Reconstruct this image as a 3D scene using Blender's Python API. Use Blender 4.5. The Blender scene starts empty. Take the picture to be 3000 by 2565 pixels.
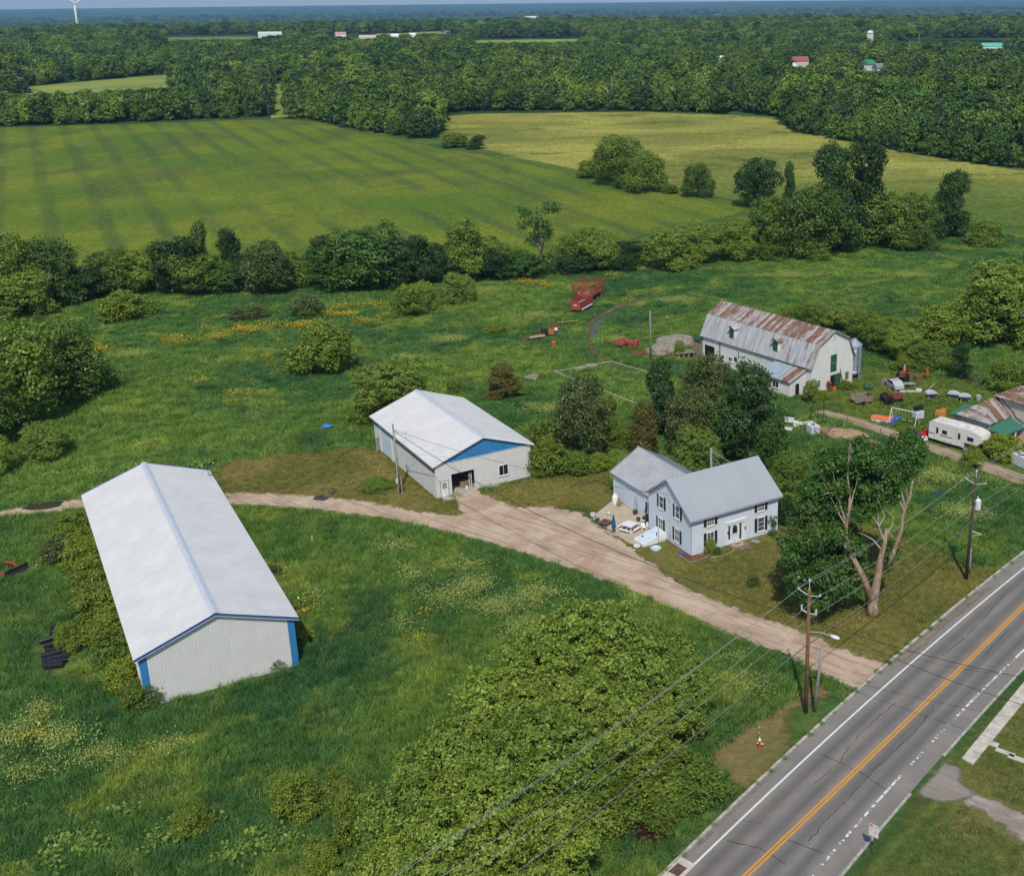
import bpy, bmesh, math, random
import numpy as np
from math import sin, cos, pi, radians, hypot, atan2, sqrt
from mathutils import Matrix, Vector
sc = bpy.context.scene
COL = sc.collection
# ---------------------------------------------------------------- camera, sky, sun, exposure
F, PIT, ROL, PX0, PY0, H = 3471.989, 0.317812, 0.0096244, 1971.716, 1126.78, 59.0
c_, s_ = cos(PIT), sin(PIT)
_r, _d, _f = np.array([1., 0, 0]), np.array([0, -s_, -c_]), np.array([0, c_, -s_])
cr_, sr_ = cos(ROL), sin(ROL)
RM = np.array([cr_*_r+sr_*_d, -sr_*_r+cr_*_d, _f])
cam = bpy.data.cameras.new('camera'); camo = bpy.data.objects.new('camera', cam); COL.objects.link(camo)
mw = Matrix.Identity(4)
for i in range(3):
    mw[i][0] = RM[0][i]; mw[i][1] = -RM[1][i]; mw[i][2] = -RM[2][i]
mw[2][3] = H
camo.matrix_world = mw
cam.sensor_fit = 'HORIZONTAL'; cam.sensor_width = 36; cam.lens = F/3000*36
cam.shift_x = (1500-PX0)/3000; cam.shift_y = (PY0-1282.5)/3000
cam.clip_start = .5; cam.clip_end = 60000
sc.camera = camo
HAZE = 5.2e-5
SUN_EL = radians(51)
w = bpy.data.worlds.new('World'); sc.world = w; w.use_nodes = True
nt = w.node_tree; bg = nt.nodes['Background']
sky = nt.nodes.new('ShaderNodeTexSky'); sky.sky_type = 'NISHITA'; sky.sun_disc = False
sky.sun_elevation = SUN_EL; sky.sun_rotation = radians(183); sky.air_density = 1.0; sky.dust_density = .6; sky.ozone_density = 1.5
nt.links.new(sky.outputs[0], bg.inputs[0]); bg.inputs[1].default_value = .13
sl = bpy.data.lights.new('sun', 'SUN'); sl.energy = 3.4; sl.angle = radians(.53); sl.color = (1, .925, .81)
so = bpy.data.objects.new('sun', sl); COL.objects.link(so); so.rotation_euler = (pi/2-SUN_EL, 0, radians(3)); so.location = (0, 0, 300)
sc.view_settings.view_transform = 'Standard'; sc.view_settings.look = 'None'; sc.view_settings.exposure = 0; sc.view_settings.gamma = 1
sc.cycles.max_bounces = 6; sc.cycles.diffuse_bounces = 2; sc.cycles.glossy_bounces = 2; sc.cycles.transmission_bounces = 3
sc.cycles.volume_bounces = 1; sc.cycles.transparent_max_bounces = 16; sc.cycles.caustics_reflective = False; sc.cycles.caustics_refractive = False
sc.cycles.use_denoising = True; sc.cycles.use_adaptive_sampling = True; sc.cycles.adaptive_threshold = .008
# ---------------------------------------------------------------- ground measurements taken from the survey of the photo
def G(px, py, z=0.):
    v = RM.T@np.array([(px-PX0)/F, (py-PY0)/F, 1]); t = (z-H)/v[2]
    return np.array([v[0]*t, v[1]*t, z])
K = 1.44788
def D(x, y, z=0.): return G(x*K, y*K, z)
def HT(base, top):          # height of the point above 'base' (both in overview px)
    b = D(*base); v = RM.T@np.array([(top[0]*K-PX0)/F, (top[1]*K-PY0)/F, 1])
    return H+v[2]*hypot(b[0], b[1])/hypot(v[0], v[1])
def PJ(p):
    q = RM@(np.array(p, float)-[0, 0, H]); return (PX0+F*q[0]/q[2])/K, (PY0+F*q[1]/q[2])/K
# ---------------------------------------------------------------- tagging
def tag(o, label=None, cat=None, group=None, kind=None):
    if label: o['label'] = label
    if cat: o['category'] = cat
    if group: o['group'] = group
    if kind: o['kind'] = kind
    return o
def thing(name, label, cat, loc=(0, 0, 0), rz=0., group=None):
    o = bpy.data.objects.new(name, None); COL.objects.link(o); o.empty_display_size = .3
    o.location = tuple(float(v) for v in loc); o.rotation_euler = (0, 0, rz)
    return tag(o, label, cat, group)
# ---------------------------------------------------------------- mesh builder
class MB:
    def __init__(s): s.v = []; s.f = []; s.m = []; s.mi = 0
    def add(s, vs, fs):
        n = len(s.v); s.v += [tuple(map(float, p)) for p in vs]
        for f in fs: s.f.append(tuple(i+n for i in f)); s.m.append(s.mi)
        return s
    def box(s, cx, cy, cz, sx, sy, sz, rz=0., tilt=None):
        R = Matrix.Rotation(rz, 3, 'Z')
        if tilt: R = R@Matrix.Rotation(tilt[1], 3, tilt[0])
        vs = [R@Vector((x*sx/2, y*sy/2, z*sz/2))+Vector((cx, cy, cz)) for x in (-1, 1) for y in (-1, 1) for z in (-1, 1)]
        return s.add(vs, [(0, 1, 3, 2), (4, 6, 7, 5), (0, 4, 5, 1), (2, 3, 7, 6), (0, 2, 6, 4), (1, 5, 7, 3)])
    def b2(s, x0, x1, y0, y1, z0, z1): return s.box((x0+x1)/2, (y0+y1)/2, (z0+z1)/2, x1-x0, y1-y0, z1-z0)
    def quad(s, a, b, c, d): return s.add([a, b, c, d], [(0, 1, 2, 3)])
    def tube(s, pts, r, n=6, cap=True):
        pts = [Vector(tuple(map(float, p))) for p in pts]; rs = r if isinstance(r, (list, tuple)) else [r]*len(pts); vs = []; fs = []
        for i, p in enumerate(pts):
            t = (pts[min(i+1, len(pts)-1)]-pts[max(i-1, 0)]).normalized()
            u = t.orthogonal().normalized() if i == 0 else (u-t*u.dot(t)).normalized()
            v = t.cross(u)
            for k in range(n):
                a = 2*pi*k/n; vs.append(p+(u*cos(a)+v*sin(a))*rs[i])
        for i in range(len(pts)-1):
            for k in range(n): fs.append((i*n+k, i*n+(k+1) % n, (i+1)*n+(k+1) % n, (i+1)*n+k))
        if cap: fs += [tuple(range(n))[::-1], tuple(range((len(pts)-1)*n, len(pts)*n))]
        return s.add(vs, fs)
    def lathe(s, prof, n=16, c=(0, 0, 0), axis='z'):
        vs = []; fs = []
        for (r, z) in prof:
            for k in range(n):
                a = 2*pi*k/n; p = (r*cos(a), r*sin(a), z)
                if axis == 'x': p = (p[2], p[0], p[1])
                if axis == 'y': p = (p[0], p[2], p[1])
                vs.append((p[0]+c[0], p[1]+c[1], p[2]+c[2]))
        for i in range(len(prof)-1):
            for k in range(n): fs.append((i*n+k, i*n+(k+1) % n, (i+1)*n+(k+1) % n, (i+1)*n+k))
        fs += [tuple(range(n))[::-1], tuple(range((len(prof)-1)*n, len(prof)*n))]
        return s.add(vs, fs)
    def prism(s, poly, axis, a0, a1):   # poly: 2D points in the plane normal to axis
        def P(p, a): return {'x': (a, p[0], p[1]), 'y': (p[0], a, p[1]), 'z': (p[0], p[1], a)}[axis]
        n = len(poly); vs = [P(p, a0) for p in poly]+[P(p, a1) for p in poly]
        return s.add(vs, [tuple(range(n))[::-1], tuple(range(n, 2*n))]+[(i, (i+1) % n, n+(i+1) % n, n+i) for i in range(n)])
    def ribs(s, o, a, b, nrm, L, pitch, h, wd, top=None, s0=0.):
        """ribbed sheet: profile runs along a (length L), extruded along b by top(s); ribs stand out along nrm"""
        o, a, b, nrm = (Vector(tuple(map(float, q))) for q in (o, a, b, nrm)); pr = [(0., 0.)]; k = pitch*.5
        while k < L-wd:
            pr += [(k, 0), (k+wd*.25, h), (k+wd*.75, h), (k+wd, 0)]; k += pitch
        pr.append((L, 0)); vs = []
        for (t, hh) in pr:
            lo, hi = (0., 1.) if top is None else top(t)
            p = o+a*t+nrm*hh; vs += [p+b*lo, p+b*hi]
        return s.add(vs, [(2*i, 2*i+2, 2*i+3, 2*i+1) for i in range(len(pr)-1)])
    def ico(s, c, r, sub=2, jit=0., seed=0, sq=(1, 1, 1)):
        bm = bmesh.new(); bmesh.ops.create_icosphere(bm, subdivisions=sub, radius=1); rg = random.Random(seed)
        vs = []
        for v in bm.verts:
            k = r*(1+rg.uniform(-jit, jit)); vs.append((c[0]+v.co.x*k*sq[0], c[1]+v.co.y*k*sq[1], c[2]+v.co.z*k*sq[2]))
        fs = [tuple(v.index for v in f.verts) for f in bm.faces]; bm.free()
        return s.add(vs, fs)
    def mesh(s, name, mats, smooth=False):
        me = bpy.data.meshes.new(name); me.from_pydata(s.v, [], s.f)
        for m in (mats if isinstance(mats, (list, tuple)) else [mats]): me.materials.append(m)
        if max(s.m, default=0) > 0: me.polygons.foreach_set('material_index', s.m)
        if smooth: me.polygons.foreach_set('use_smooth', [True]*len(me.polygons))
        me.update(); return me
    def obj(s, name, mats, parent=None, smooth=False, loc=None, rz=0., label=None, **kw):
        o = bpy.data.objects.new(name, s.mesh(name, mats, smooth)); COL.objects.link(o)
        if parent: o.parent = parent
        if loc is not None: o.location = tuple(float(v) for v in loc)
        if rz: o.rotation_euler = (0, 0, rz)
        return tag(o, label, **kw)
def copy_tree(o, parent=None):
    c = o.copy(); COL.objects.link(c); c.parent = parent
    for ch in o.children: copy_tree(ch, c)
    return c
# ---------------------------------------------------------------- node helpers and materials
def lin(h):
    h = h.lstrip('#'); v = [int(h[i:i+2], 16)/255 for i in (0, 2, 4)]
    return tuple(x/12.92 if x <= .04045 else ((x+.055)/1.055)**2.4 for x in v)
class NT:
    def __init__(s, name):
        s.m = bpy.data.materials.new(name); s.m.use_nodes = True; s.t = s.m.node_tree; s.n = s.t.nodes
        s.p = s.n['Principled BSDF']; s.out = s.n['Material Output']
        s.p.inputs['Specular IOR Level'].default_value = .25
    def node(s, ty, **kw):
        n = s.n.new(ty)
        for k, v in kw.items(): setattr(n, k, v)
        return n
    def L(s, a, b): s.t.links.new(a, b)
    def setin(s, sock, v):
        if hasattr(v, 'is_linked') or isinstance(v, bpy.types.NodeSocket): s.L(v, sock)
        else: sock.default_value = (*v, 1) if isinstance(v, tuple) and len(v) == 3 and sock.type == 'RGBA' else v
    def pos(s, kind='world'):
        if kind == 'world': return s.node('ShaderNodeNewGeometry').outputs['Position']
        return s.node('ShaderNodeTexCoord').outputs['Object']
    def mapv(s, v, scale=(1, 1, 1), rz=0., loc=(0, 0, 0)):
        m = s.node('ShaderNodeMapping'); s.L(v, m.inputs[0]); m.inputs['Scale'].default_value = scale; m.inputs['Rotation'].default_value = (0, 0, rz); m.inputs['Location'].default_value = loc
        return m.outputs[0]
    def noise(s, v, scale, detail=3, rough=.55, dist=0.):
        n = s.node('ShaderNodeTexNoise'); s.L(v, n.inputs['Vector']); n.inputs['Scale'].default_value = scale; n.inputs['Detail'].default_value = detail
        n.inputs['Roughness'].default_value = rough; n.inputs['Distortion'].default_value = dist
        return n.outputs['Fac']
    def ramp(s, f, lo, hi, a=0., b=1., smooth=True):
        n = s.node('ShaderNodeMapRange'); n.interpolation_type = 'SMOOTHSTEP' if smooth else 'LINEAR'
        s.setin(n.inputs[0], f); n.inputs[1].default_value = lo; n.inputs[2].default_value = hi; n.inputs[3].default_value = a; n.inputs[4].default_value = b
        return n.outputs[0]
    def mix(s, f, a, b, mode='MIX'):
        n = s.node('ShaderNodeMix', data_type='RGBA', blend_type=mode); s.setin(n.inputs[0], f); s.setin(n.inputs[6], a); s.setin(n.inputs[7], b)
        return n.outputs[2]
    def math(s, op, a, b=0.):
        n = s.node('ShaderNodeMath', operation=op); s.setin(n.inputs[0], a); s.setin(n.inputs[1], b); return n.outputs[0]
    def attr(s, name):
        n = s.node('ShaderNodeAttribute', attribute_name=name); return n.outputs['Fac']
    def bump(s, h, dist=.05, strength=1.):
        n = s.node('ShaderNodeBump'); s.L(h, n.inputs['Height']); n.inputs['Distance'].default_value = dist; n.inputs['Strength'].default_value = strength
        s.L(n.outputs[0], s.p.inputs['Normal'])
    def base(s, c): s.setin(s.p.inputs['Base Color'], c)
    def rough(s, r): s.setin(s.p.inputs['Roughness'], r)
_mc = {}
def M(name, c='#808080', rough=.75, var=.18, scale=1.5, metal=0., bump=0., dirt=0.):
    """painted / plain material with mottling and a little dirt; c is a real base colour"""
    if name in _mc: return _mc[name]
    n = NT(name); c = lin(c) if isinstance(c, str) else c; p = n.pos('obj')
    dk = tuple(x*(1-var) for x in c); lt = tuple(min(1, x*(1+var)) for x in c)
    f = n.ramp(n.noise(p, scale, 5, .65), .3, .7)
    col = n.mix(f, dk, lt)
    if dirt:
        col = n.mix(n.ramp(n.noise(n.mapv(p, (1, 1, .3), loc=(3, 1, 7)), 2.2, 6, .7), .52, .78, 0, dirt), col, (.11, .09, .065))
    n.base(col); n.rough(rough); n.p.inputs['Metallic'].default_value = metal
    if bump: n.bump(n.noise(p, scale*6, 4), bump)
    _mc[name] = n.m; return n.m
# ---------------------------------------------------------------- ground, fields, driveway, road
def meadow(n, p=None, bright=1.0):
    """colour of rough grass as a function of where it grows"""
    p = p or n.pos()
    big = n.noise(p, .022, 4, .6, .6); mid = n.noise(n.mapv(p, loc=(31, 7, 0)), .11, 5, .62, .8); fine = n.noise(p, 1.3, 5, .75)
    k = bright
    c = n.mix(n.ramp(big, .36, .62), (.04*k, .095*k, .034*k), (.09*k, .15*k, .034*k))
    c = n.mix(n.ramp(mid, .5, .68, 0, .75), c, (.17*k, .205*k, .045*k))
    c = n.mix(n.ramp(n.noise(n.mapv(p, loc=(5, 90, 0)), .05, 5, .65, 1.), .55, .72, 0, .85), c, (.024*k, .068*k, .034*k))
    c = n.mix(n.ramp(n.noise(n.mapv(p, loc=(55, 9, 0)), .16, 5, .7, 1.), .66, .76, 0, .6), c, (.22*k, .17*k, .06*k))
    return n.mix(1., c, n.mix(n.ramp(fine, .25, .75, 0, 1, False), (.5, .55, .5), (1.5, 1.45, 1.4)), 'MULTIPLY')
def mat_meadow(name, bright=1., tuft=False):
    n = NT(name); c = meadow(n, bright=bright)
    if tuft:
        g = n.node('ShaderNodeNewGeometry'); oi = n.node('ShaderNodeObjectInfo')
        c = n.mix(1., c, n.mix(oi.outputs['Random'], (.62, .7, .6), (1.5, 1.42, 1.3)), 'MULTIPLY')
        d = n.node('ShaderNodeBsdfDiffuse'); tr = n.node('ShaderNodeBsdfTranslucent'); mx = n.node('ShaderNodeMixShader'); mx.inputs[0].default_value = .3
        n.L(c, d.inputs[0]); n.L(c, tr.inputs[0]); n.L(d.outputs[0], mx.inputs[1]); n.L(tr.outputs[0], mx.inputs[2]); n.L(mx.outputs[0], n.out.inputs[0])
    else:
        n.base(c); n.rough(1.); n.p.inputs['Specular IOR Level'].default_value = .03; n.bump(n.noise(n.pos(), .9, 5, .7), .35)
    return n.m
def edge_alpha(n, amp=1.2, soft=.5, scale=.9, off=0.):
    """ragged border: transparent where the sheet's distance-to-border plus noise is below zero"""
    e = n.attr('edge'); nz = n.noise(n.pos(), scale, 5, .7)
    v = n.math('ADD', e, n.math('MULTIPLY', n.math('SUBTRACT', nz, .5+off), amp*2))
    n.setin(n.p.inputs['Alpha'], n.ramp(v, 0, soft))
def sdf(pts, poly):
    d = np.full(len(pts), 1e9); ins = np.zeros(len(pts), bool); m = len(poly)
    for i in range(m):
        a = poly[i]; b = poly[(i+1) % m]; e = b-a; wv = pts-a
        t = np.clip((wv@e)/max(e@e, 1e-9), 0, 1); dd = wv-np.outer(t, e); d = np.minimum(d, (dd**2).sum(1))
        c = ((a[1] <= pts[:, 1]) & (b[1] > pts[:, 1])) | ((b[1] <= pts[:, 1]) & (a[1] > pts[:, 1]))
        xx = a[0]+(pts[:, 1]-a[1])*e[0]/(e[1] if abs(e[1]) > 1e-9 else 1e-9); ins ^= c & (pts[:, 0] < xx)
    return np.where(ins, np.sqrt(d), -np.sqrt(d))
def sheet(name, poly, z, mat, cell=1.5, margin=1.5, **kw):
    poly = np.array([p[:2] for p in poly], float); lo = poly.min(0)-margin-cell; hi = poly.max(0)+margin+cell
    nx, ny = int((hi[0]-lo[0])/cell)+2, int((hi[1]-lo[1])/cell)+2
    X, Y = np.meshgrid(lo[0]+np.arange(nx)*cell, lo[1]+np.arange(ny)*cell); pts = np.stack([X.ravel(), Y.ravel()], 1); e = sdf(pts, poly)
    idx = np.arange(nx*ny).reshape(ny, nx); q = np.stack([idx[:-1, :-1], idx[:-1, 1:], idx[1:, 1:], idx[1:, :-1]], -1).reshape(-1, 4)
    q = q[(e[q] > -margin).any(1)]; used, inv = np.unique(q.ravel(), return_inverse=True)
    me = bpy.data.meshes.new(name); me.from_pydata(np.column_stack([pts[used], np.full(len(used), z)]).tolist(), [], inv.reshape(-1, 4).tolist())
    me.materials.append(mat); at = me.attributes.new('edge', 'FLOAT', 'POINT'); at.data.foreach_set('value', e[used].astype(np.float32))
    o = bpy.data.objects.new(name, me); COL.objects.link(o); return tag(o, **({'kind': 'structure'} | kw))
def W(pts, f=D): return [f(*p)[:2] for p in pts]
# --- one ground sheet to the horizon; the plateau falls away to a wide lower plain
GR = [0, 40, 80, 120, 170, 230, 300, 400, 520, 680, 900, 1200, 1600, 2000, 2300, 2700, 3200, 3800, 4600, 5600, 7000, 9000, 12000, 16000, 21500]
def gz(r): t = min(1, max(0, (r-2300)/1500)); return -62*t*t*(3-2*t)
NA = 120; vs = [(0, 0, 0)]; fs = []
for r in GR[1:]:
    for k in range(NA): vs.append((r*cos(2*pi*k/NA), r*sin(2*pi*k/NA), gz(r)))
for k in range(NA): fs.append((0, 1+k, 1+(k+1) % NA))
for i in range(len(GR)-2):
    for k in range(NA): a = 1+i*NA; fs.append((a+k, a+NA+k, a+NA+(k+1) % NA, a+(k+1) % NA))
n = NT('rough_grass'); p = n.pos(); c = meadow(n)
sx = n.node('ShaderNodeSeparateXYZ'); n.L(p, sx.inputs[0]); rad = n.node('ShaderNodeVectorMath', operation='LENGTH'); n.L(p, rad.inputs[0]); rad = rad.outputs['Value']
far = n.mix(n.ramp(n.noise(n.mapv(p, (.004, .0012, .004)), 1., 5, .6), .4, .6), (.026, .058, .02), (.045, .085, .028))
far = n.mix(n.ramp(n.noise(n.mapv(p, (.0011, .0028, .001), loc=(2, 5, 0)), 1., 4, .6, .5), .6, .63, 0, .9), far, (.16, .19, .06))
c = n.mix(n.ramp(rad, 560, 700), c, far); n.base(c); n.rough(1.); n.p.inputs['Specular IOR Level'].default_value = .03; n.bump(n.noise(p, .9, 5, .7), .3)
ground = bpy.data.objects.new('ground', bpy.data.meshes.new('ground')); ground.data.from_pydata(vs, [], fs); ground.data.materials.append(n.m); COL.objects.link(ground); tag(ground, kind='structure')
# --- striped hay field on the left
n = NT('striped_field'); p = n.pos(); q = n.mapv(p, rz=radians(28)); sx = n.node('ShaderNodeSeparateXYZ')
dn = n.node('ShaderNodeVectorMath', operation='ADD'); cn = n.node('ShaderNodeTexNoise'); n.L(p, cn.inputs['Vector']); cn.inputs['Scale'].default_value = .02; cn.inputs['Detail'].default_value = 3
sc3 = n.node('ShaderNodeVectorMath', operation='SCALE'); n.L(cn.outputs['Color'], sc3.inputs[0]); sc3.inputs['Scale'].default_value = 3.5
rot = n.node('ShaderNodeVectorRotate', rotation_type='Z_AXIS'); n.L(p, rot.inputs['Vector']); rot.inputs['Angle'].default_value = -radians(28)
n.L(rot.outputs[0], dn.inputs[0]); n.L(sc3.outputs[0], dn.inputs[1]); n.L(dn.outputs[0], sx.inputs[0])
wv = n.math('SINE', n.math('MULTIPLY', sx.outputs[0], 2*pi/13.4)); amp = n.ramp(n.noise(n.mapv(p, loc=(9, 9, 0)), .012, 3), .3, .62)
c = n.mix(n.ramp(n.noise(p, .02, 4, .6, .5), .35, .65), (.097, .16, .022), (.165, .205, .025))
c = n.mix(n.ramp(n.noise(n.mapv(p, (1, .5, 1), loc=(4, 2, 0)), .03, 5, .65, .4), .5, .66, 0, .75), c, (.09, .115, .034))
c = n.mix(n.math('MULTIPLY', n.ramp(wv, .15, .95), n.math('MULTIPLY', amp, .6)), c, (.06, .1, .036))
c = n.mix(1., c, n.mix(n.ramp(n.noise(n.mapv(p, (1.5, .55, 1)), .5, 6, .85), .3, .7, 0, 1, False), (.55, .58, .5), (1.45, 1.42, 1.5)), 'MULTIPLY')
n.base(c); n.rough(1.); n.p.inputs['Specular IOR Level'].default_value = .03; n.bump(n.noise(p, .7, 5, .7), .3); edge_alpha(n, 3, 2, .12)
sheet('hay_field', W([(-250, 300), (-100, 262), (0, 258), (200, 253), (560, 240), (640, 246), (720, 263), (880, 297), (1000, 317), (1190, 355), (1360, 389), (1520, 420), (1500, 434), (1300, 480), (1150, 540), (1000, 560), (700, 580), (300, 600), (0, 625), (-250, 640)]), .03, n.m, 5, 6)
# --- yellowed field on the right
n = NT('yellow_field'); p = n.pos()
c = n.mix(n.ramp(n.noise(n.mapv(p, (.7, 1, 1)), .018, 5, .65, .6), .38, .62), (.33, .325, .075), (.18, .2, .045))
sx = n.node('ShaderNodeSeparateXYZ'); n.L(p, sx.inputs[0])
c = n.mix(n.ramp(sx.outputs[1], 330, 440), (.1, .155, .03), c)
c = n.mix(n.ramp(n.noise(n.mapv(p, (.5, 1, 1), loc=(50, 3, 0)), .045, 6, .7), .54, .64, 0, .8), c, (.09, .12, .03))
c = n.mix(n.ramp(n.noise(n.mapv(p, (.5, 1, 1), loc=(8, 13, 0)), .06, 6, .7), .6, .7, 0, .7), c, (.38, .3, .07))
c = n.mix(1., c, n.mix(n.ramp(n.noise(n.mapv(p, (1.4, .5, 1)), .4, 6, .85), .3, .7, 0, 1, False), (.5, .53, .42), (1.5, 1.46, 1.5)), 'MULTIPLY')
n.base(c); n.rough(1.); n.p.inputs['Specular IOR Level'].default_value = .03; n.bump(n.noise(p, .7, 5, .7), .3); edge_alpha(n, 4, 3, .1)
sheet('meadow', W([(885, 236), (960, 230), (1300, 226), (1590, 238), (1610, 262), (1700, 280), (1850, 310), (2072, 345), (2200, 360), (2200, 470), (1950, 455), (1700, 470), (1536, 424), (1360, 380), (1190, 350), (1000, 312), (900, 285)]), .05, n.m, 5, 6)
# --- small fields seen over the trees
fm = M('far_hay', (.22, .27, .05), 1., .2, .02)
gm = M('far_green', (.12, .2, .05), 1., .2, .02); ym = M('far_yellow', (.33, .31, .08), 1., .2, .02)
for nm, pl, m in [('field', [(40, 230), (40, 178), (160, 166), (350, 150), (352, 200), (200, 225)], fm), ('field', [(545, 172), (582, 168), (584, 236), (548, 240)], fm),
                  ('field', [(330, 76), (520, 74), (525, 84), (345, 87)], gm), ('field', [(960, 82), (1176, 79), (1170, 91), (970, 93)], fm),
                  ('field', [(1840, 89), (2090, 91), (2090, 103), (1850, 102)], ym), ('field', [(760, 64), (900, 64), (905, 72), (760, 72)], fm)]:
    mb = MB(); mb.add([(*p[:2], .05) for p in W(pl)], [tuple(range(len(pl)))]); mb.obj(nm, m, kind='structure')
wat = NT('water'); wat.base((.02, .03, .035)); wat.rough(.06)
mb = MB(); pl = [(1832, 81), (1990, 81.5), (2060, 84), (1990, 86), (1840, 84.5)]; mb.add([(*p[:2], .06) for p in W(pl)], [tuple(range(len(pl)))]); mb.obj('pond', wat.m, kind='structure')
# --- mown lawns
def mat_lawn(name, a, b, brown=.45, blade=False):
    n = NT(name); p = n.pos()
    c = n.mix(n.ramp(n.noise(p, .09, 5, .65, .5), .36, .64), a, b)
    c = n.mix(n.ramp(n.noise(n.mapv(p, loc=(7, 70, 0)), .22, 6, .7, .6), .56, .7, 0, brown), c, (.24, .185, .085))
    st = n.node('ShaderNodeVectorRotate', rotation_type='Z_AXIS'); n.L(p, st.inputs['Vector']); st.inputs['Angle'].default_value = radians(40); sx = n.node('ShaderNodeSeparateXYZ'); n.L(st.outputs[0], sx.inputs[0])
    c = n.mix(n.ramp(n.math('SINE', n.math('MULTIPLY', sx.outputs[0], 4.6)), -.5, .9, 0, .22), c, (.19, .18, .055))
    c = n.mix(1., c, n.mix(n.ramp(n.noise(p, 1.5, 6, .85), .3, .7, 0, 1, False), (.6, .62, .52), (1.4, 1.38, 1.45)), 'MULTIPLY')
    n.base(c); n.rough(1.); n.p.inputs['Specular IOR Level'].default_value = .03; n.bump(n.noise(p, 3, 5, .7), .12)
    if blade: n.base(n.mix(1., c, n.mix(n.node('ShaderNodeObjectInfo').outputs['Random'], (.8, .85, .8), (1.5, 1.45, 1.35)), 'MULTIPLY'))
    else: edge_alpha(n, 2.0, 1.6, .55)
    return n.m
lawn_m = mat_lawn('lawn_grass', (.1, .118, .028), (.175, .158, .045))
sheet('lawn', W([(905, 1010), (1010, 985), (1080, 962), (1150, 958), (1235, 950), (1240, 990), (1400, 1080), (1575, 1000), (1590, 1012), (1640, 1030), (1780, 1070), (1880, 1105), (1960, 1140), (2030, 1150), (2010, 1195), (1800, 1370), (1720, 1395), (1400, 1210), (1240, 1110), (1180, 1035), (1030, 1040), (945, 1060)]), .004, lawn_m, .8, 3)
yard_m = mat_lawn('yard_grass', (.13, .13, .032), (.21, .17, .062), .8)
sheet('yard_grass', W([(425, 950), (470, 930), (600, 915), (740, 905), (770, 915), (900, 1000), (960, 1045), (880, 1060), (640, 1028), (450, 1012)]), .008, yard_m, .8, 3.5)
sheet('verge', W([(1640, 1375), (1735, 1398), (1668, 1420), (1612, 1450), (1622, 1510), (1560, 1590), (1500, 1612), (1445, 1580), (1415, 1525), (1520, 1440)]), .006, mat_lawn('dry_verge', (.16, .15, .05), (.22, .165, .075), .7), .6, 3)
sheet('barnyard', W([(1640, 770), (1760, 745), (1950, 770), (2072, 800), (2072, 900), (1900, 870), (1780, 880), (1640, 830), (1580, 800)]), .004, mat_lawn('barnyard_grass', (.09, .15, .028), (.13, .165, .034), .35), 1.)
# --- gravel driveway, farm tracks
def mat_gravel(name, a, b, soft=1.5, rut=True):
    n = NT(name); p = n.pos()
    c = n.mix(n.ramp(n.noise(p, .25, 5, .65, .5), .34, .66), a, b)
    c = n.mix(n.ramp(n.noise(n.mapv(p, (1, 1, 1), loc=(4, 8, 0)), .5, 6, .75, 1.), .58, .74, 0, .55), c, (.22, .16, .11))
    sn = n.node('ShaderNodeVectorRotate', rotation_type='Z_AXIS'); n.L(p, sn.inputs['Vector']); sn.inputs['Angle'].default_value = radians(38)
    streak = n.noise(n.mapv(sn.outputs[0], (.12, 1.6, 1)), 1.2, 4, .6)
    c = n.mix(n.ramp(streak, .46, .66, 0, .6), c, (.25, .175, .125))
    c = n.mix(1., c, n.mix(n.noise(p, 7, 4, .8), (.6, .6, .6), (1.4, 1.4, 1.4)), 'MULTIPLY')
    n.base(c); n.rough(1.); n.p.inputs['Specular IOR Level'].default_value = .03; n.bump(n.noise(p, 6, 4, .7), .05); edge_alpha(n, soft, .5, .7); return n.m
grav = mat_gravel('gravel', (.56, .44, .325), (.42, .3, .21))
sheet('driveway', [D(x, y)[:2] for x, y in [(1800, 1345), (1738, 1400), (1660, 1364), (1592, 1327), (1495, 1293), (1380, 1240), (1300, 1205), (1150, 1150), (1020, 1108), (900, 1075), (780, 1050), (640, 1032), (480, 1022), (300, 1026), (170, 1030), (80, 1046), (-40, 1056), (-40, 1040), (60, 1022), (165, 1008), (300, 1000), (450, 998), (500, 994), (620, 999), (740, 1012), (850, 1035), (930, 1042), (922, 1010), (900, 994), (955, 980), (970, 992), (1000, 1006), (1045, 1026), (1110, 1022), (1180, 1036), (1215, 1062), (1290, 1115), (1382, 1184), (1494, 1230), (1644, 1283), (1720, 1316)]], .012, grav, .6, 2.5)
trk = mat_gravel('farm_track', (.4, .31, .2), (.27, .2, .125), .8)
sheet('farm_road', W([(2110, 985), (2072, 985), (1960, 945), (1880, 915), (1800, 885), (1720, 858), (1660, 838), (1640, 830), (1660, 826), (1720, 840), (1800, 865), (1900, 900), (1990, 930), (2072, 958), (2110, 970)]), .01, trk, .5)
mud = mat_gravel('mud_track', (.11, .075, .05), (.16, .11, .06), .7)
sheet('mud_track', W([(1205, 725), (1190, 700), (1184, 672), (1190, 650), (1210, 637), (1245, 618), (1290, 605), (1310, 601), (1306, 608), (1255, 622), (1216, 644), (1200, 655), (1196, 672), (1202, 698), (1216, 722), (1270, 748), (1330, 762), (1325, 768), (1262, 752)]), .01, mud, .4, 1.)
wm = NT('puddle'); wm.base((.045, .04, .035)); wm.rough(.04); edge_alpha(wm, .35, .1, .8)
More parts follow.
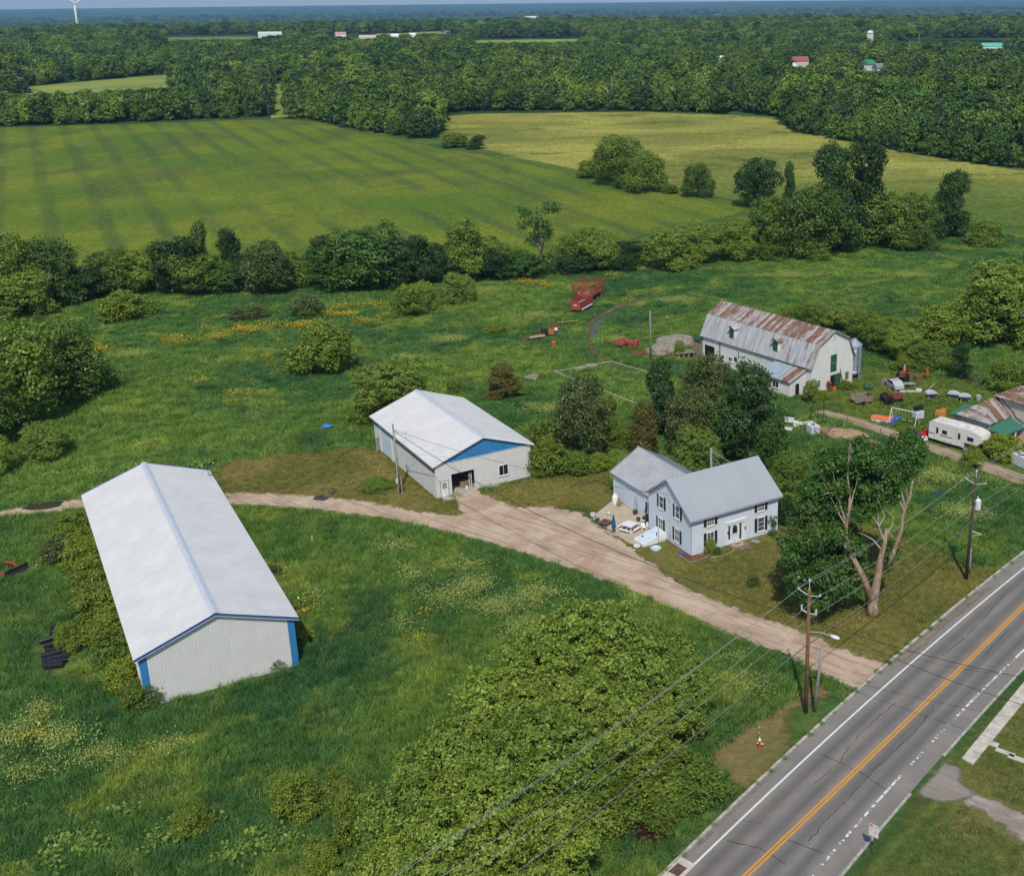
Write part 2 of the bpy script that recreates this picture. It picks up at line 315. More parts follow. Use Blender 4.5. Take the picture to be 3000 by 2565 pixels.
for nm, pl in [('puddle', [(632, 1010), (645, 992), (668, 986), (684, 990), (676, 1002), (655, 1014)]), ('puddle', [(40, 1030), (70, 1015), (130, 1013), (120, 1025), (75, 1033)]), ('puddle', [(100, 1043), (155, 1038), (150, 1049), (105, 1052)]),
               ('puddle', [(1195, 668), (1208, 650), (1226, 643), (1222, 650), (1206, 668), (1209, 684), (1198, 690)]), ('puddle', [(95, 1190), (105, 1160), (112, 1180), (108, 1215)])]:
    sheet(nm, W(pl), .02, wm.m, .25, .5)
# --- the road
def Z4(x, y): return np.array(G(2000+x*.54466, 1600+y*.54466)[:2])
def smooth_line(zp, ext0=70, ext1=160, step=2.):
    q = np.array([Z4(*p) for p in zp]); d = (q[-1]-q[0])/np.linalg.norm(q[-1]-q[0]); nn = np.array([-d[1], d[0]])
    t = (q-q[0])@d; h = (q-q[0])@nn; cf = np.polyfit(t, h, 2); tt = np.arange(-ext0, t[-1]+ext1, step)
    hh = np.where(tt < 0, cf[2]+cf[1]*tt, np.where(tt > t[-1]+10, np.polyval(cf, t[-1]+10)+(2*cf[0]*(t[-1]+10)+cf[1])*(tt-t[-1]-10), np.polyval(cf, tt)))
    return q[0]+np.outer(tt, d)+np.outer(hh, nn)
curbL = smooth_line([(0, 1660), (300, 1350), (620, 1080), (830, 900), (1030, 720), (1230, 515), (1450, 310), (1690, 145), (1836, 50)])
whL = smooth_line([(10, 1750), (400, 1390), (700, 1110), (1000, 840), (1300, 555), (1600, 300), (1836, 125)])
yel = smooth_line([(350, 1760), (700, 1430), (1000, 1150), (1300, 855), (1500, 640), (1700, 440), (1836, 330)])
whR = smooth_line([(700, 1760), (790, 1670), (1000, 1430), (1200, 1210), (1400, 985), (1600, 780), (1836, 560)])
curbR = smooth_line([(850, 1760), (1200, 1360), (1400, 1130), (1500, 1000), (1660, 825), (1836, 650)])
def offs(line, o):
    d = np.gradient(line, axis=0); d /= np.linalg.norm(d, axis=1)[:, None]; return line+np.stack([d[:, 1], -d[:, 0]], 1)*o   # + = right of travel
def strip(mb, A, B, z0, z1=None):
    z1 = z0 if z1 is None else z1; k = min(len(A), len(B)); vs = []
    for i in range(k): vs += [(*A[i], z0), (*B[i], z1)]
    return mb.add(vs, [(2*i, 2*i+1, 2*i+3, 2*i+2) for i in range(k-1)])
n = NT('asphalt'); p = n.pos(); ln = curbL; ang = atan2(*(ln[60]-ln[40])[::-1])
rt = n.node('ShaderNodeVectorRotate', rotation_type='Z_AXIS'); n.L(p, rt.inputs['Vector']); rt.inputs['Angle'].default_value = -ang
stk = n.noise(n.mapv(rt.outputs[0], (.02, 1.1, 1)), 1., 4, .6)
c = n.mix(n.ramp(n.noise(p, .35, 5, .6), .3, .7), (.2, .187, .17), (.255, .235, .205))
tw = n.attr('wear'); c = n.mix(n.math('MULTIPLY', tw, .9), c, (.118, .112, .104)); c = n.mix(n.ramp(stk, .5, .75, 0, .5), c, (.112, .106, .098))
c = n.mix(n.ramp(n.noise(n.mapv(p, loc=(3, 3, 3)), .8, 6, .7), .62, .74, 0, .4), c, (.28, .265, .235))
c = n.mix(1., c, n.mix(n.noise(p, 12, 3, .8), (.7, .7, .7), (1.3, 1.3, 1.3)), 'MULTIPLY'); n.base(c); n.rough(.92); n.bump(n.noise(p, 14, 3), .02)
kl = min(len(curbL), len(curbR)); W_ = 24; vs = []; wear = []
yel_i = lambda i: yel[min(i, len(yel)-1)]
for i in range(kl):
    a = curbL[i]; b = a+(offs(curbL, 13.)[i]-a) if False else None
RL = offs(curbL, 0.); nrm = offs(curbL, 1.)-curbL
def across(line, i):   # distance of a line to the right of the left kerb at station i
    d = (line-curbL[i])@nrm[i]; s_ = (line-curbL[i])@np.array([-nrm[i][1], nrm[i][0]]); j = np.argmin(abs(s_)); return d[j]
AC = np.array([[across(l, i) for l in (whL, yel, whR, curbR)] for i in range(kl)])
for i in range(kl):
    wd = AC[i, 3]
    for k in range(W_+1):
        t = wd*k/W_; pxy = curbL[i]+nrm[i]*t; vs.append((*pxy, .02)); x = 0.
        for (l0, l1) in ((AC[i, 0], AC[i, 1]), (AC[i, 1], AC[i, 2])):
            for cc in (.27, .73): x = max(x, 1-abs(t-(l0+(l1-l0)*cc))/.75)
        wear.append(max(0, x))
fs = [(i*(W_+1)+k, i*(W_+1)+k+1, (i+1)*(W_+1)+k+1, (i+1)*(W_+1)+k) for i in range(kl-1) for k in range(W_)]
me = bpy.data.meshes.new('road'); me.from_pydata(vs, [], fs); me.materials.append(n.m); a_ = me.attributes.new('wear', 'FLOAT', 'POINT'); a_.data.foreach_set('value', np.array(wear, np.float32))
road = bpy.data.objects.new('road', me); COL.objects.link(road); tag(road, kind='structure')
def paint(name, c, wornamt, dash=False):
    n = NT(name); p = n.pos(); n.base(n.mix(n.ramp(n.noise(p, 1.2, 5, .7), .4, .7, 0, .3), c, tuple(x*.6 for x in c))); n.rough(.7)
    if dash:
        rt = n.node('ShaderNodeVectorRotate', rotation_type='Z_AXIS'); n.L(p, rt.inputs['Vector']); rt.inputs['Angle'].default_value = -ang
        v = n.noise(n.mapv(rt.outputs[0], (1., .45, 1)), 2.6, 3, .6); big = n.noise(n.mapv(p, loc=(8, 1, 0)), .1, 2)
        n.setin(n.p.inputs['Alpha'], n.ramp(n.math('ADD', v, n.math('MULTIPLY', n.math('SUBTRACT', big, .5), 1.)), .44, .5))
    else: n.setin(n.p.inputs['Alpha'], n.ramp(n.noise(p, 3.5, 5, .75), wornamt, wornamt+.06))
    return n.m
wp = paint('white_paint', (.72, .72, .7), .22); wpw = paint('worn_white_paint', (.7, .7, .68), 0, True); yp = paint('yellow_paint', (.72, .3, .03), .2)
def at_off(c, i): return curbL[i]+nrm[i]*c
I = range(kl)
for nm, ci, o0, o1, m in [('road_marking', 0, -.09, .09, wp), ('road_marking', 2, -.1, .1, wpw), ('road_marking', 1, -.22, -.07, yp), ('road_marking', 1, .07, .22, yp)]:
    mb = MB(); strip(mb, [at_off(AC[i, ci]+o0, i) for i in I], [at_off(AC[i, ci]+o1, i) for i in I], .026); mb.obj(nm, m, kind='structure')
kerb_m = M('kerb_stone', (.42, .4, .35), .95, .3, 2.5, bump=.02, dirt=.6)
mb = MB()
for (o0, o1, z0, z1) in [(-.2, -.2, -.02, .1), (-.2, .02, .1, .09), (.02, .03, .09, 0)]: strip(mb, [at_off(o0, i) for i in I], [at_off(o1, i) for i in I], z0, z1)
mb.obj('kerb', kerb_m, kind='structure')
gap = (np.linalg.norm(curbL-Z4(1000, 1500), axis=1))
mb = MB(); st = [i for i in I]
iA = int(np.argmin([np.linalg.norm(at_off(AC[i, 3], i)-Z4(1195, 1365)) for i in I])); iB = int(np.argmin([np.linalg.norm(at_off(AC[i, 3], i)-Z4(1395, 1140)) for i in I]))
for rng_ in (range(0, iA+1), range(iB, kl)):
    for (o0, o1, z0, z1) in [(0, 0, -.02, .1), (0, .18, .1, .11), (.18, .2, .11, -.02)]:
        strip(mb, [at_off(AC[i, 3]+o0, i) for i in rng_], [at_off(AC[i, 3]+o1, i) for i in rng_], z0, z1)
mb.obj('kerb', kerb_m, kind='structure')
# cracks sealed and open in the asphalt
ck = M('crack_tar', (.022, .022, .023), .8); rc = random.Random(4)
def crack(pts, wd=.075):
    q = [];
    for a, b in zip(pts[:-1], pts[1:]):
        a = Z4(*a); b = Z4(*b); k = max(2, int(np.linalg.norm(b-a)/.35))
        for i in range(k): q.append(a+(b-a)*i/k+np.array([rc.uniform(-.08, .08), rc.uniform(-.08, .08)]))
    q = np.array(q); d = np.gradient(q, axis=0); d /= np.linalg.norm(d, axis=1)[:, None]+1e-9; nn = np.stack([d[:, 1], -d[:, 0]], 1); ws = np.array([wd*rc.uniform(.3, 1) for _ in q])[:, None]
    mb = MB(); strip(mb, q-nn*ws/2, q+nn*ws/2, .025); mb.obj('crack', ck, kind='structure')
for cpts in [[(1145, 840), (1050, 920), (950, 1010), (880, 1100), (845, 1160), (700, 1285)], [(1355, 865), (1270, 970), (1180, 1060), (1060, 1170), (990, 1240), (880, 1370), (760, 1480), (665, 1605)], [(720, 1110), (850, 1165), (990, 1235), (1105, 1320)], [(565, 1580), (660, 1608), (780, 1665)], [(240, 1580), (420, 1625), (580, 1725)], [(1740, 250), (1650, 350), (1540, 470), (1390, 600)], [(1755, 445), (1680, 520), (1600, 620)], [(1250, 600), (1400, 640), (1700, 690)], [(330, 1470), (450, 1500)]]: crack(cpts)
# pavement slabs, apron and drive on the right side
slab_m = M('concrete', (.52, .48, .41), .95, .2, 1.2, bump=.01, dirt=.45)
SW = [((2000+1836*.5447), 0)]
sa = np.array([Z4(1505, 1135), Z4(1615, 985), Z4(1700, 880), Z4(1836, 730)]); sb = np.array([Z4(1560, 1175), Z4(1690, 1000), Z4(1780, 890), Z4(1900, 745)])
rr = np.polyfit([0, 1], [0, 1], 1)
A0, A1, B0, B1 = Z4(1500, 1140), Z4(1836, 728), Z4(1560, 1175), Z4(1905, 752); A1 = A0+(A1-A0)*6; B1 = B0+(B1-B0)*6; ns = int(np.linalg.norm(A1-A0)/1.55)
mb = MB()
for i in range(ns):
    t0, t1 = (i+.012)/ns, (i+.988)/ns; q = [A0+(A1-A0)*t0, B0+(B1-B0)*t0, B0+(B1-B0)*t1, A0+(A1-A0)*t1]; dz = .05+.012*math.sin(i*2.3)
    mb.add([(*p, dz) for p in q]+[(*p, -.05) for p in q], [(0, 1, 2, 3), (0, 4, 5, 1), (1, 5, 6, 2), (2, 6, 7, 3), (3, 7, 4, 0)])
mb.obj('sidewalk', slab_m, kind='structure')
mb = MB()
for (x, y, a, b) in [(1663, 1060, 1.1, .6), (1735, 1108, 1.6, .5), (1810, 1145, 1.8, .55)]:
    q = Z4(x, y); mb.box(q[0], q[1], .02, a, b, .08, radians(-35))
mb.obj('path', slab_m, kind='structure')
roadlawn = mat_lawn('roadside_lawn', (.08, .125, .028), (.16, .155, .05), .6)
sheet('lawn', [at_off(AC[i, 3]+.25, i) for i in range(0, kl, 3)]+[at_off(AC[i, 3]+45, i) for i in range(kl-1, -1, -6)], .004, roadlawn, 1., .2)
apr = mat_gravel('apron_asphalt', (.3, .275, .24), (.23, .215, .195), .5); gr2 = mat_gravel('pale_gravel', (.4, .37, .32), (.26, .22, .17), 1.1)
sheet('driveway_apron', [Z4(*p) for p in [(1240, 1330), (1300, 1260), (1400, 1150), (1440, 1160), (1500, 1180), (1520, 1220), (1490, 1260), (1560, 1310), (1600, 1340), (1500, 1370), (1400, 1385), (1290, 1350)]], .022, apr, .35, .6)
sheet('driveway', [Z4(*p) for p in [(1560, 1310), (1640, 1340), (1760, 1400), (2000, 1500), (2000, 1700), (1836, 1600), (1700, 1500), (1560, 1410), (1480, 1370)]], .014, gr2, .4, 1.)
# storm drain grate
g = G(1880+455*.2332, 2330+935*.2332); gd = thing('storm_drain', 'rusty square storm drain grate in the gutter at the bottom edge', 'drain grate', (g[0], g[1], .02), ang)
MB().box(0, 0, .012, 2.4, 1.25, .02).obj('surround', slab_m, gd); mb = MB()
for i in range(11): mb.box(-.5+i*.1, 0, .04, .045, .8, .04)
for i in range(5): mb.box(0, -.4+i*.2, .036, 1.1, .04, .03)
mb.obj('grate', M('rusty_iron', (.16, .1, .07), .8, .4, 5), gd); MB().box(0, 0, .024, 1.05, .8, .004).obj('opening', M('dark_hole', (.008, .008, .008)), gd)

# washed-in grit along the left gutter
gd_m = mat_gravel('gutter_grit', (.3, .26, .2), (.22, .18, .13), .8)
ga, gb = int(np.argmin(np.linalg.norm(curbL-Z4(1130, 640), axis=1))), int(np.argmin(np.linalg.norm(curbL-Z4(1620, 210), axis=1)))
sheet('road_grit', [at_off(.05, i) for i in range(ga, gb)]+[at_off(1.15, i) for i in range(gb, ga, -1)], .028, gd_m, .3, .6)
sheet('road_grit', [at_off(.05, i) for i in range(20, ga-9)]+[at_off(.5, i) for i in range(ga-9, 20, -1)], .028, gd_m, .3, .5)
# ---------------------------------------------------------------- plants: leaf materials, crowns, scatter
def leaf_mat(name, a, b, var=.35, trans=.25, stand=False):
    n = NT(name); g = n.node('ShaderNodeNewGeometry'); oi = n.node('ShaderNodeObjectInfo')
    c = n.mix(g.outputs['Random Per Island'], a, b)
    c = n.mix(1., c, n.mix(oi.outputs['Random'], (1-var, 1-var*.85, 1-var*.5), (1+var*1.1, 1+var*.8, 1+var*.4)), 'MULTIPLY')
    if stand: c = n.mix(1., c, n.mix(n.ramp(n.noise(oi.outputs['Location'], .014, 3, .6), .34, .66), (.62, .74, .8), (1.5, 1.3, 1.15)), 'MULTIPLY')
    d = n.node('ShaderNodeBsdfDiffuse'); tr = n.node('ShaderNodeBsdfTranslucent'); mx = n.node('ShaderNodeMixShader'); mx.inputs[0].default_value = trans
    gl = n.node('ShaderNodeBsdfGlossy'); gl.inputs['Roughness'].default_value = .45; gl.inputs['Color'].default_value = (.8, .85, .8, 1); m2 = n.node('ShaderNodeMixShader'); m2.inputs[0].default_value = .025
    n.L(c, d.inputs[0]); n.L(c, tr.inputs[0]); n.L(d.outputs[0], mx.inputs[1]); n.L(tr.outputs[0], mx.inputs[2])
    n.L(mx.outputs[0], m2.inputs[1]); n.L(gl.outputs[0], m2.inputs[2]); n.L(m2.outputs[0], n.out.inputs[0]); n.n.remove(n.p); return n.m
LM = {'elder': leaf_mat('elder_leaf', (.1, .18, .02), (.32, .42, .065), .16), 'maple': leaf_mat('maple_leaf', (.038, .105, .018), (.1, .2, .034), .2),
      'broad': leaf_mat('broad_leaf', (.075, .15, .018), (.19, .28, .042), .38), 'willow': leaf_mat('willow_leaf', (.07, .11, .028), (.16, .205, .06), .2),
      'cedar': leaf_mat('cedar_leaf', (.085, .09, .02), (.18, .15, .04), .2), 'spruce': leaf_mat('spruce_needle', (.03, .065, .03), (.07, .12, .06), .3),
      'bush': leaf_mat('bush_leaf', (.09, .16, .016), (.25, .33, .042), .3), 'forest': leaf_mat('forest_leaf', (.06, .135, .024), (.155, .255, .042), .5, .25, True),
      'dark': leaf_mat('dark_leaf', (.026, .07, .018), (.06, .125, .03), .25), 'bluespruce': leaf_mat('blue_needle', (.07, .11, .1), (.14, .19, .18), .2)}
bark = M('bark', (.13, .1, .075), .95, .4, 3, bump=.03); bark_pale = M('pale_bark', (.3, .27, .23), .95, .35, 4, bump=.03)
def lobes_of(rg, kind):
    """list of (centre, radii) making the crown's envelope, for a plant 1 m high and about 1 m wide"""
    L = []
    if kind == 'round':
        for i in range(15):
            a = i*2.4+rg.uniform(-.5, .5); z = .24+.58*i/14+rg.uniform(-.04, .04); k = rg.uniform(.2, .31)*sqrt(max(.05, 1-((z-.48)/.4)**2)); s = rg.uniform(.15, .22); L.append(((k*cos(a), k*sin(a), z), (s, s, s*rg.uniform(.6, .85))))
    elif kind == 'tall':
        for i in range(15):
            a = rg.uniform(0, 2*pi); z = rg.uniform(.28, .88); k = rg.uniform(.08, .3)*(1.15-z*.75); s = rg.uniform(.11, .18)*(1.15-z*.4); L.append(((k*cos(a), k*sin(a), z), (s, s, s*.9)))
    elif kind == 'dome':
        for i in range(17):
            a = i*2.4+rg.uniform(-.5, .5); z = .14+.64*i/16+rg.uniform(-.05, .05); k = sqrt(max(.02, 1-(z/.92)**2))*rg.uniform(.24, .34); s = rg.uniform(.15, .23); L.append(((k*cos(a), k*sin(a), z), (s, s, s*.85)))
    elif kind == 'column':
        for i in range(14):
            z = .12+.8*i/13; a = rg.uniform(0, 2*pi); s = rg.uniform(.16, .25)*(1.1-.5*abs(z-.4)); k = rg.uniform(0, .2); L.append(((k*cos(a), k*sin(a), z), (s, s, .11)))
    elif kind == 'sparse':
        for i in range(12):
            a = rg.uniform(0, 2*pi); z = rg.uniform(.42, .9); k = rg.uniform(.1, .36); s = rg.uniform(.07, .13); L.append(((k*cos(a), k*sin(a), z), (s, s, s*.9)))
        for i in range(5): a = rg.uniform(0, 2*pi); L.append(((.25*cos(a), .25*sin(a), .12), (.15, .15, .11)))
    elif kind == 'lean':
        for i in range(16):
            z = rg.uniform(.12, .92); a = rg.uniform(0, 2*pi); k = rg.uniform(.05, .26)*(1.15-z*.6); s = rg.uniform(.11, .19); L.append(((k*cos(a)+.26*z*z, k*sin(a), z), (s*1.1, s*.9, s)))
    if kind in ('round', 'tall', 'dome', 'lean'):   # stray sprays breaking the outline
        for i in range(11):
            c, r = L[rg.randrange(min(13, len(L)))]; a = rg.uniform(0, 2*pi); e = rg.uniform(-.2, .9); q = sqrt(1-e*e); k = r[0]*rg.uniform(.95, 1.35); s = rg.uniform(.045, .085); L.append(((c[0]+k*q*cos(a), c[1]+k*q*sin(a), c[2]+k*e*.9), (s, s, s*rg.uniform(.8, 1.5))))
    return L
def leaf_quads(C, N, S, asp, rg, up=.35, rnd=.75):
    n = len(C); nn = N+np.array([0, 0, up])+rg.normal(0, rnd, (n, 3)); nn /= np.linalg.norm(nn, axis=1)[:, None]+1e-9
    t = np.cross(nn, rg.normal(0, 1, (n, 3))); t /= np.linalg.norm(t, axis=1)[:, None]+1e-9; b = np.cross(nn, t); s = S[:, None]
    V = np.stack([C-t*s*asp, C-b*s*.55+t*s*.1, C+t*s*asp, C+b*s*.55-t*s*.1], 1); return V.reshape(-1, 3)
def quad_mesh(name, V, mat):
    n = len(V)//4; me = bpy.data.meshes.new(name); me.vertices.add(len(V)); me.vertices.foreach_set('co', V.astype(np.float32).ravel()); me.loops.add(4*n); me.loops.foreach_set('vertex_index', np.arange(4*n, dtype=np.int32))
    me.polygons.add(n); me.polygons.foreach_set('loop_start', np.arange(0, 4*n, 4, dtype=np.int32)); me.polygons.foreach_set('loop_total', np.full(n, 4, np.int32)); me.materials.append(mat); me.update(calc_edges=True); me.validate(); return me
def crown(name, kind, mat, seed, n, leaf, asp=.8, clump=9, cr=.035, up=.35, rnd=.75, droop=0.):
    rg = np.random.default_rng(seed); rp = random.Random(seed)
    if kind == 'cone':
        m = n//clump; z = 1-np.sqrt(rg.uniform(0, 1, m)); lev = np.round(z*13)/13+rg.normal(0, .012, m); z = np.clip(.06+.94*lev, .04, 1); a = rg.uniform(0, 2*pi, m)
        rr = (1-z)*.5*(.55+.45*np.sqrt(rg.uniform(0, 1, m)))*(1+.15*np.sin(a*7+z*40)); C = np.stack([rr*np.cos(a), rr*np.sin(a), z-.1*rr], 1); N = np.stack([np.cos(a), np.sin(a), a*0+.5], 1)
    else:
        L = lobes_of(rp, kind); per = n//clump//len(L)+1; Cs = []; Ns = []
        wts = np.array([l[1][0]*l[1][1]+l[1][0]*l[1][2] for l in L]); wts = wts/wts.mean()
        for (c, r), wt in zip(L, wts):
            k = int(per*1.7*wt); v = rg.normal(0, 1, (k, 3)); v /= np.linalg.norm(v, axis=1)[:, None]; ra = rg.uniform(.72, 1.08, k)[:, None]; Cs.append(np.array(c)+v*ra*np.array(r)); Ns.append(v)
        C = np.concatenate(Cs); N = np.concatenate(Ns); keep = np.ones(len(C), bool)
        for (c, r) in L: keep &= (((C-np.array(c))/np.array(r))**2).sum(1) > .42
        keep &= C[:, 2] > .02; C = C[keep]; N = N[keep]; o = rg.permutation(len(C))[:n//clump]; C = C[o]; N = N[o]
    Cc = np.repeat(C, clump, 0)+rg.normal(0, cr, (len(C)*clump, 3))*np.array([1, 1, .7]); Nc = np.repeat(N, clump, 0)
    if droop: Cc[:, 2] -= np.abs(rg.normal(0, droop, len(Cc)))
    Cc[:, 2] = np.maximum(Cc[:, 2], .015)
    return quad_mesh(name, leaf_quads(Cc, Nc, leaf*rg.uniform(.6, 1.25, len(Cc)), asp, rg, up, rnd), mat)
def trunk_mesh(name, seed, mat, forks=5, r=.022, lean=0., z1=.75):
    rg = random.Random(seed); mb = MB(); top = (lean*.5, 0, z1)
    mb.tube([(0, 0, -.02), (.004, .003, .18), (lean*.2, -.006, .4), top], [r*1.25, r, r*.72, r*.3], 7)
    for i in range(forks):
        a = 2*pi*i/forks+rg.uniform(-.4, .4); z = rg.uniform(.16, .42); k = rg.uniform(.2, .36); e = z+rg.uniform(.18, .38)
        mb.tube([(0, 0, z), (k*.5*cos(a), k*.5*sin(a), z+(e-z)*.6), (k*cos(a)+lean*e*e, k*sin(a), e)], [r*.6, r*.42, r*.12], 5)
    return mb.mesh(name, mat, True)
PR = {}
def proto(key, kind, lm, seed, n, leaf, tr=True, bk=bark, **kw):
    PR[key] = (crown('crown_'+key, kind, LM[lm], seed, n, leaf, **kw), trunk_mesh('trunk_'+key, seed, bk, r=.018 if kind in ('tall', 'column', 'sparse', 'lean') else .02, lean=.5 if kind == 'lean' else 0., z1=.9 if kind in ('cone', 'column') else .74) if tr else None)
proto('elder_a', 'round', 'elder', 11, 34000, .013, clump=17, cr=.017, rnd=.6, asp=1.1); proto('elder_b', 'round', 'elder', 12, 34000, .013, clump=17, cr=.017, rnd=.6, asp=1.1); proto('elder_c', 'dome', 'elder', 13, 33000, .013, clump=17, cr=.018, rnd=.6, asp=1.1)
proto('maple_a', 'tall', 'dark', 21, 16000, .018, clump=11, cr=.022, rnd=.5); proto('maple_b', 'round', 'maple', 22, 13000, .021, clump=12, cr=.024, rnd=.5)
proto('broad_a', 'round', 'broad', 31, 15000, .02, cr=.026); proto('broad_b', 'tall', 'broad', 32, 13000, .0195, cr=.026); proto('broad_c', 'dome', 'broad', 33, 14000, .021, cr=.028)
proto('dark_a', 'round', 'dark', 41, 13000, .021, cr=.026); proto('dark_b', 'tall', 'dark', 42, 12000, .02, cr=.026)
proto('willow', 'round', 'willow', 51, 12000, .02, asp=1.4, clump=8, cr=.03, up=0., droop=.03); proto('birch', 'tall', 'willow', 52, 9000, .018, asp=1.2, clump=8, cr=.032, bk=bark_pale, droop=.02)
proto('cedar', 'column', 'cedar', 61, 9000, .022, clump=9, cr=.03); proto('poplar', 'column', 'dark', 62, 9000, .024, clump=9, cr=.026); proto('spruce', 'cone', 'spruce', 63, 8000, .026, asp=1.1); proto('bluespruce', 'cone', 'bluespruce', 64, 3000, .04, asp=1.1)
proto('sparse', 'sparse', 'maple', 71, 4200, .022, clump=8, cr=.03); proto('lean', 'lean', 'dark', 72, 15000, .019, cr=.028)
proto('bush_a', 'dome', 'bush', 81, 11000, .027, False, cr=.034); proto('bush_b', 'dome', 'bush', 82, 11000, .027, False, cr=.034); proto('bush_c', 'dome', 'broad', 83, 9000, .03, False, cr=.036)
proto('greyshrub', 'dome', 'willow', 84, 3500, .035, False, cr=.04)
for i, kd in enumerate(('round', 'dome', 'tall', 'lean', 'round')): proto('forest_%d' % i, kd, 'forest', 90+i, 2600, .046, True, clump=6, cr=.03, up=.75, rnd=.5)
proto('forest_5', 'cone', 'spruce', 97, 900, .055, True)
dead_mesh = trunk_mesh('dead_tree', 5, M('dead_wood', (.34, .3, .26), .95, .2), 11, .016, 0., .9)
def plant(key, base, h, wd, label, cat='tree', group=None, name=None, rz=None, parts=True, rg=random.Random(9)):
    cm, tm = PR[key]; rz = rg.uniform(0, 6.28) if rz is None else rz
    nm = name or ('shrub' if tm is None else 'spruce_tree' if 'spruce' in key else 'broadleaf_tree')
    if tm is None or not parts:
        o = bpy.data.objects.new(nm, cm); COL.objects.link(o); o.location = tuple(base); o.scale = (wd, wd, h); o.rotation_euler = (0, 0, rz); return tag(o, label, cat, group)
    t = thing(nm, label, cat, base, rz, group); t.scale = (wd, wd, h)
    for pn, m in (('trunk', tm), ('crown', cm)): o = bpy.data.objects.new(pn, m); COL.objects.link(o); o.parent = t
    return t
# --- scatter for what nobody could count
def scatter(name, pts, sca, rot, meshes, label, cat, seed=1, zs=None):
    me = bpy.data.meshes.new(name); me.vertices.add(len(pts)); me.vertices.foreach_set('co', np.asarray(pts, np.float32).ravel())
    rg = np.random.default_rng(seed); zs = np.ones(len(pts)) if zs is None else zs
    S = np.column_stack([sca, sca, np.asarray(sca)*zs]); R = np.column_stack([np.zeros(len(pts)), np.zeros(len(pts)), rot])
    for nm, ar in (('sc', S), ('ro', R)): at = me.attributes.new(nm, 'FLOAT_VECTOR', 'POINT'); at.data.foreach_set('vector', np.asarray(ar, np.float32).ravel())
    at = me.attributes.new('pick', 'INT', 'POINT'); at.data.foreach_set('value', rg.integers(0, len(meshes), len(pts)).astype(np.int32))
    o = bpy.data.objects.new(name, me); COL.objects.link(o)
    cl = bpy.data.collections.new(name+'_kinds')
    for i, m in enumerate(meshes): q = bpy.data.objects.new('%s_kind_%02d' % (name, i), m); cl.objects.link(q)
    g = bpy.data.node_groups.new(name+'_scatter', 'GeometryNodeTree'); g.interface.new_socket('Geometry', in_out='INPUT', socket_type='NodeSocketGeometry'); g.interface.new_socket('Geometry', in_out='OUTPUT', socket_type='NodeSocketGeometry')
    N = g.nodes.new; gi = N('NodeGroupInput'); go = N('NodeGroupOutput'); ip = N('GeometryNodeInstanceOnPoints'); ci = N('GeometryNodeCollectionInfo'); ci.inputs['Collection'].default_value = cl; ci.inputs['Separate Children'].default_value = True; ci.inputs['Reset Children'].default_value = True
    def A(nm, ty): a = N('GeometryNodeInputNamedAttribute'); a.data_type = ty; a.inputs['Name'].default_value = nm; return a.outputs['Attribute']
    l = g.links.new; l(gi.outputs[0], ip.inputs['Points']); l(ci.outputs[0], ip.inputs['Instance']); ip.inputs['Pick Instance'].default_value = True
    l(A('pick', 'INT'), ip.inputs['Instance Index']); l(A('ro', 'FLOAT_VECTOR'), ip.inputs['Rotation']); l(A('sc', 'FLOAT_VECTOR'), ip.inputs['Scale']); l(ip.outputs[0], go.inputs[0])
    md = o.modifiers.new('scatter', 'NODES'); md.node_group = g
    return tag(o, label, cat, kind='stuff')
def tuft(name, seed, mat, n=26, h=.5, rad=.35, wd=.026):
    rg = np.random.default_rng(seed); a = rg.uniform(0, 2*pi, n); r = rad*np.sqrt(rg.uniform(0, 1, n)); x, y = r*np.cos(a), r*np.sin(a); hh = h*rg.uniform(.5, 1.1, n); dx, dy = rg.normal(0, .6, n)*hh+.15*hh, rg.normal(0, .6, n)*hh; t = rg.uniform(0, pi, n); wx, wy = wd*np.cos(t), wd*np.sin(t)
    V = np.stack([np.stack([x-wx, y-wy, 0*x-.02], 1), np.stack([x+wx, y+wy, 0*x-.02], 1), np.stack([x+dx+wx*.35, y+dy+wy*.35, hh], 1), np.stack([x+dx-wx*.35, y+dy-wy*.35, hh], 1)], 1).reshape(-1, 3)
    return quad_mesh(name, V, mat)
def weed_mat(name, a, b): return leaf_mat(name, a, b, .2, .2)
def weed(name, seed, mat, n, leaf, h, r):
    rg = np.random.default_rng(seed); C = np.column_stack([rg.normal(0, r, n), rg.normal(0, r, n), np.abs(rg.normal(h*.7, h*.25, n))]); return quad_mesh(name, leaf_quads(C, np.zeros((n, 3)), leaf*rg.uniform(.6, 1.2, n), .8, rg, .8, .6), mat)
lime = weed_mat('lime_bloom', (.26, .35, .07), (.46, .52, .15)); yell = weed_mat('yellow_bloom', (.45, .33, .015), (.66, .5, .04)); burd = weed_mat('burdock_leaf', (.14, .24, .035), (.27, .37, .08)); whit = weed_mat('white_bloom', (.4, .43, .34), (.65, .65, .6)); straw = weed_mat('straw_stalk', (.36, .28, .15), (.56, .45, .28))
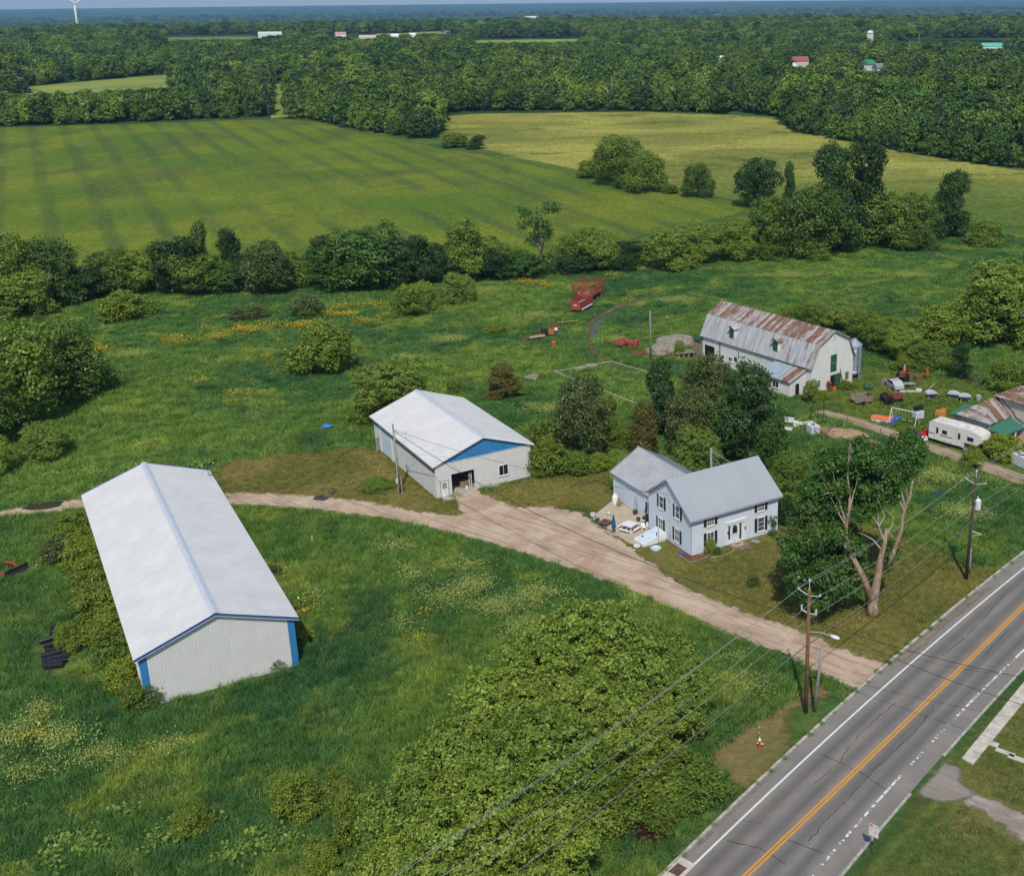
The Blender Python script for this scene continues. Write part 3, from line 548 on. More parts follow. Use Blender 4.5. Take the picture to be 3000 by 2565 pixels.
# ---------------------------------------------------------------- buildings
white_steel = M('white_steel', (.6, .6, .575), .5, .04, .6, dirt=.12); white_roof = M('white_roof_steel', (.6, .6, .59), .45, .06, .35, dirt=.16)
blue_steel = M('blue_steel', (.04, .2, .42), .5, .08, .6); navy_trim = M('navy_trim', (.04, .09, .24), .5, .08); glass = M('dark_glass', (.02, .025, .03), .12, .3, .5)
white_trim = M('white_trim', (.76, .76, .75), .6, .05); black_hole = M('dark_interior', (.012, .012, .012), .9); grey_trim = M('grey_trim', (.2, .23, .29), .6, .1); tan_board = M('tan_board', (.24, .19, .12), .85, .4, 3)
concrete = M('slab_concrete', (.42, .38, .31), .95, .15, 1.5, dirt=.35); wood_old = M('old_wood', (.24, .2, .155), .95, .4, 4, bump=.01); wood_grey = M('grey_wood', (.3, .28, .25), .95, .3, 4)
def gable_roof(mb, L, Wd, he, hr, oe, og, th=.12, pitch=.3, h=.03, wd=.09, side=(-1, 1), ribbed=True):
    """two slopes, ridge along y; ribs run from ridge to eave"""
    for s in side:
        e = Wd/2+oe; zs = he; sl = Vector((s*e, 0, zs-hr)); ln_ = sl.length; nrm_ = Vector((-(zs-hr)*s, 0, e)).normalized() if s > 0 else Vector(((zs-hr), 0, e)).normalized()
        nrm_ = Vector((s*(hr-zs), 0, e)).normalized()
        o = Vector((0, -og, hr))
        if ribbed: mb.ribs(o+nrm_*.02, (0, 1, 0), sl, nrm_, L+2*og, pitch, h, wd)
        a, b, c, d = Vector((0, -og, hr)), Vector((0, L+og, hr)), Vector((s*e, L+og, zs)), Vector((s*e, -og, zs)); dn = Vector((0, 0, -th))
        k = 0. if ribbed else .02
        mb.add([a+nrm_*k, b+nrm_*k, c+nrm_*k, d+nrm_*k, a+dn, b+dn, c+dn, d+dn], [(4, 5, 6, 7), (2, 3, 7, 6), (0, 3, 7, 4), (1, 2, 6, 5)]+([] if ribbed else [(0, 1, 2, 3)]))
    return mb
def rake_trim(mb, Wd, he, hr, oe, y, hgt=.26, th=.05, up=.05):
    for s in (-1, 1):
        e = (Wd/2+oe)*s; mb.add([(0, y-th, hr+up), (0, y-th, hr+up-hgt), (e, y-th, he+up-hgt), (e, y-th, he+up), (0, y, hr+up), (0, y, hr+up-hgt), (e, y, he+up-hgt), (e, y, he+up)], [(0, 1, 2, 3), (4, 7, 6, 5), (0, 3, 7, 4), (1, 5, 6, 2), (2, 6, 7, 3)])
def gable_top(Wd, he, hr, x0=0., z0=0.):   # top height as a fraction-free extrusion: wall built with b=(0,0,1)
    return lambda t: (z0, he+(hr-he)*(1-abs((x0+t)/(Wd/2))))
def window(parent, wall, u, z0, z1, w_, frame=white_trim, pane=glass, shutters=None, bars=(1, 1), out=.03, name='window', sill=True):
    """wall: (origin, direction along, outward normal). u = centre along the wall"""
    o, a, nn = (Vector(q) for q in wall); c = o+a*u; rz = atan2(a.y, a.x); h = z1-z0
    f = .09; mb = MB()
    def bx(mbx, du, zz, ww, hh, off, th):
        p = c+a*du+nn*(off+th/2); mbx.box(p.x, p.y, zz, ww, th, hh, rz)
    for du, zz, ww, hh in ((-(w_/2+f/2), (z0+z1)/2, f, h+2*f), (w_/2+f/2, (z0+z1)/2, f, h+2*f), (0, z1+f/2, w_, f), (0, z0-f/2, w_, f)): bx(mb, du, zz, ww, hh, out, .07)
    for i in range(1, bars[0]+1): bx(mb, -w_/2+w_*i/(bars[0]+1), (z0+z1)/2, .045, h, out, .05)
    for i in range(1, bars[1]+1): bx(mb, 0, z0+h*i/(bars[1]+1), w_, .045, out+.002, .05)
    if sill: bx(mb, 0, z0-f-.025, w_+.3, .05, out, .12)
    wo = mb.obj(name, frame, parent); mp = MB(); bx(mp, 0, (z0+z1)/2, w_, h, out-.012, .03); mp.obj('pane', pane, wo)
    if shutters:
        for s in (-1, 1):
            ms = MB(); bx(ms, s*(w_/2+.09+.2), (z0+z1)/2, .36, h+.12, out, .06)
            for k in range(int(h/.09)): bx(ms, s*(w_/2+.29), z0+.05+k*.09, .28, .04, out+.06, .015)
            ms.obj('shutter', shutters, parent)
    return wo
# ---- long pole shed
t = thing('pole_shed', 'long white metal shed with blue corner panels, largest roof at left', 'shed', (-40.8, 93.53, 0), .5379); L_, Wd, he, hr, oe, og = 41.35, 13.3, 5.05, 7.35, .40, .34; hw = Wd/2
zt = gable_top(Wd, he, hr); mb = MB()
mb.ribs((-5.99, 0, 0), (1, 0, 0), (0, 0, 1), (0, -1, 0), 12.02, .3, .025, .05, gable_top(Wd, he, hr, -5.99))
for s in (-1, 1): mb.ribs((s*hw, 0, 0), (0, 1, 0), (0, 0, 1), (s, 0, 0), L_, .3, .025, .05, lambda q: (0, he))
mb.quad((-hw, L_, 0), (hw, L_, 0), (hw, L_, he), (-hw, L_, he)); mb.add([(-hw, L_, he), (hw, L_, he), (0, L_, hr)], [(0, 1, 2)])
mb.obj('wall', white_steel, t)
for x0 in (-hw, 6.03):
    mb = MB(); mb.ribs((x0, 0, 0), (1, 0, 0), (0, 0, 1), (0, -1, 0), hw-5.99 if x0 < 0 else hw-6.03, .3, .03, .06, gable_top(Wd, he, hr, x0)); mb.obj('corner_panel', blue_steel, t)
mb = MB(); gable_roof(mb, L_, Wd, he-.1, hr+.1, oe, og, .1, .4, .035, .34); mb.obj('roof', white_roof, t)
mb = MB()
for s in (-1, 1): mb.add([(0, -og-.02, hr+.23), (0, L_+og+.02, hr+.23), (s*.35, L_+og+.02, hr+.11), (s*.35, -og-.02, hr+.11)], [(0, 1, 2, 3)])
mb.obj('ridge_cap', M('ridge_cap', (.5, .54, .6), .45, .05), t)
mb = MB(); rake_trim(mb, Wd, he-.1, hr+.1, oe, -og-.002, .24, .06, .09); rake_trim(mb, Wd, he-.1, hr+.1, oe, L_+og+.062, .24, .06, .09); mb.obj('rake_trim', navy_trim, t)
mb = MB(); rake_trim(mb, Wd, he-.1, hr+.1, oe, -og-.004, .04, .062, -.16); mb.obj('drip_edge', white_trim, t)
a_ = thing('antenna', 'small pole antenna at the far right corner of the long shed roof', 'antenna', Vector((-40.8, 93.53, 0))+Matrix.Rotation(.5379, 3, 'Z')@Vector((6.6, 39.7, 5.05)))
mt = M('dark_metal', (.06, .06, .065), .5, .2); mb = MB(); mb.tube([(0, 0, 0), (0, 0, 1.7)], .04); mb.box(0, 0, .03, .5, .4, .06); mb.obj('mast', mt, a_)
mb = MB(); mb.tube([(0, 0, 1.2), (1.5, .2, 1.0)], .02); mb.tube([(-.9, -.3, .3), (0, 0, .9)], .015); mb.tube([(0, 0, .15), (1.7, -.4, .1)], .03); mb.ico((.15, 0, 1.45), .14, 1); mb.obj('arm', mt, a_)
# ---- garage
gx, gy, gyaw = -23.9, 138.67, -.5748
t = thing('garage', 'white metal garage with blue gable and open overhead door', 'garage', (gx, gy, 0), -gyaw); L_, Wd, he, hr, oe, og = 21.8, 13.03, 4.5, 6.8, .40, .35; hw = Wd/2
mb = MB()
mb.ribs((-hw, 0, 0), (1, 0, 0), (0, 0, 1), (0, -1, 0), hw-4.45, .3, .02, .05, lambda q: (0, he-.1)); mb.ribs((-1.37, 0, 0), (1, 0, 0), (0, 0, 1), (0, -1, 0), hw+1.37, .3, .02, .05, lambda q: (0, he-.1))
mb.ribs((-4.45, 0, 0), (1, 0, 0), (0, 0, 1), (0, -1, 0), 3.08, .3, .02, .05, lambda q: (2.75, he-.1))
sw = lambda y0, y1, z0, z1: mb.ribs((-hw, y0, 0), (0, 1, 0), (0, 0, 1), (-1, 0, 0), y1-y0, .3, .02, .05, lambda q: (z0, z1))
sw(0, 15.2, 0, 3.3); sw(0, 15.2, 4.0, he); sw(15.2, 19.2, 4.0, he); sw(19.2, L_, 0, 3.3); sw(19.2, L_, 4.0, he)
mb.ribs((hw, 0, 0), (0, 1, 0), (0, 0, 1), (1, 0, 0), L_, .3, .02, .05, lambda q: (0, he)); mb.quad((-hw, L_, 0), (hw, L_, 0), (hw, L_, he), (-hw, L_, he)); mb.add([(-hw, L_, he), (hw, L_, he), (0, L_, hr)], [(0, 1, 2)])
mb.b2(-4.57, -4.45, -.03, .12, 0, 2.75); mb.b2(-1.37, -1.25, -.03, .12, 0, 2.75)
mb.obj('wall', white_steel, t)
mb = MB(); mb.ribs((-hw, -.01, 0), (1, 0, 0), (0, 0, 1), (0, -1, 0), Wd, .3, .02, .05, lambda q: (he-.1, he+(hr-he)*(1-abs((q-hw)/hw)))); mb.obj('gable_panel', blue_steel, t)
mb = MB(); mb.b2(-hw, hw, -.05, -.005, he-.16, he-.08); mb.obj('gable_sill', M('pale_blue_trim', (.4, .52, .62), .6), t)
mb = MB(); gable_roof(mb, L_, Wd, he-.08, hr+.1, oe, og, .1, .42, .04, .36); mb.obj('roof', white_roof, t)
mb = MB(); rake_trim(mb, Wd, he-.08, hr+.1, oe, -og-.002, .2, .05, .07); mb.b2(-hw-oe-.07, -hw-oe, -og-.05, L_+og, he-.22, he+.0); mb.obj('roof_edge', white_trim, t)
mb = MB()
for s in (-1, 1): mb.add([(0, -og, hr+.2), (0, L_+og, hr+.2), (s*.3, L_+og, hr+.1), (s*.3, -og, hr+.1)], [(0, 1, 2, 3)])
mb.obj('ridge_cap', M('ridge_cap', (.5, .54, .6)), t)
mb = MB(); mb.b2(-hw+.03, -hw+.09, .02, 15.2, 3.3, 4.0); mb.b2(-hw+.03, -hw+.09, 19.2, L_-.02, 3.3, 4.0); mb.obj('clerestory_strip', tan_board, t)
d_ = MB()
for i in range(9): d_.b2(-hw-.02, -hw+.06, 15.2, 19.2, .03+i*.365, .03+i*.365+.345)
d_.obj('sliding_door', M('pale_blue_door', (.6, .69, .74), .5, .06), t); MB().b2(-hw-.03, -hw+.06, 15.2, 19.2, 3.32, 4.0).obj('door_header', M('blue_grey', (.2, .33, .4), .6), t)
mb = MB(); mb.b2(-hw-.07, -hw+.02, 15.05, 15.19, 0, 4.02); mb.b2(-hw-.07, -hw+.02, 19.21, 19.5, 0, 4.02); mb.obj('door_jamb', white_trim, t)
dr = MB().b2(-5.87, -4.97, -.08, -.03, .03, 2.08).obj('door', white_trim, t); mb = MB()
for i in range(3):
    for j in range(3): mb.b2(-5.7+i*.2, -5.55+i*.2, -.09, -.078, 1.15+j*.27, 1.36+j*.27)
mb.obj('pane', glass, dr); mb = MB(); mb.b2(-5.97, -5.88, -.09, -.03, 0, 2.2); mb.b2(-4.96, -4.87, -.09, -.03, 0, 2.2); mb.b2(-5.97, -4.87, -.1, -.03, 2.09, 2.2); mb.obj('door_frame', M('weathered_frame', (.35, .34, .32), .8, .3), t)
MB().ico((-5.05, -.13, 1.0), .05, 1).obj('handle', mt, dr)
window(t, ((0, 0, 0), (1, 0, 0), (0, -1, 0)), 2.6, 1.1, 2.42, 1.2, bars=(1, 0))
MB().b2(-hw+.05, hw-.05, .1, L_-.1, .0, .03).obj('floor', concrete, t)
mb = MB(); mb.b2(-4.4, -1.4, -1.1, .1, 0, .035); mb.obj('ramp', concrete, t)
for nm, lb, bxs, m, ct in [('workbench', 'wooden workbench just inside the open garage door', [(-2.2, 1.5, .45, 1.2, .6, .9)], tan_board, 'bench'), ('ladder', 'white ladder leaning inside the right of the garage doorway', [(-1.9, .5, 1.1, .06, .06, 2.2), (-1.6, .5, 1.1, .06, .06, 2.2)]+[(-1.75, .5, .3+i*.3, .3, .04, .04) for i in range(7)], white_trim, 'ladder'), ('bucket', 'white bucket on the garage floor inside the doorway', [(-2.2, .75, .2, .35, .35, .4)], white_trim, 'bucket')]:
    mb = MB(); R3 = Matrix.Rotation(-gyaw, 3, 'Z')
    for b in bxs: q = R3@Vector(b[:3]); mb.box(q.x, q.y, q.z, b[3], b[4], b[5], -gyaw, None)
    if nm == 'bucket': mb = MB(); q = R3@Vector((-2.2, .75, 0)); mb.lathe([(.14, 0), (.18, .36), (.16, .36), (.13, .05)], 14, tuple(q))
    if nm == 'workbench':
        for dx in (-.5, .5): q = R3@Vector((-2.2+dx, 1.5, .42)); mb = mb if mb else MB(); mb.box(q.x, q.y, q.z, .08, .08, .85, -gyaw)
    mb.obj(nm, m, loc=(gx, gy, .03), label=lb, cat=ct)
q = Matrix.Rotation(-gyaw, 3, 'Z')@Vector((-5.35, -.75, 0)); MB().box(0, 0, .05, 1.25, .95, .1).obj('step_slab', concrete, loc=(gx+q.x, gy+q.y, 0), rz=-gyaw, label='square concrete slab on the grass before the white garage door', cat='slab')
q = Matrix.Rotation(-gyaw, 3, 'Z')@Vector((.9, -.35, 0)); mb = MB(); mb.b2(-.7, .7, -.2, .2, 0, .2); mb.obj('planter_box', wood_grey, loc=(gx+q.x, gy+q.y, 0), rz=-gyaw, label='low wooden planter box against the garage front wall', cat='planter')
# ---- house
hx, hy, hyaw = -.53, 122.06, .9999
t = thing('farmhouse', 'pale blue two-storey farmhouse with grey metal roofs and dark shutters', 'house', (hx, hy, 0), -hyaw); L_, Wd, he, hr, oe, og = 11.88, 8.89, 4.6, 7.75, .42, .39; hw = Wd/2
sid = M('blue_siding', (.58, .64, .7), .65, .05, .5, dirt=.08); shut = M('shutter_black', (.028, .03, .045), .6, .2); grey_roof = M('grey_roof_steel', (.34, .37, .4), .5, .05, .3)
def siding(mb, o, a, nrm, wfun, z0, z1, bh=.27):
    o, a, nrm = Vector(o), Vector(a), Vector(nrm); z = z0
    while z < z1-.01:
        ze = min(z+bh, z1); (l0, r0), (l1, r1) = wfun(z), wfun(ze); U = Vector((0, 0, 1))
        p = [o+a*l0+U*z+nrm*.05, o+a*r0+U*z+nrm*.05, o+a*r1+U*ze+nrm*.004, o+a*l1+U*ze+nrm*.004, o+a*l0+U*z, o+a*r0+U*z]
        mb.add(p, [(0, 1, 2, 3), (0, 4, 5, 1)]); z = ze
mb = MB(); gw = lambda z: (-hw, hw) if z <= he else (-hw*(1-(z-he)/(hr-he)), hw*(1-(z-he)/(hr-he)))
siding(mb, (0, 0, 0), (1, 0, 0), (0, -1, 0), gw, .25, hr-.05); siding(mb, (0, L_, 0), (-1, 0, 0), (0, 1, 0), gw, .25, hr-.05)
siding(mb, (hw, 0, 0), (0, 1, 0), (1, 0, 0), lambda z: (0, L_), .25, he); siding(mb, (-hw, L_, 0), (0, -1, 0), (-1, 0, 0), lambda z: (0, L_), .25, he); mb.obj('wall', sid, t)
MB().b2(-hw+.05, hw-.02, .03, L_-.03, -.1, .26).obj('foundation', M('foundation_stone', (.3, .27, .23), .95, .3, 3, bump=.03), t)
mb = MB(); gable_roof(mb, L_, Wd, he-.05, hr+.13, oe, og, .14, .45, .018, .04); mb.obj('roof', grey_roof, t)
soff = M('soffit_grey', (.3, .33, .37), .7, .1); mb = MB(); rake_trim(mb, Wd, he-.05, hr+.13, oe, -og-.002, .26, .04, .04); rake_trim(mb, Wd, he-.05, hr+.13, oe, L_+og+.042, .26, .04, .04); mb.b2(hw+oe, hw+oe+.06, -og, L_+og, he-.24, he-.03); mb.b2(hw, hw+oe, 0, L_, he-.3, he-.2); mb.obj('roof_trim', soff, t)
GW = ((0, 0, 0), (1, 0, 0), (0, -1, 0)); FW = ((hw, 0, 0), (0, 1, 0), (1, 0, 0)); curt = M('curtained_glass', (.06, .065, .06), .15, .6, 3)
for u, z0, z1 in ((-1.62, 3.72, 5.15), (1.72, 3.72, 5.15), (-1.85, .85, 2.3), (1.6, .85, 2.3)): window(t, GW, u, z0, z1, .82, glass and curt, curt, shut, (1 if z1 < 3 else 0, 1)) if False else window(t, GW, u, z0, z1, .82, white_trim, curt, shut, (1 if z1 < 3 else 0, 1))
for u, z0, z1, b in ((2.5, 3.3, 4.15, (2, 1)), (9.45, 3.3, 4.15, (2, 1)), (2.5, .95, 2.4, (1, 1)), (9.48, .8, 2.4, (0, 2))): window(t, FW, u, z0, z1, .85, white_trim, curt, shut, b)
# front door with sidelights and heavy surround
mb = MB(); X = hw+.035
for (y0, y1, z0, z1, e) in ((4.68, 4.86, .25, 2.62, .1), (7.08, 7.27, .25, 2.62, .1), (4.6, 7.35, 2.62, 2.95, .14), (4.55, 7.4, 2.95, 3.02, .2), (5.18, 5.3, .3, 2.6, .05), (6.3, 6.42, .3, 2.6, .05), (4.86, 5.18, .3, .8, .05), (6.42, 7.08, .3, .5, .05)): mb.b2(X-.03, X+e, y0, y1, z0, z1)
mb.obj('door_surround', white_trim, t); dr = MB().b2(X-.02, X+.04, 5.3, 6.3, .3, 2.55).obj('door', M('pale_blue_paint', (.62, .7, .76), .5), t)
mb = MB(); mb.prism([(5.48, 1.45), (6.12, 1.45), (6.12, 2.1), (6.0, 2.35), (5.8, 2.45), (5.6, 2.35), (5.48, 2.1)], 'x', X+.04, X+.05); mb.obj('pane', glass, dr)
mb = MB(); mb.b2(X-.02, X+.02, 4.9, 5.16, .85, 2.55); mb.b2(X-.02, X+.02, 6.44, 6.72, .55, 2.55); mb.obj('sidelight', curt, t); MB().b2(X-.02, X+.025, 6.74, 7.06, .5, 2.6).obj('side_panel', white_trim, t)
for y in (4.77, 7.17): mb = MB(); mb.box(X+.16, y, 1.75, .1, .1, .25); mb.ico((X+.16, y, 1.95), .07, 1); mb.obj('wall_lamp', mt, t)
mb = MB(); mb.tube([(.15, -.06, .3), (.15, -.06, 5.6)], .035, 6); mb.box(.15, -.09, .95, .22, .12, .5); mb.ico((-.1, -.1, 5.9), .09, 1); mb.ico((.15, -.12, 5.6), .09, 1); mb.obj('service_mast', M('grey_conduit', (.4, .42, .44), .5), t)
# kitchen wing behind
WX0, WX1, WY0, WY1, wr, whe, whr = -14.7, -hw, 1.2, 8.8, 5.0, 3.4, 5.65
mb = MB(); wg = lambda z: (WY0, WY1) if z <= whe else (WY0+(wr-WY0)*(z-whe)/(whr-whe), WY1-(WY1-wr)*(z-whe)/(whr-whe))
siding(mb, (0, WY0, 0), (1, 0, 0), (0, -1, 0), lambda z: (WX0, WX1), .1, whe); siding(mb, (WX0, 0, 0), (0, 1, 0), (-1, 0, 0), wg, .1, whr-.05); siding(mb, (0, WY1, 0), (1, 0, 0), (0, 1, 0), lambda z: (WX0, WX1), .1, whe); mb.obj('wing_wall', sid, t)
cor = M('corrugated_steel', (.26, .275, .3), .5, .1, .5, .35); mb = MB(); ov = .35
for s, ye in ((-1, WY0-ov), (1, WY1+ov)):
    zz = whe-.12; sl = Vector((0, ye-wr, zz-whr)); nrm_ = Vector((0, s*(whr-zz), abs(ye-wr))).normalized(); mb.ribs(Vector((WX0-.4, wr, whr))+nrm_*.1, (1, 0, 0), sl, nrm_, WX1-WX0+.4+(.9 if s > 0 else .25), .42, .08, .36)
    a, b, c, d = Vector((WX0-.4, wr, whr)), Vector((WX1+.1, wr, whr)), Vector((WX1+.1, ye, zz)), Vector((WX0-.4, ye, zz)); nn = nrm_*.09; mb.add([a+nn, b+nn, c+nn, d+nn, a-nn*.4, b-nn*.4, c-nn*.4, d-nn*.4], [(4, 5, 6, 7), (2, 3, 7, 6), (0, 3, 7, 4), (1, 2, 6, 5)])
mb.obj('wing_roof', cor, t); mb = MB(); mb.tube([(WX0-.42, wr, whr+.13), (WX1+.3, wr, whr+.13)], .08, 6); mb.obj('ridge_cap', grey_roof, t)
WW = ((0, WY0, 0), (1, 0, 0), (0, -1, 0)); MB().b2(-9.65, -8.75, WY0-.09, WY0-.03, .1, 2.25).obj('wing_door', M('pale_grey_door', (.5, .55, .62), .6), t)
mb = MB(); mb.b2(-7.25, -7.1, WY0-.12, WY0-.03, .1, 2.35); mb.b2(-4.9, -4.75, WY0-.12, WY0-.03, .1, 2.35); mb.b2(-7.3, -4.7, WY0-.13, WY0-.03, 2.35, 2.5); mb.b2(-6.6, -6.5, WY0-.11, WY0-.03, .1, 2.35); mb.b2(-6.05, -5.95, WY0-.1, WY0-.03, .1, 2.35); mb.obj('sliding_door_frame', white_trim, t); MB().b2(-7.1, -4.9, WY0-.07, WY0-.03, .12, 2.35).obj('sliding_door', glass, t)
mb = MB(); mb.tube([(-2.2, 7.2, 4.5), (-2.2, 7.2, 9.2)], .13, 10); mb.tube([(-2.2, 7.2, 8.9), (1.3, 9.6, 6.9)], .025, 5); mb.tube([(-2.2, 7.2, 8.3), (.8, 7.4, 7.2)], .02, 5); mb.obj('stove_pipe', M('galvanised', (.5, .52, .54), .4, .1, 1, .5), t)
# bulkhead and front step move with the house
mb = MB(); R_ = [(-4.0, -.04), (-4.0, -.04)]
mb.prism([(-.03, 0), (-3.1, 0), (-3.1, .3), (-.03, 1.05)], 'x', -2.75, -.75); mb.obj('bulkhead_base', white_trim, t)
mb = MB(); mb.prism([(-.2, 1.06), (-2.95, .385), (-2.95, .345), (-.2, 1.02)], 'x', -2.6, -.9); mb.obj('bulkhead_hatch', M('pale_blue_hatch', (.55, .68, .76), .5, .08), t); MB().box(-2.2, -2.3, .58, .3, .2, .04, 0, ('X', .24)).obj('handle', mt, t)
mb = MB(); mb.b2(hw+.04, hw+1.3, 4.75, 7.0, 0, .28); mb.b2(hw+1.3, hw+1.75, 5.5, 6.9, 0, .14); mb.obj('front_step', M('stone_step', (.22, .17, .125), .95, .3, 3, bump=.02), t)
HR = Matrix.Rotation(-hyaw, 3, 'Z'); HP = lambda x, y, z=0.: HR@Vector((x, y, z))+Vector((hx, hy, 0))
# patio
pat = [HP(*q)[:2] for q in [(-4.45, 1.15), (-9.6, 1.15), (-11.0, -.6), (-11.2, -3.2), (-10.2, -4.6), (-4.6, -4.9), (-1.2, -4.9), (-.6, -3.6), (-.7, -.05), (-4.4, -.05)]]
pm = NT('patio_concrete'); p = pm.pos(); c = pm.mix(pm.ramp(pm.noise(p, .5, 5, .7), .35, .7), (.5, .43, .32), (.4, .33, .24)); pm.base(pm.mix(pm.ramp(pm.noise(p, 2, 5, .7), .55, .75, 0, .5), c, (.2, .16, .12))); pm.rough(.95); edge_alpha(pm, .12, .05, 1.5); 
PATPIX = [(1240, 1012), (1268, 1022), (1316, 1043), (1348, 1072), (1352, 1090), (1330, 1098), (1283, 1102), (1270, 1098), (1230, 1070), (1197, 1048), (1210, 1035)]
sheet('patio', W(PATPIX), .03, pm.m, .3, .5)
# ---- gambrel barn
bx_, by_, byaw = 24.91, 176.46, -.6997
t = thing('gambrel_barn', 'white gambrel barn with rusty metal roof and green doors', 'barn', (bx_, by_, 0), -byaw); L_, Wd = 25.1, 9.48; hw = Wd/2
ns_ = NT('rusty_roof'); p = ns_.pos('obj'); st = ns_.noise(ns_.mapv(p, (.6, 2.2, .6)), 1.3, 5, .7, .3); big = ns_.noise(ns_.mapv(p, (.4, .35, .4), loc=(2, 0, 0)), 1., 3); pan = ns_.node('ShaderNodeTexWhiteNoise', noise_dimensions='1D'); sx = ns_.node('ShaderNodeSeparateXYZ'); ns_.L(p, sx.inputs[0]); ns_.L(ns_.math('FLOOR', ns_.math('MULTIPLY', sx.outputs[1], 1.45)), pan.inputs['W'])
f = ns_.math('ADD', ns_.math('ADD', st, ns_.math('MULTIPLY', pan.outputs[0], .32)), ns_.math('MULTIPLY', big, .4)); c = ns_.mix(ns_.noise(p, 2, 4), (.3, .29, .29), (.44, .43, .43)); c = ns_.mix(ns_.ramp(f, .7, .94), c, ns_.mix(ns_.noise(p, 3, 4), (.13, .065, .042), (.25, .125, .072))); c = ns_.mix(ns_.ramp(ns_.noise(ns_.mapv(p, loc=(9, 2, 0)), .7, 4), .62, .68, 0, .6), c, (.2, .2, .12)); ns_.base(c); ns_.rough(.75)
rusty = ns_.m
ng = NT('grey_old_roof'); p = ng.pos('obj'); c = ng.mix(ng.ramp(ng.noise(ng.mapv(p, (.5, 2., .3)), 1.2, 6, .75), .3, .7), (.3, .31, .33), (.5, .51, .53)); sx = ng.node('ShaderNodeSeparateXYZ'); ng.L(p, sx.inputs[0])
r1 = ng.ramp(ng.noise(ng.mapv(p, (.3, 1.6, .25), loc=(1, 7, 3)), 1., 6, .7), .5, .62); near = ng.ramp(sx.outputs[1], 17, 3, 0.3, 1.); c = ng.mix(ng.math('MULTIPLY', r1, near), c, ng.mix(ng.noise(p, 4, 4), (.16, .08, .04), (.3, .19, .1))); ng.base(c); ng.rough(.7); grey_old = ng.m
barn_white = M('barn_white', (.66, .66, .62), .7, .05, .8, dirt=.3); green_p = M('barn_green', (.025, .1, .055), .65, .15)
hb, xb, hrr, xe, hee = 7.85, 3.35, 9.55, 5.1, 4.3
prof = lambda x: hee+.2+(hb-hee-.2)*(hw-abs(x))/(hw-xb) if abs(x) > xb else hb+(hrr-.12-hb)*(1-abs(x)/xb)
mb = MB(); mb.ribs((-hw, 0, 0), (1, 0, 0), (0, 0, 1), (0, -1, 0), Wd, .28, .02, .05, lambda q: (0, prof(q-hw)-.02)); mb.ribs((-hw, 0, 0), (0, 1, 0), (0, 0, 1), (-1, 0, 0), 22.2, .28, .02, .05, lambda q: (0, hee+.3)); mb.ribs((-hw, 24.6, 0), (0, 1, 0), (0, 0, 1), (-1, 0, 0), .5, .28, .02, .05, lambda q: (0, hee+.3)); mb.ribs((-hw, 22.2, 0), (0, 1, 0), (0, 0, 1), (-1, 0, 0), 2.4, .28, .02, .05, lambda q: (2.9, hee+.3)); mb.quad((hw, 0, 0), (hw, L_, 0), (hw, L_, hee+.3), (hw, 0, hee+.3))
mb.add([(-hw, L_, 0), (hw, L_, 0), (hw, L_, prof(hw)), (xb, L_, hb-.02), (0, L_, hrr-.12), (-xb, L_, hb-.02), (-hw, L_, prof(hw))], [(0, 1, 2, 3, 4, 5, 6)]); mb.obj('wall', barn_white, t)
og = .33
def slope(mbx, x0, z0, x1, z1, pitch=.62, h=.035, w2=.07):
    s = Vector((x1-x0, 0, z1-z0)); nr = Vector((-(z1-z0), 0, x1-x0)); nr = nr if nr.z > 0 else -nr
    if x0 < 0 or x1 < 0: nr = Vector((-abs(z1-z0), 0, abs(x1-x0)))
    else: nr = Vector((abs(z1-z0), 0, abs(x1-x0)))
    nr.normalize(); mbx.ribs(Vector((x0, -og, z0))+nr*.05, (0, 1, 0), s, nr, L_+2*og, pitch, h, w2)
    a, b, c, d = Vector((x0, -og, z0)), Vector((x0, L_+og, z0)), Vector((x1, L_+og, z1)), Vector((x1, -og, z1)); k = nr*.045; mbx.add([a+k, b+k, c+k, d+k, a-k, b-k, c-k, d-k], [(4, 5, 6, 7), (2, 3, 7, 6), (0, 3, 7, 4), (1, 2, 6, 5)])
mb = MB(); slope(mb, 0, hrr, -xb-.06, hb); slope(mb, 0, hrr, xb+.06, hb); mb.obj('upper_roof', rusty, t)
mb = MB(); slope(mb, -xb, hb, -xe, hee, .31, .012, .2); slope(mb, xb, hb, xe, hee, .31, .012, .2); mb.obj('lower_roof', grey_old, t)
mb = MB()
for s in (-1, 1):
    for (x0, z0, x1, z1) in ((0, hrr, xb, hb), (xb, hb, xe, hee)): mb.add([(s*x0, -og-.05, z0+.08), (s*x1, -og-.05, z1+.08), (s*x1, -og-.05, z1-.14), (s*x0, -og-.05, z0-.14), (s*x0, -og, z0+.08), (s*x1, -og, z1+.08), (s*x1, -og, z1-.14), (s*x0, -og, z0-.14)], [(0, 1, 2, 3), (0, 4, 5, 1), (2, 6, 7, 3)])
mb.obj('rake_trim', M('grey_weathered', (.3, .3, .3), .8, .25), t)
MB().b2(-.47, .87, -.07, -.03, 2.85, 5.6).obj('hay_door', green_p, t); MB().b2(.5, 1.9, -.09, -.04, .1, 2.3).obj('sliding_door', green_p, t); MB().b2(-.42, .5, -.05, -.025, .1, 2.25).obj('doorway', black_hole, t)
mb = MB(); mb.b2(-.45, 2.0, -.1, -.03, 2.3, 2.4); mb.b2(-.47, .87, -.09, -.03, 4.18, 4.24); mb.obj('door_rail', M('grey_weathered', (.3, .3, .3)), t)
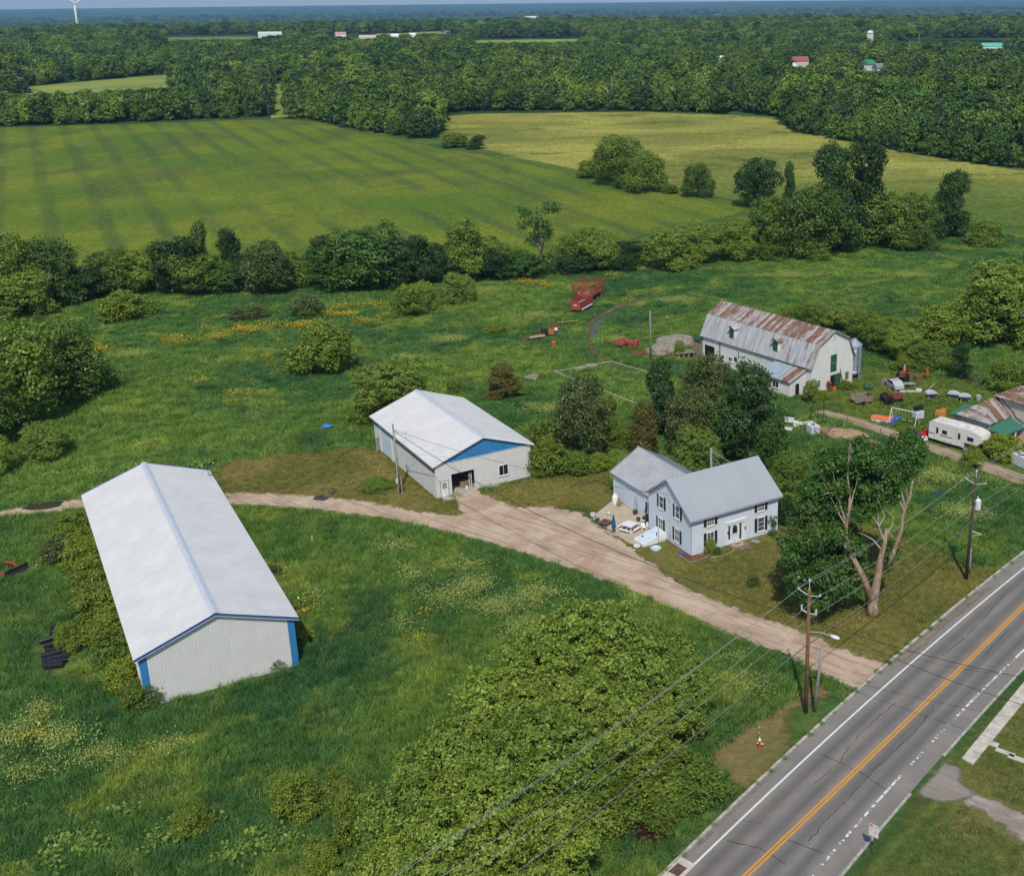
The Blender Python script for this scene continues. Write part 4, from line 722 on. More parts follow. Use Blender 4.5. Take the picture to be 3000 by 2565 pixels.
BG = ((0, 0, 0), (1, 0, 0), (0, -1, 0)); BL_ = ((-hw, 0, 0), (0, 1, 0), (-1, 0, 0)); window(t, BG, 3.35, 1.15, 2.05, .6, tan_board, M('boarded_pane', (.2, .16, .1), .8), None, (0, 0)); window(t, BG, .3, 8.2, 8.75, .35, white_trim, tan_board, None, (0, 2), name='vent', sill=False)
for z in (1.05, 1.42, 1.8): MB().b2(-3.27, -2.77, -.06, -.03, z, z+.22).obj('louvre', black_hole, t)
for u, b in ((20.1, (0, 0)), (18.2, (1, 0)), (15.4, (1, 0)), (12.8, (1, 0))): window(t, BL_, u, 1.35, 2.05, .75, white_trim, glass, None, b)
mb = MB(); mb.lathe([(.42, 0), (.42, .12), (.34, .14), (.1, .12)], 14, (-hw-.03, 17.0, 1.95), 'x'); mb.obj('exhaust_fan', mt, t)
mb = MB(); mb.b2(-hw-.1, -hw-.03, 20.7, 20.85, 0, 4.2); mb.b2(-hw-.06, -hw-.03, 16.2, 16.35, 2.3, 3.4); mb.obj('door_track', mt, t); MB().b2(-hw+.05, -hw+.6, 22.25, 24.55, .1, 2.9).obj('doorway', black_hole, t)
MB().b2(-hw+.3, hw-.1, .1, L_-.1, .02, .06).obj('floor', M('barn_floor', (.1, .08, .06), .95), t)
for yc in (17.97, 7.88):    # hay dormers
    d_ = MB(); zb, zt_, xf = 5.45, 7.1, -xe+.35; d_.b2(xf, -3.4, yc-.55, yc+.55, zb, zt_); d_ = d_.obj('dormer', barn_white, t)
    MB().b2(xf-.04, xf, yc-.5, yc+.5, zb+.05, zt_-.08).obj('shutter', green_p, d_); mb = MB()
    for s in (-1, 1): mb.add([(xf-.35, yc, zt_+.5), (-3.0, yc, zt_+.5), (-3.0, yc+s*.85, zt_-.02), (xf-.35, yc+s*.85, zt_-.02), (xf-.35, yc, zt_+.44), (-3.0, yc, zt_+.44), (-3.0, yc+s*.85, zt_-.08), (xf-.35, yc+s*.85, zt_-.08)], [(0, 1, 2, 3), (4, 5, 6, 7), (0, 3, 7, 4), (2, 3, 7, 6)])
    mb.add([(xf, yc-.55, zt_), (xf, yc+.55, zt_), (xf, yc, zt_+.42)], [(0, 1, 2)]); mb.obj('dormer_roof', rusty if yc < 10 else grey_old, d_)
# milk-house lean-to, part of the barn
mb = MB(); lx, ly0, ly1 = -8.2, 1.2, 7.5; mb.ribs((lx, ly0, 0), (1, 0, 0), (0, 0, 1), (0, -1, 0), -hw-lx, .28, .02, .05, lambda q: (0, 2.6+1.2*q/(-hw-lx))); mb.ribs((lx, ly0, 0), (0, 1, 0), (0, 0, 1), (-1, 0, 0), ly1-ly0, .28, .02, .05, lambda q: (0, 2.6)); mb.quad((lx, ly1, 0), (-hw, ly1, 0), (-hw, ly1, 3.8), (lx, ly1, 2.6)); mb.obj('lean_to_wall', barn_white, t)
def lean(mbx, y0, y1): s = Vector((lx-.35+hw, 0, -1.35)); nr = Vector((-1.35, 0, -(lx-.35+hw))).normalized(); mbx.ribs(Vector((-hw, y0, 3.95))+nr*.03, (0, 1, 0), s, nr, y1-y0, .6, .04, .07); a = Vector((-hw, y0, 3.95)); b = Vector((-hw, y1, 3.95)); mbx.add([a, b, b+s, a+s, a-nr*.08, b-nr*.08, b+s-nr*.08, a+s-nr*.08], [(4, 5, 6, 7), (2, 3, 7, 6), (0, 3, 7, 4), (1, 2, 6, 5)])
mb = MB(); lean(mb, 3.6, 7.75); mb.obj('lean_to_roof', M('blue_grey_steel', (.3, .37, .42), .5, .12, 1), t); mb = MB(); lean(mb, .9, 3.6); mb.obj('lean_to_roof', rusty, t)
window(t, ((lx, 0, 0), (0, 1, 0), (-1, 0, 0)), 4.2, 1.1, 2.1, 1.3, white_trim, glass, None, (1, 0)); MB().b2(-7.0, -6.2, ly0-.07, ly0-.03, .1, 2.0).obj('door', glass, t)
mb = MB(); mb.b2(-7.1, -6.05, L_+.0, L_+2.2, 0, 3.4) if False else mb.b2(-hw-.3, -hw+1.4, L_+.05, L_+2.0, 0, 3.5); mb.obj('entry_box', wood_old, t); MB().b2(-hw-.6, -hw+1.5, L_+.02, L_+2.3, 3.5, 3.62).obj('entry_roof', green_p, t)
BR = Matrix.Rotation(-byaw, 3, 'Z'); BP = lambda x, y, z=0.: BR@Vector((x, y, z))+Vector((bx_, by_, 0))
# loading ramp behind the barn
ra, rb = BP(-4.2, 27), D(1365, 723); dv = Vector((rb[0]-ra.x, rb[1]-ra.y, 0)); ln_ = dv.length; o = thing('loading_ramp', 'weathered plank ramp leading up to the back of the rusty-roofed barn', 'ramp', (ra.x, ra.y, 0), atan2(dv.y, dv.x)); mb = MB()
for i in range(int(ln_/.3)): mb.box(.15+i*.3, 0, 1.15-.035*i*.3*2, .27, 2.2, .07)
mb.obj('deck', wood_old, o)
for i in range(4):
    for s in (-.9, .9): MB().b2(.6+i*ln_/4.5, .75+i*ln_/4.5, s-.07, s+.07, 0, 1.1-.07*(.7+i*ln_/4.5)).obj('post', wood_grey, o)
# grain bin
g0 = BP(6.3, 1.2); o = thing('grain_bin', 'galvanised feed silo on legs standing beside the white barn', 'silo', g0); galv = M('galvanised_sheet', (.36, .41, .47), .45, .1, 2, .4); r_ = 1.25; pr = []
for i in range(25): z = 1.5+4.3*i/24; pr.append((r_+(.02 if i % 2 else 0), z))
mb = MB(); mb.lathe([(.3, .55), (r_, 1.5)]+pr, 24); mb.obj('tank', galv, o, True); mb = MB(); mb.lathe([(r_+.08, 5.78), (.35, 6.65), (.3, 6.8), (.02, 6.82)], 12); mb.obj('lid', galv, o)
for k in range(5): a = 2*pi*k/5+.3; mb = MB(); mb.tube([(r_*cos(a), r_*sin(a), -.02), (r_*cos(a), r_*sin(a), 3.)], .07, 6); mb.obj('leg', galv, o)
mb = MB(); px = -r_-.35
for s in (-.25, .25): mb.tube([(px, -.3+s, 0), (px, -.3+s, 6.2)], .04, 5)
for i in range(17): mb.tube([(px, -.55, .3+i*.35), (px, -.05, .3+i*.35)], .025, 4)
mb.obj('ladder', M('black_iron', (.04, .04, .045), .6), o); mb = MB(); mb.tube([(px, -.3, 6.3), (px+.4, 0, 6.9), (0, 0, 6.9)], .07, 5); mb.tube([(r_*.4, -r_-.05, 1.6), (r_*.4, -r_-.05, 5.6), (.1, -.2, 6.7)], .05, 5); mb.obj('hose', M('black_iron', (.04, .04, .045)), o); mb = MB(); mb.box(-.2, -r_-.03, 5.0, .8, .04, .35, .0); mb.obj('maker_plate', white_trim, o)
# green shed behind the bin
g1 = BP(8.6, 5.2); o = thing('green_shed', 'dark green lean-to shed behind the feed silo', 'shed', g1, -byaw); mb = MB(); mb.b2(-2.6, 3.2, -.1, 5, 0, 3.4); mb.obj('wall', green_p, o); mb = MB(); mb.add([(-2.8, -.4, 4.4), (3.5, -.4, 3.5), (3.5, 5.2, 3.5), (-2.8, 5.2, 4.4), (-2.8, -.4, 4.25), (3.5, -.4, 3.35), (3.5, 5.2, 3.35), (-2.8, 5.2, 4.25)], [(0, 1, 2, 3), (4, 5, 6, 7), (0, 1, 5, 4), (1, 2, 6, 5)]); mb.obj('roof', white_trim, o); mb = MB(); mb.tube([(-2.4, -.16, 2.5), (2.6, -.16, 3.2)], .07, 4); mb.obj('brace', white_trim, o)
# ---- neighbour's house at the right edge
nyaw = radians(-51.5); o = thing('neighbour_house', 'tan clapboard house with rusty hipped roofs and green porch at right edge', 'house', (42.9, 151.3, 0), nyaw)
tan = M('tan_siding', (.5, .45, .36), .75, .06, .6, dirt=.15); mb = MB(); NL, ND = 4.7, 5.0
siding(mb, (0, 0, 0), (-1, 0, 0), (0, -1, 0), lambda z: (0, NL), .1, 3.5, .2); siding(mb, (0, 0, 0), (0, 1, 0), (1, 0, 0), lambda z: (0, ND), .1, 3.5, .2); mb.b2(-NL, -.02, .02, ND, 0, 3.5); mb.obj('wall', tan, o)
mb = MB(); e = .45; x0, x1, y0, y1, ze, zp = -NL-e, e, -e, ND+e, 3.4, 5.5; ax = -NL/2
mb.add([(x0, y0, ze), (x1, y0, ze), (x1, y1, ze), (x0, y1, ze), (ax, 2.3, zp), (ax, 5.2, zp), (x0, y0, ze-.12), (x1, y0, ze-.12), (x1, y1, ze-.12), (x0, y1, ze-.12)], [(0, 1, 4), (1, 2, 5, 4), (2, 3, 5), (3, 0, 4, 5), (0, 6, 7, 1), (1, 7, 8, 2), (2, 8, 9, 3), (3, 9, 6, 0), (9, 8, 7, 6)])
for i in range(1, 8):
    x = x0+(x1-x0)*i/8; f = 1-abs(x-ax)/(x1-ax); mb.tube([(x, y0-.02, ze+.03), (x, y0+(2.3-y0)*f, ze+(zp-ze)*f+.02)], .035, 4, False)
for i in range(1, 8):
    y = y0+(y1-y0)*i/8; f = min(1, (y-y0)/(2.3-y0)); mb.tube([(x1+.02, y, ze+.03), (x1-(x1-ax)*f, y, ze+(zp-ze)*f+.02)], .035, 4, False)
mb.obj('roof', rusty, o)
mb = MB(); siding(mb, (-1.8, 4.5, 0), (1, 0, 0), (0, -1, 0), lambda z: (0, 14), .1, 5.9, .2); siding(mb, (-1.8, 13, 0), (0, -1, 0), (-1, 0, 0), lambda z: (0, 8.5), .1, 5.9, .2); mb.b2(-1.75, 12.2, 4.55, 13, 0, 5.9); mb.obj('wing_wall', tan, o)
mb = MB(); x0, x1, y0, y1, ze, zp = -2.4, 12.8, 3.9, 13.6, 5.85, 8.6; mb.add([(x0, y0, ze), (x1, y0, ze), (x1, y1, ze), (x0, y1, ze), (x0+4.8, 8.75, zp), (x1-4.8, 8.75, zp), (x0, y0, ze-.12), (x1, y0, ze-.12), (x1, y1, ze-.12), (x0, y1, ze-.12)], [(0, 1, 5, 4), (1, 2, 5), (2, 3, 4, 5), (3, 0, 4), (0, 6, 7, 1), (1, 7, 8, 2), (2, 8, 9, 3), (3, 9, 6, 0), (9, 8, 7, 6)])
for i in range(1, 20):
    x = x0+(x1-x0)*i/20; f = min(1, (x-x0)/4.8, (x1-x)/4.8); mb.tube([(x, y0-.02, ze+.03), (x, y0+4.85*f, ze+.02+(zp-ze)*f)], .035, 4, False)
mb.obj('wing_roof', rusty, o); window(o, ((0, 0, 0), (-1, 0, 0), (0, -1, 0)), 1.6, 1.1, 2.2, 1.0, white_trim, glass, None, (0, 1))
mb = MB(); mb.tube([(-1.5, 4.4, 5.6), (-.8, 4.4, 4.9), (.6, 4.4, 4.2), (1.2, 4.4, 3.4), (3, 4.35, 2.9)], .05, 5); mb.obj('drooping_cable', mt, o)
mb = MB(); gr_roof = M('green_shingle', (.045, .17, .125), .7, .12); mb.add([(.06, 1.6, 3.25), (.06, 5.0, 3.25), (2.8, 5.0, 2.4), (2.8, .2, 2.4), (.06, -.1, 2.4), (2.8, .2, 2.28), (2.8, 5.0, 2.28), (.06, -.1, 2.28)], [(0, 1, 2, 3), (0, 3, 4), (3, 2, 6, 5), (4, 3, 5, 7)]); mb.obj('porch_roof', gr_roof, o); MB().b2(.05, 2.7, .2, 4.4, 0, .3).obj('porch_floor', wood_grey, o)
for (x, y) in ((2.6, .4), (2.6, 2.5), (2.6, 4.6)): MB().b2(x-.09, x+.09, y-.09, y+.09, .3, 2.35).obj('porch_post', white_trim, o)
mb = MB(); mb.b2(-7.3, -NL-.03, 1.9, 4.6, 0, 2.3); mb.obj('side_shed_wall', tan, o); mb = MB(); mb.add([(-7.7, 1.5, 2.3), (-NL-.03, 1.5, 2.5), (-NL-.03, 5.0, 3.2), (-7.7, 5.0, 3.0), (-7.7, 1.5, 2.2), (-NL-.03, 1.5, 2.4), (-NL-.03, 5, 3.1), (-7.7, 5, 2.9)], [(0, 1, 2, 3), (0, 4, 5, 1), (1, 5, 6, 2), (0, 3, 7, 4)]); mb.obj('side_shed_roof', gr_roof, o)
# ---------------------------------------------------------------- rough grass, weeds and flowers
POLY_CUT = []
def inside(pts, polys):
    m = np.zeros(len(pts), bool)
    for q in polys: m |= sdf(pts, np.array([p[:2] for p in q])) > -.3
    return m
cuts = []
for o in list(bpy.data.objects):
    pass
cut_polys = [W(p) for p in [[(905, 1010), (1010, 985), (1080, 962), (1150, 958), (1235, 950), (1240, 990), (1400, 1080), (1575, 1000), (1640, 1030), (1780, 1070), (1880, 1105), (1960, 1140), (2030, 1150), (2010, 1195), (1800, 1370), (1720, 1395), (1660, 1362), (1495, 1293), (1380, 1240), (1300, 1205), (1150, 1150), (1020, 1108), (900, 1075), (780, 1050), (640, 1032), (480, 1022), (170, 1030), (-40, 1050), (-40, 1038), (165, 1005), (430, 965), (470, 930), (740, 905), (780, 915)],
    [(1655, 1385), (1690, 1440), (1610, 1500), (1545, 1570), (1500, 1590), (1440, 1530)], [(1640, 765), (1760, 745), (1950, 770), (2072, 800), (2072, 985), (1960, 945), (1880, 915), (1720, 858), (1600, 820)], [(1200, 725), (1186, 680), (1192, 650), (1240, 618), (1300, 600), (1305, 610), (1215, 650), (1202, 690), (1216, 718), (1330, 762), (1320, 770)],
    [(0, 258), (560, 240), (880, 297), (1190, 355), (1520, 420), (1150, 535), (1000, 555), (300, 590), (0, 620)], [(885, 232), (1590, 238), (1850, 310), (2200, 350), (2200, 460), (1536, 424), (1000, 312)]]]
cut_polys.append([at_off(-.4, i) for i in I]+[at_off(60, i) for i in reversed(I)])
def rect(x, y, yaw, L, W2): u = np.array([sin(yaw), cos(yaw)]); v = np.array([cos(yaw), -sin(yaw)]); o = np.array([x, y]); return [o-v*W2/2, o+v*W2/2, o+v*W2/2+u*L, o-v*W2/2+u*L]
cut_polys += [rect(-40.8, 93.53, -.5379, 41.35, 13.3), rect(-23.9, 138.67, -.5748, 21.81, 13.03), rect(24.91, 176.46, -.6997, 25.1, 9.5), rect(-7, 119, .9999, 11, 22)]
Y7 = lambda x, y: G(x*.4364, 1540+y*.4364)
YB = lambda x, y: G(2420+x*.16409, 1030+y*.16409)
def disc(c, r): return [(c[0]+r*cos(k*.5236), c[1]+r*sin(k*.5236)) for k in range(12)]
DISC = [(Y7(375, 830), 3.4), (Y7(375, 925), 3.2), (Y7(120, 310), 2.2), (Y7(375, 750), 3.), (D(1312, 1688), 1.7), (D(1165, 1700), 1.2)]+[(D(*q), r) for q, r in [((1180, 605), 4), ((1182, 625), 3.), ((1275, 695), 2.6), ((1290, 715), 1.5), ((1085, 683), 2.4), ((1118, 676), 2.), ((1130, 660), 2.2), ((660, 865), .8), ((1600, 862), 3), ((1645, 870), 1.6)]]
rgs = np.random.default_rng(3)
def field_pts(y0, y1, dens):
    a = .58*(y1*y1-y0*y0); n_ = int(a*dens*1.1); y = np.sqrt(rgs.uniform(y0*y0, y1*y1, n_)); x = y*rgs.uniform(-.76, .4, n_)
    p = np.column_stack([x, y]); ok = ~inside(p, cut_polys)
    for c, r in DISC: ok &= np.hypot(p[:, 0]-c[0], p[:, 1]-c[1]) > r*rgs.uniform(.55, 1.15, len(p))
    return p[ok]
tm_ = mat_meadow('tall_grass_blade', 2.0, True)
tufts = [tuft('grass_tuft_%d' % i, i, tm_, 50, .4+.1*i, .5) for i in range(3)]
pn = field_pts(62, 135, 4.2); pf = field_pts(135, 300, 1.25)
P_ = np.concatenate([pn, pf]); S_ = np.concatenate([rgs.uniform(.6, 1.25, len(pn)), rgs.uniform(1., 2., len(pf))])
scatter('tall_grass', np.column_stack([P_, np.zeros(len(P_))]), S_, rgs.uniform(0, 6.28, len(P_)), tufts, 'uncut tall green grass covering the open ground round the sheds', 'grass', 5, np.where(np.arange(len(P_)) < len(pn), 1., .55))
def patches(name, label, cat, spots, mesh_list, dens, sc, zs=1.):
    P = []
    for (x, y, rx, ry) in spots:
        c = D(x, y); e = hypot(c[0], c[1])*K/F; wx = rx*e; wy = ry*e*1.9; k = max(3, int(dens*wx*wy*3.14)); a = rgs.uniform(0, 6.28, k); r = np.abs(rgs.normal(0, .75, k)); P.append(np.column_stack([c[0]+wx*r*np.cos(a)+rgs.normal(0, .4, k), c[1]+wy*r*np.sin(a)+rgs.normal(0, .4, k)]))
    P = np.concatenate(P); P = P[~inside(P, cut_polys)]
    scatter(name, np.column_stack([P, np.zeros(len(P))]), rgs.uniform(.6, 1.3, len(P))*sc, rgs.uniform(0, 6.28, len(P)), mesh_list, label, cat, 8, np.full(len(P), zs))
# mown grass blades over the lawns, weeds in the kerb joint
def poly_pts(poly, dens):
    q = np.array(W(poly)); lo, hi = q.min(0), q.max(0); n_ = int((hi-lo).prod()*dens); p = lo+(hi-lo)*rgs.uniform(0, 1, (n_, 2)); return p[sdf(p, q) > .2]
hard = [[A0, B0, B1, A1], [Z4(*p) for p in [(1240, 1330), (1300, 1240), (1400, 1130), (1500, 1160), (1530, 1220), (1600, 1320), (1760, 1390), (2000, 1490), (2000, 1710), (1836, 1610), (1700, 1510), (1560, 1420), (1290, 1370)]], [Z4(*p) for p in [(1640, 1030), (1860, 1120), (1840, 1180), (1640, 1090)]]]+[W(z) for z in [[(1800, 1345), (1738, 1400), (1660, 1364), (1495, 1293), (1300, 1205), (1020, 1108), (780, 1050), (480, 1022), (450, 998), (740, 1012), (850, 1035), (930, 1042), (900, 994), (955, 980), (1000, 1006), (1045, 1026), (1110, 1022), (1180, 1036), (1290, 1115), (1494, 1230), (1644, 1283)], PATPIX, [(2110, 985), (1960, 945), (1720, 858), (1640, 830), (1720, 840), (1900, 900), (2110, 970)]]]+[rect(-40.8, 93.53, -.5379, 41.35, 13.3), rect(-23.9, 138.67, -.5748, 21.81, 13.03), rect(24.91, 176.46, -.6997, 25.1, 9.5), rect(-3, 120, .9999, 13, 9), rect(-9, 130, .9999, 9, 12)]
for nm, polys, a, b, br, dn, lb in [('lawn_grass', [[(905, 1010), (1010, 985), (1080, 962), (1235, 950), (1240, 990), (1400, 1080), (1575, 1000), (1640, 1030), (1780, 1070), (1880, 1105), (1960, 1140), (2030, 1150), (2010, 1195), (1800, 1370), (1400, 1210), (1240, 1110), (1180, 1035), (1030, 1040)], [(425, 950), (470, 930), (740, 905), (770, 915), (900, 1000), (960, 1045), (880, 1060), (640, 1028), (450, 1012)]], (.145, .16, .042), (.245, .215, .068), .5, 6., 'short olive mown grass on the lawns round the farmhouse and garage'),
      ('barnyard_turf', [[(1640, 770), (1760, 745), (1950, 770), (2072, 800), (2072, 900), (1900, 870), (1780, 880), (1640, 830), (1580, 800)]], (.1, .175, .036), (.165, .22, .05), .35, 4., 'rough short grass over the cluttered barnyard at right'),
      ('roadside_turf', [[(1760, 1790), (1900, 1600), (1990, 1480), (2100, 1340), (2100, 1800)]], (.1, .155, .038), (.2, .195, .066), .5, 7., 'short mown grass on the far side of the road')]:
    q = np.concatenate([poly_pts(z, dn) for z in polys]); q = q[~inside(q, hard)]; q = q[np.array([cut_polys[6] is None] and sdf(q, np.array([at_off(-.25, i) for i in I]+[at_off(AC[i, 3]+.3, i) for i in reversed(I)])) < 0)]
    lm_ = mat_lawn(nm+'_blade', a, b, br, True); hgt = .3 if nm == 'barnyard_turf' else .13
    scatter(nm, np.column_stack([q, np.zeros(len(q))]), rgs.uniform(.6, 1.3, len(q)), rgs.uniform(0, 6.28, len(q)), [tuft(nm+'_tuft_%d' % k, 60+k, lm_, 34, hgt*(1+.4*k), .36, .02) for k in range(2)], lb, 'grass', 9)
kp_ = np.array([at_off(rgs.uniform(-.35, .12), int(rgs.integers(0, kl))) for _ in range(380)]); scatter('kerb_weeds', np.column_stack([kp_, np.full(len(kp_), .03)]), rgs.uniform(.25, .7, len(kp_)), rgs.uniform(0, 6.28, len(kp_)), tufts[:1], 'small weeds sprouting along the left stone kerb', 'weeds', 3)
patches('pale_weeds', 'pale lime flowering weeds standing in clumps among the dark grass', 'weeds', [(840, 1165, 25, 8), (940, 1150, 30, 8), (960, 1190, 60, 14), (1000, 1230, 80, 16), (1080, 1205, 50, 12), (900, 1215, 40, 12), (1060, 1270, 40, 12), (640, 1210, 20, 8), (810, 1265, 30, 8), (1490, 1335, 22, 12), (1515, 1385, 25, 14), (1400, 1390, 10, 10), (70, 1440, 30, 12), (110, 1500, 60, 14), (210, 1530, 50, 14), (60, 1560, 50, 12), (330, 1520, 40, 8), (20, 1500, 30, 20), (570, 1165, 15, 8), (1120, 830, 60, 10), (1080, 640, 40, 6), (900, 690, 50, 8), (820, 730, 40, 8), (1250, 690, 30, 6), (1370, 610, 50, 6), (1290, 545, 40, 4), (980, 590, 30, 5), (1700, 930, 40, 10), (1950, 1040, 60, 14), (1900, 970, 60, 10), (270, 720, 30, 8), (800, 1110, 40, 6), (1600, 560, 80, 6), (1850, 560, 60, 6)], [weed('lime_weed', 4, lime, 130, .065, .6, .5)], 2.4, 1.3)
patches('yellow_wildflowers', 'bands of bright yellow wildflowers across the meadow behind the sheds', 'flowers', [(700, 640, 30, 4), (600, 662, 70, 5), (500, 672, 70, 4), (430, 685, 70, 4), (360, 695, 50, 3), (540, 725, 18, 4), (205, 713, 14, 8), (690, 625, 40, 4), (740, 655, 30, 4), (1060, 575, 50, 2.5), (1110, 582, 40, 2.5), (770, 620, 30, 3), (300, 780, 18, 3), (410, 775, 20, 3), (560, 760, 18, 3), (480, 800, 25, 3), (620, 1245, 8, 12), (616, 1300, 6, 12), (860, 1300, 14, 6), (880, 1240, 10, 4), (60, 1505, 14, 5), (130, 655, 20, 3), (1020, 600, 24, 2), (1240, 560, 20, 2), (650, 640, 50, 4), (790, 640, 24, 3)], [weed('yellow_flower', 5, yell, 34, .085, .62, .4)], 2.0, 1.75)
patches('broadleaf_weeds', 'broad-leaved burdock weeds sprawling over the near left grass', 'weeds', [(180, 1710, 70, 24), (330, 1700, 30, 20), (480, 1720, 40, 24), (100, 1740, 60, 20), (420, 1650, 30, 10), (560, 1700, 50, 24), (250, 1640, 30, 8), (640, 1760, 40, 20), (300, 955, 60, 5), (400, 945, 50, 5), (150, 960, 60, 5), (780, 860, 40, 4), (1660, 845, 16, 3), (690, 940, 20, 5), (1000, 665, 16, 3), (20, 1640, 20, 10), (1690, 755, 22, 6)], [weed('burdock', 6, burd, 22, .22, .45, .42)], 1.8, 1.)
patches('white_wildflowers', 'small white wildflowers dotted through the far left grass', 'flowers', [(20, 1560, 40, 50), (100, 1640, 50, 14), (60, 1480, 60, 30), (360, 1500, 60, 20), (840, 560, 80, 3), (600, 590, 80, 3), (1420, 1625, 25, 16), (1460, 1500, 20, 10)], [weed('white_flower', 7, whit, 18, .04, .6, .4)], .6, 1.)
patches('dry_straw', 'flattened dry straw along the ditch left of the long shed', 'straw', [(95, 1130, 8, 18), (100, 1180, 8, 14), (105, 1215, 12, 12), (80, 1250, 16, 6), (1130, 672, 12, 2), (1450, 1700, 20, 10), (1180, 1740, 24, 14), (1380, 1730, 24, 12), (1300, 690, 6, 3)], [weed('straw_clump', 8, straw, 30, .16, .12, .4)], 2.2, 1.)
# ---------------------------------------------------------------- poles, wires, roadside things
pole_brown = M('treated_pole', (.17, .1, .05), .9, .35, 3, bump=.01); pole_dark = M('dark_pole', (.07, .055, .045), .9, .3, 3); pole_grey = M('grey_pole', (.25, .23, .2), .95, .3, 3); insul = M('insulator', (.5, .54, .58), .35, .1); wire_m = M('bare_wire', (.3, .3, .28), .5, .05); cable_m = M('black_cable', (.03, .03, .032), .7, .1)
P1, P2 = G(2360.6, 2086), G(2340+1540*.3185, 1240+1430*.3185); dP = (P1-P2)/np.linalg.norm(P1-P2); nP = np.array([-dP[1], dP[0], 0])
P0, P3 = P1+(P1-P2)*1.75, P2-(P1-P2)*1.5
def vpole(name, label, base, h, m, r0=.17, lean=(0, 0), extra=None, cat='utility pole'):
    o = thing(name, label, cat, base); mb = MB(); mb.tube([(0, 0, -.05), (lean[0]*.5, lean[1]*.5, h*.5), (lean[0], lean[1], h)], [r0, r0*.85, r0*.68], 10); mb.obj('pole', m, o, True); return o
o1 = vpole('utility_pole', 'brown treated utility pole beside the driveway mouth with streetlight arm', P1, 12.0, pole_brown, .2); o2 = vpole('utility_pole', 'dark utility pole with white transformer on the lawn edge at right', P2, 11.6, pole_dark, .19, (.25, .1))
vpole('utility_pole', 'roadside pole off the bottom edge that carries the wires on', P0, 12, pole_brown, .2); vpole('utility_pole', 'roadside pole off the right edge that carries the wires on', P3, 12, pole_dark, .2)
vp = nP
for o, hh, dx in ((o1, 12.0, 0), (o2, 11.6, .25)):
    mb = MB(); mb.tube([(dx, 0, hh-.1), (dx, 0, hh+.75)], .035, 5); mb.lathe([(.09, hh+.6), (.1, hh+.75), (.05, hh+.85)], 8, (dx, 0, 0)); mb.obj('pin_insulator', insul, o)
    for s in (-1, 1): a = vp*s; mb = MB(); mb.tube([(dx, 0, hh-.75), (dx+a[0]*1.0, a[1]*1.0, hh-.45)], .045, 5); mb.ico((dx+a[0]*1.05, a[1]*1.05, hh-.38), .12, 1); mb.obj('bracket', insul, o)
mb = MB()
for s in (-1, 1): a = vp*s; mb.tube([(0, 0, 9.6), (a[0]*.7, a[1]*.7, 9.75)], .06, 5); mb.tube([(a[0]*.7, a[1]*.7, 9.7), (a[0]*.72, a[1]*.72, 10.2)], .08, 6)
mb.obj('switch_bracket', insul, o1)
mb = MB(); a = vp; mb.tube([(0, 0, 7.9), (a[0]*1.2, a[1]*1.2, 8.25), (a[0]*2.2, a[1]*2.2, 8.3)], .03, 6); la = mb.obj('lamp_arm', insul, o1); mb = MB(); mb.lathe([(.05, -.5), (.15, -.3), (.17, .1), (.1, .4), (.02, .45)], 10, (0, 0, 0), 'x'); lh = mb.obj('lamp_head', M('lamp_white', (.7, .72, .72), .4), o1, True, loc=(a[0]*2.6, a[1]*2.6, 8.3), rz=atan2(a[1], a[0]))
mb = MB(); mb.lathe([(.28, 8.2), (.3, 8.3), (.3, 9.2), (.24, 9.3), (.1, 9.4)], 14, (.55, -.35, 0)); mb.tube([(.5, -.3, 9.3), (.5, -.3, 9.7)], .05, 6); mb.tube([(.2, 0, 9), (.55, -.35, 9)], .05, 5); mb.obj('transformer', M('transformer_white', (.6, .62, .62), .4), o2)
mb = MB(); a = vp; mb.tube([(.12, 0, 5.6), (.12+a[0]*1.2, a[1]*1.2, 5.5)], .06, 5); mb.tube([(.12, 0, 5.0), (.12+a[0]*1.2, a[1]*1.2, 5.5)], .03, 5); mb.obj('cable_bracket', insul, o2)
vpole('stub_pole', 'short grey pole leaning close beside the brown utility pole', P1+np.array([.75, .15, 0]), 6.6, pole_grey, .17, (.5, -.1), cat='pole'); vpole('stub_pole', 'short grey stub pole behind the dark utility pole', P2+np.array([.6, 1.2, 0]), 3.0, pole_grey, .15, cat='pole')
def cable(label, a, b, sag=.6, r=.03, m=wire_m, n=18, name='power_line'):
    a, b = Vector(tuple(map(float, a))), Vector(tuple(map(float, b))); pts = [a+(b-a)*(i/n)-Vector((0, 0, 4*sag*(i/n)*(1-i/n))) for i in range(n+1)]
    mb = MB(); mb.tube([p-a for p in pts], r, 4); return mb.obj(name, m, loc=a, label=label, cat='wire', group='wires along the road')
Zv = lambda z: np.array([0, 0, z])
tops = [('topmost pin line', 0, 12.8, 12.4, .9, .016), ('upper field side line', 1.05, 11.65, 11.3, .9, .016), ('upper road side line', -1.05, 11.65, 11.3, .95, .016), ('middle service line', .15, 9.3, 8.3, .7, .018), ('lower thin line', .1, 6.9, 6.6, .6, .015), ('thick black lowest cable', -.35, 6.3, 5.9, .6, .03)]
for nm, off, h1, h2, sg, r_ in tops:
    m = cable_m if 'black' in nm else wire_m
    cable('%s between the dark pole and the brown pole' % nm, P2+nP*off+Zv(h2), P1+nP*off+Zv(h1), sg*.7, r_, m); cable('%s running from the brown pole over the near trees' % nm, P1+nP*off+Zv(h1), P0+nP*off+Zv(h1), sg*1.2, r_, m); cable('%s running off to the right from the dark pole' % nm, P2+nP*off+Zv(h2), P3+nP*off+Zv(h2), sg, r_, m)
GP = np.array([-34.36, 137.0, 0.]); o = vpole('utility_pole', 'slim wooden service pole with meter box beside the garage', GP, 9.2, pole_grey, .16, (-.15, .0))
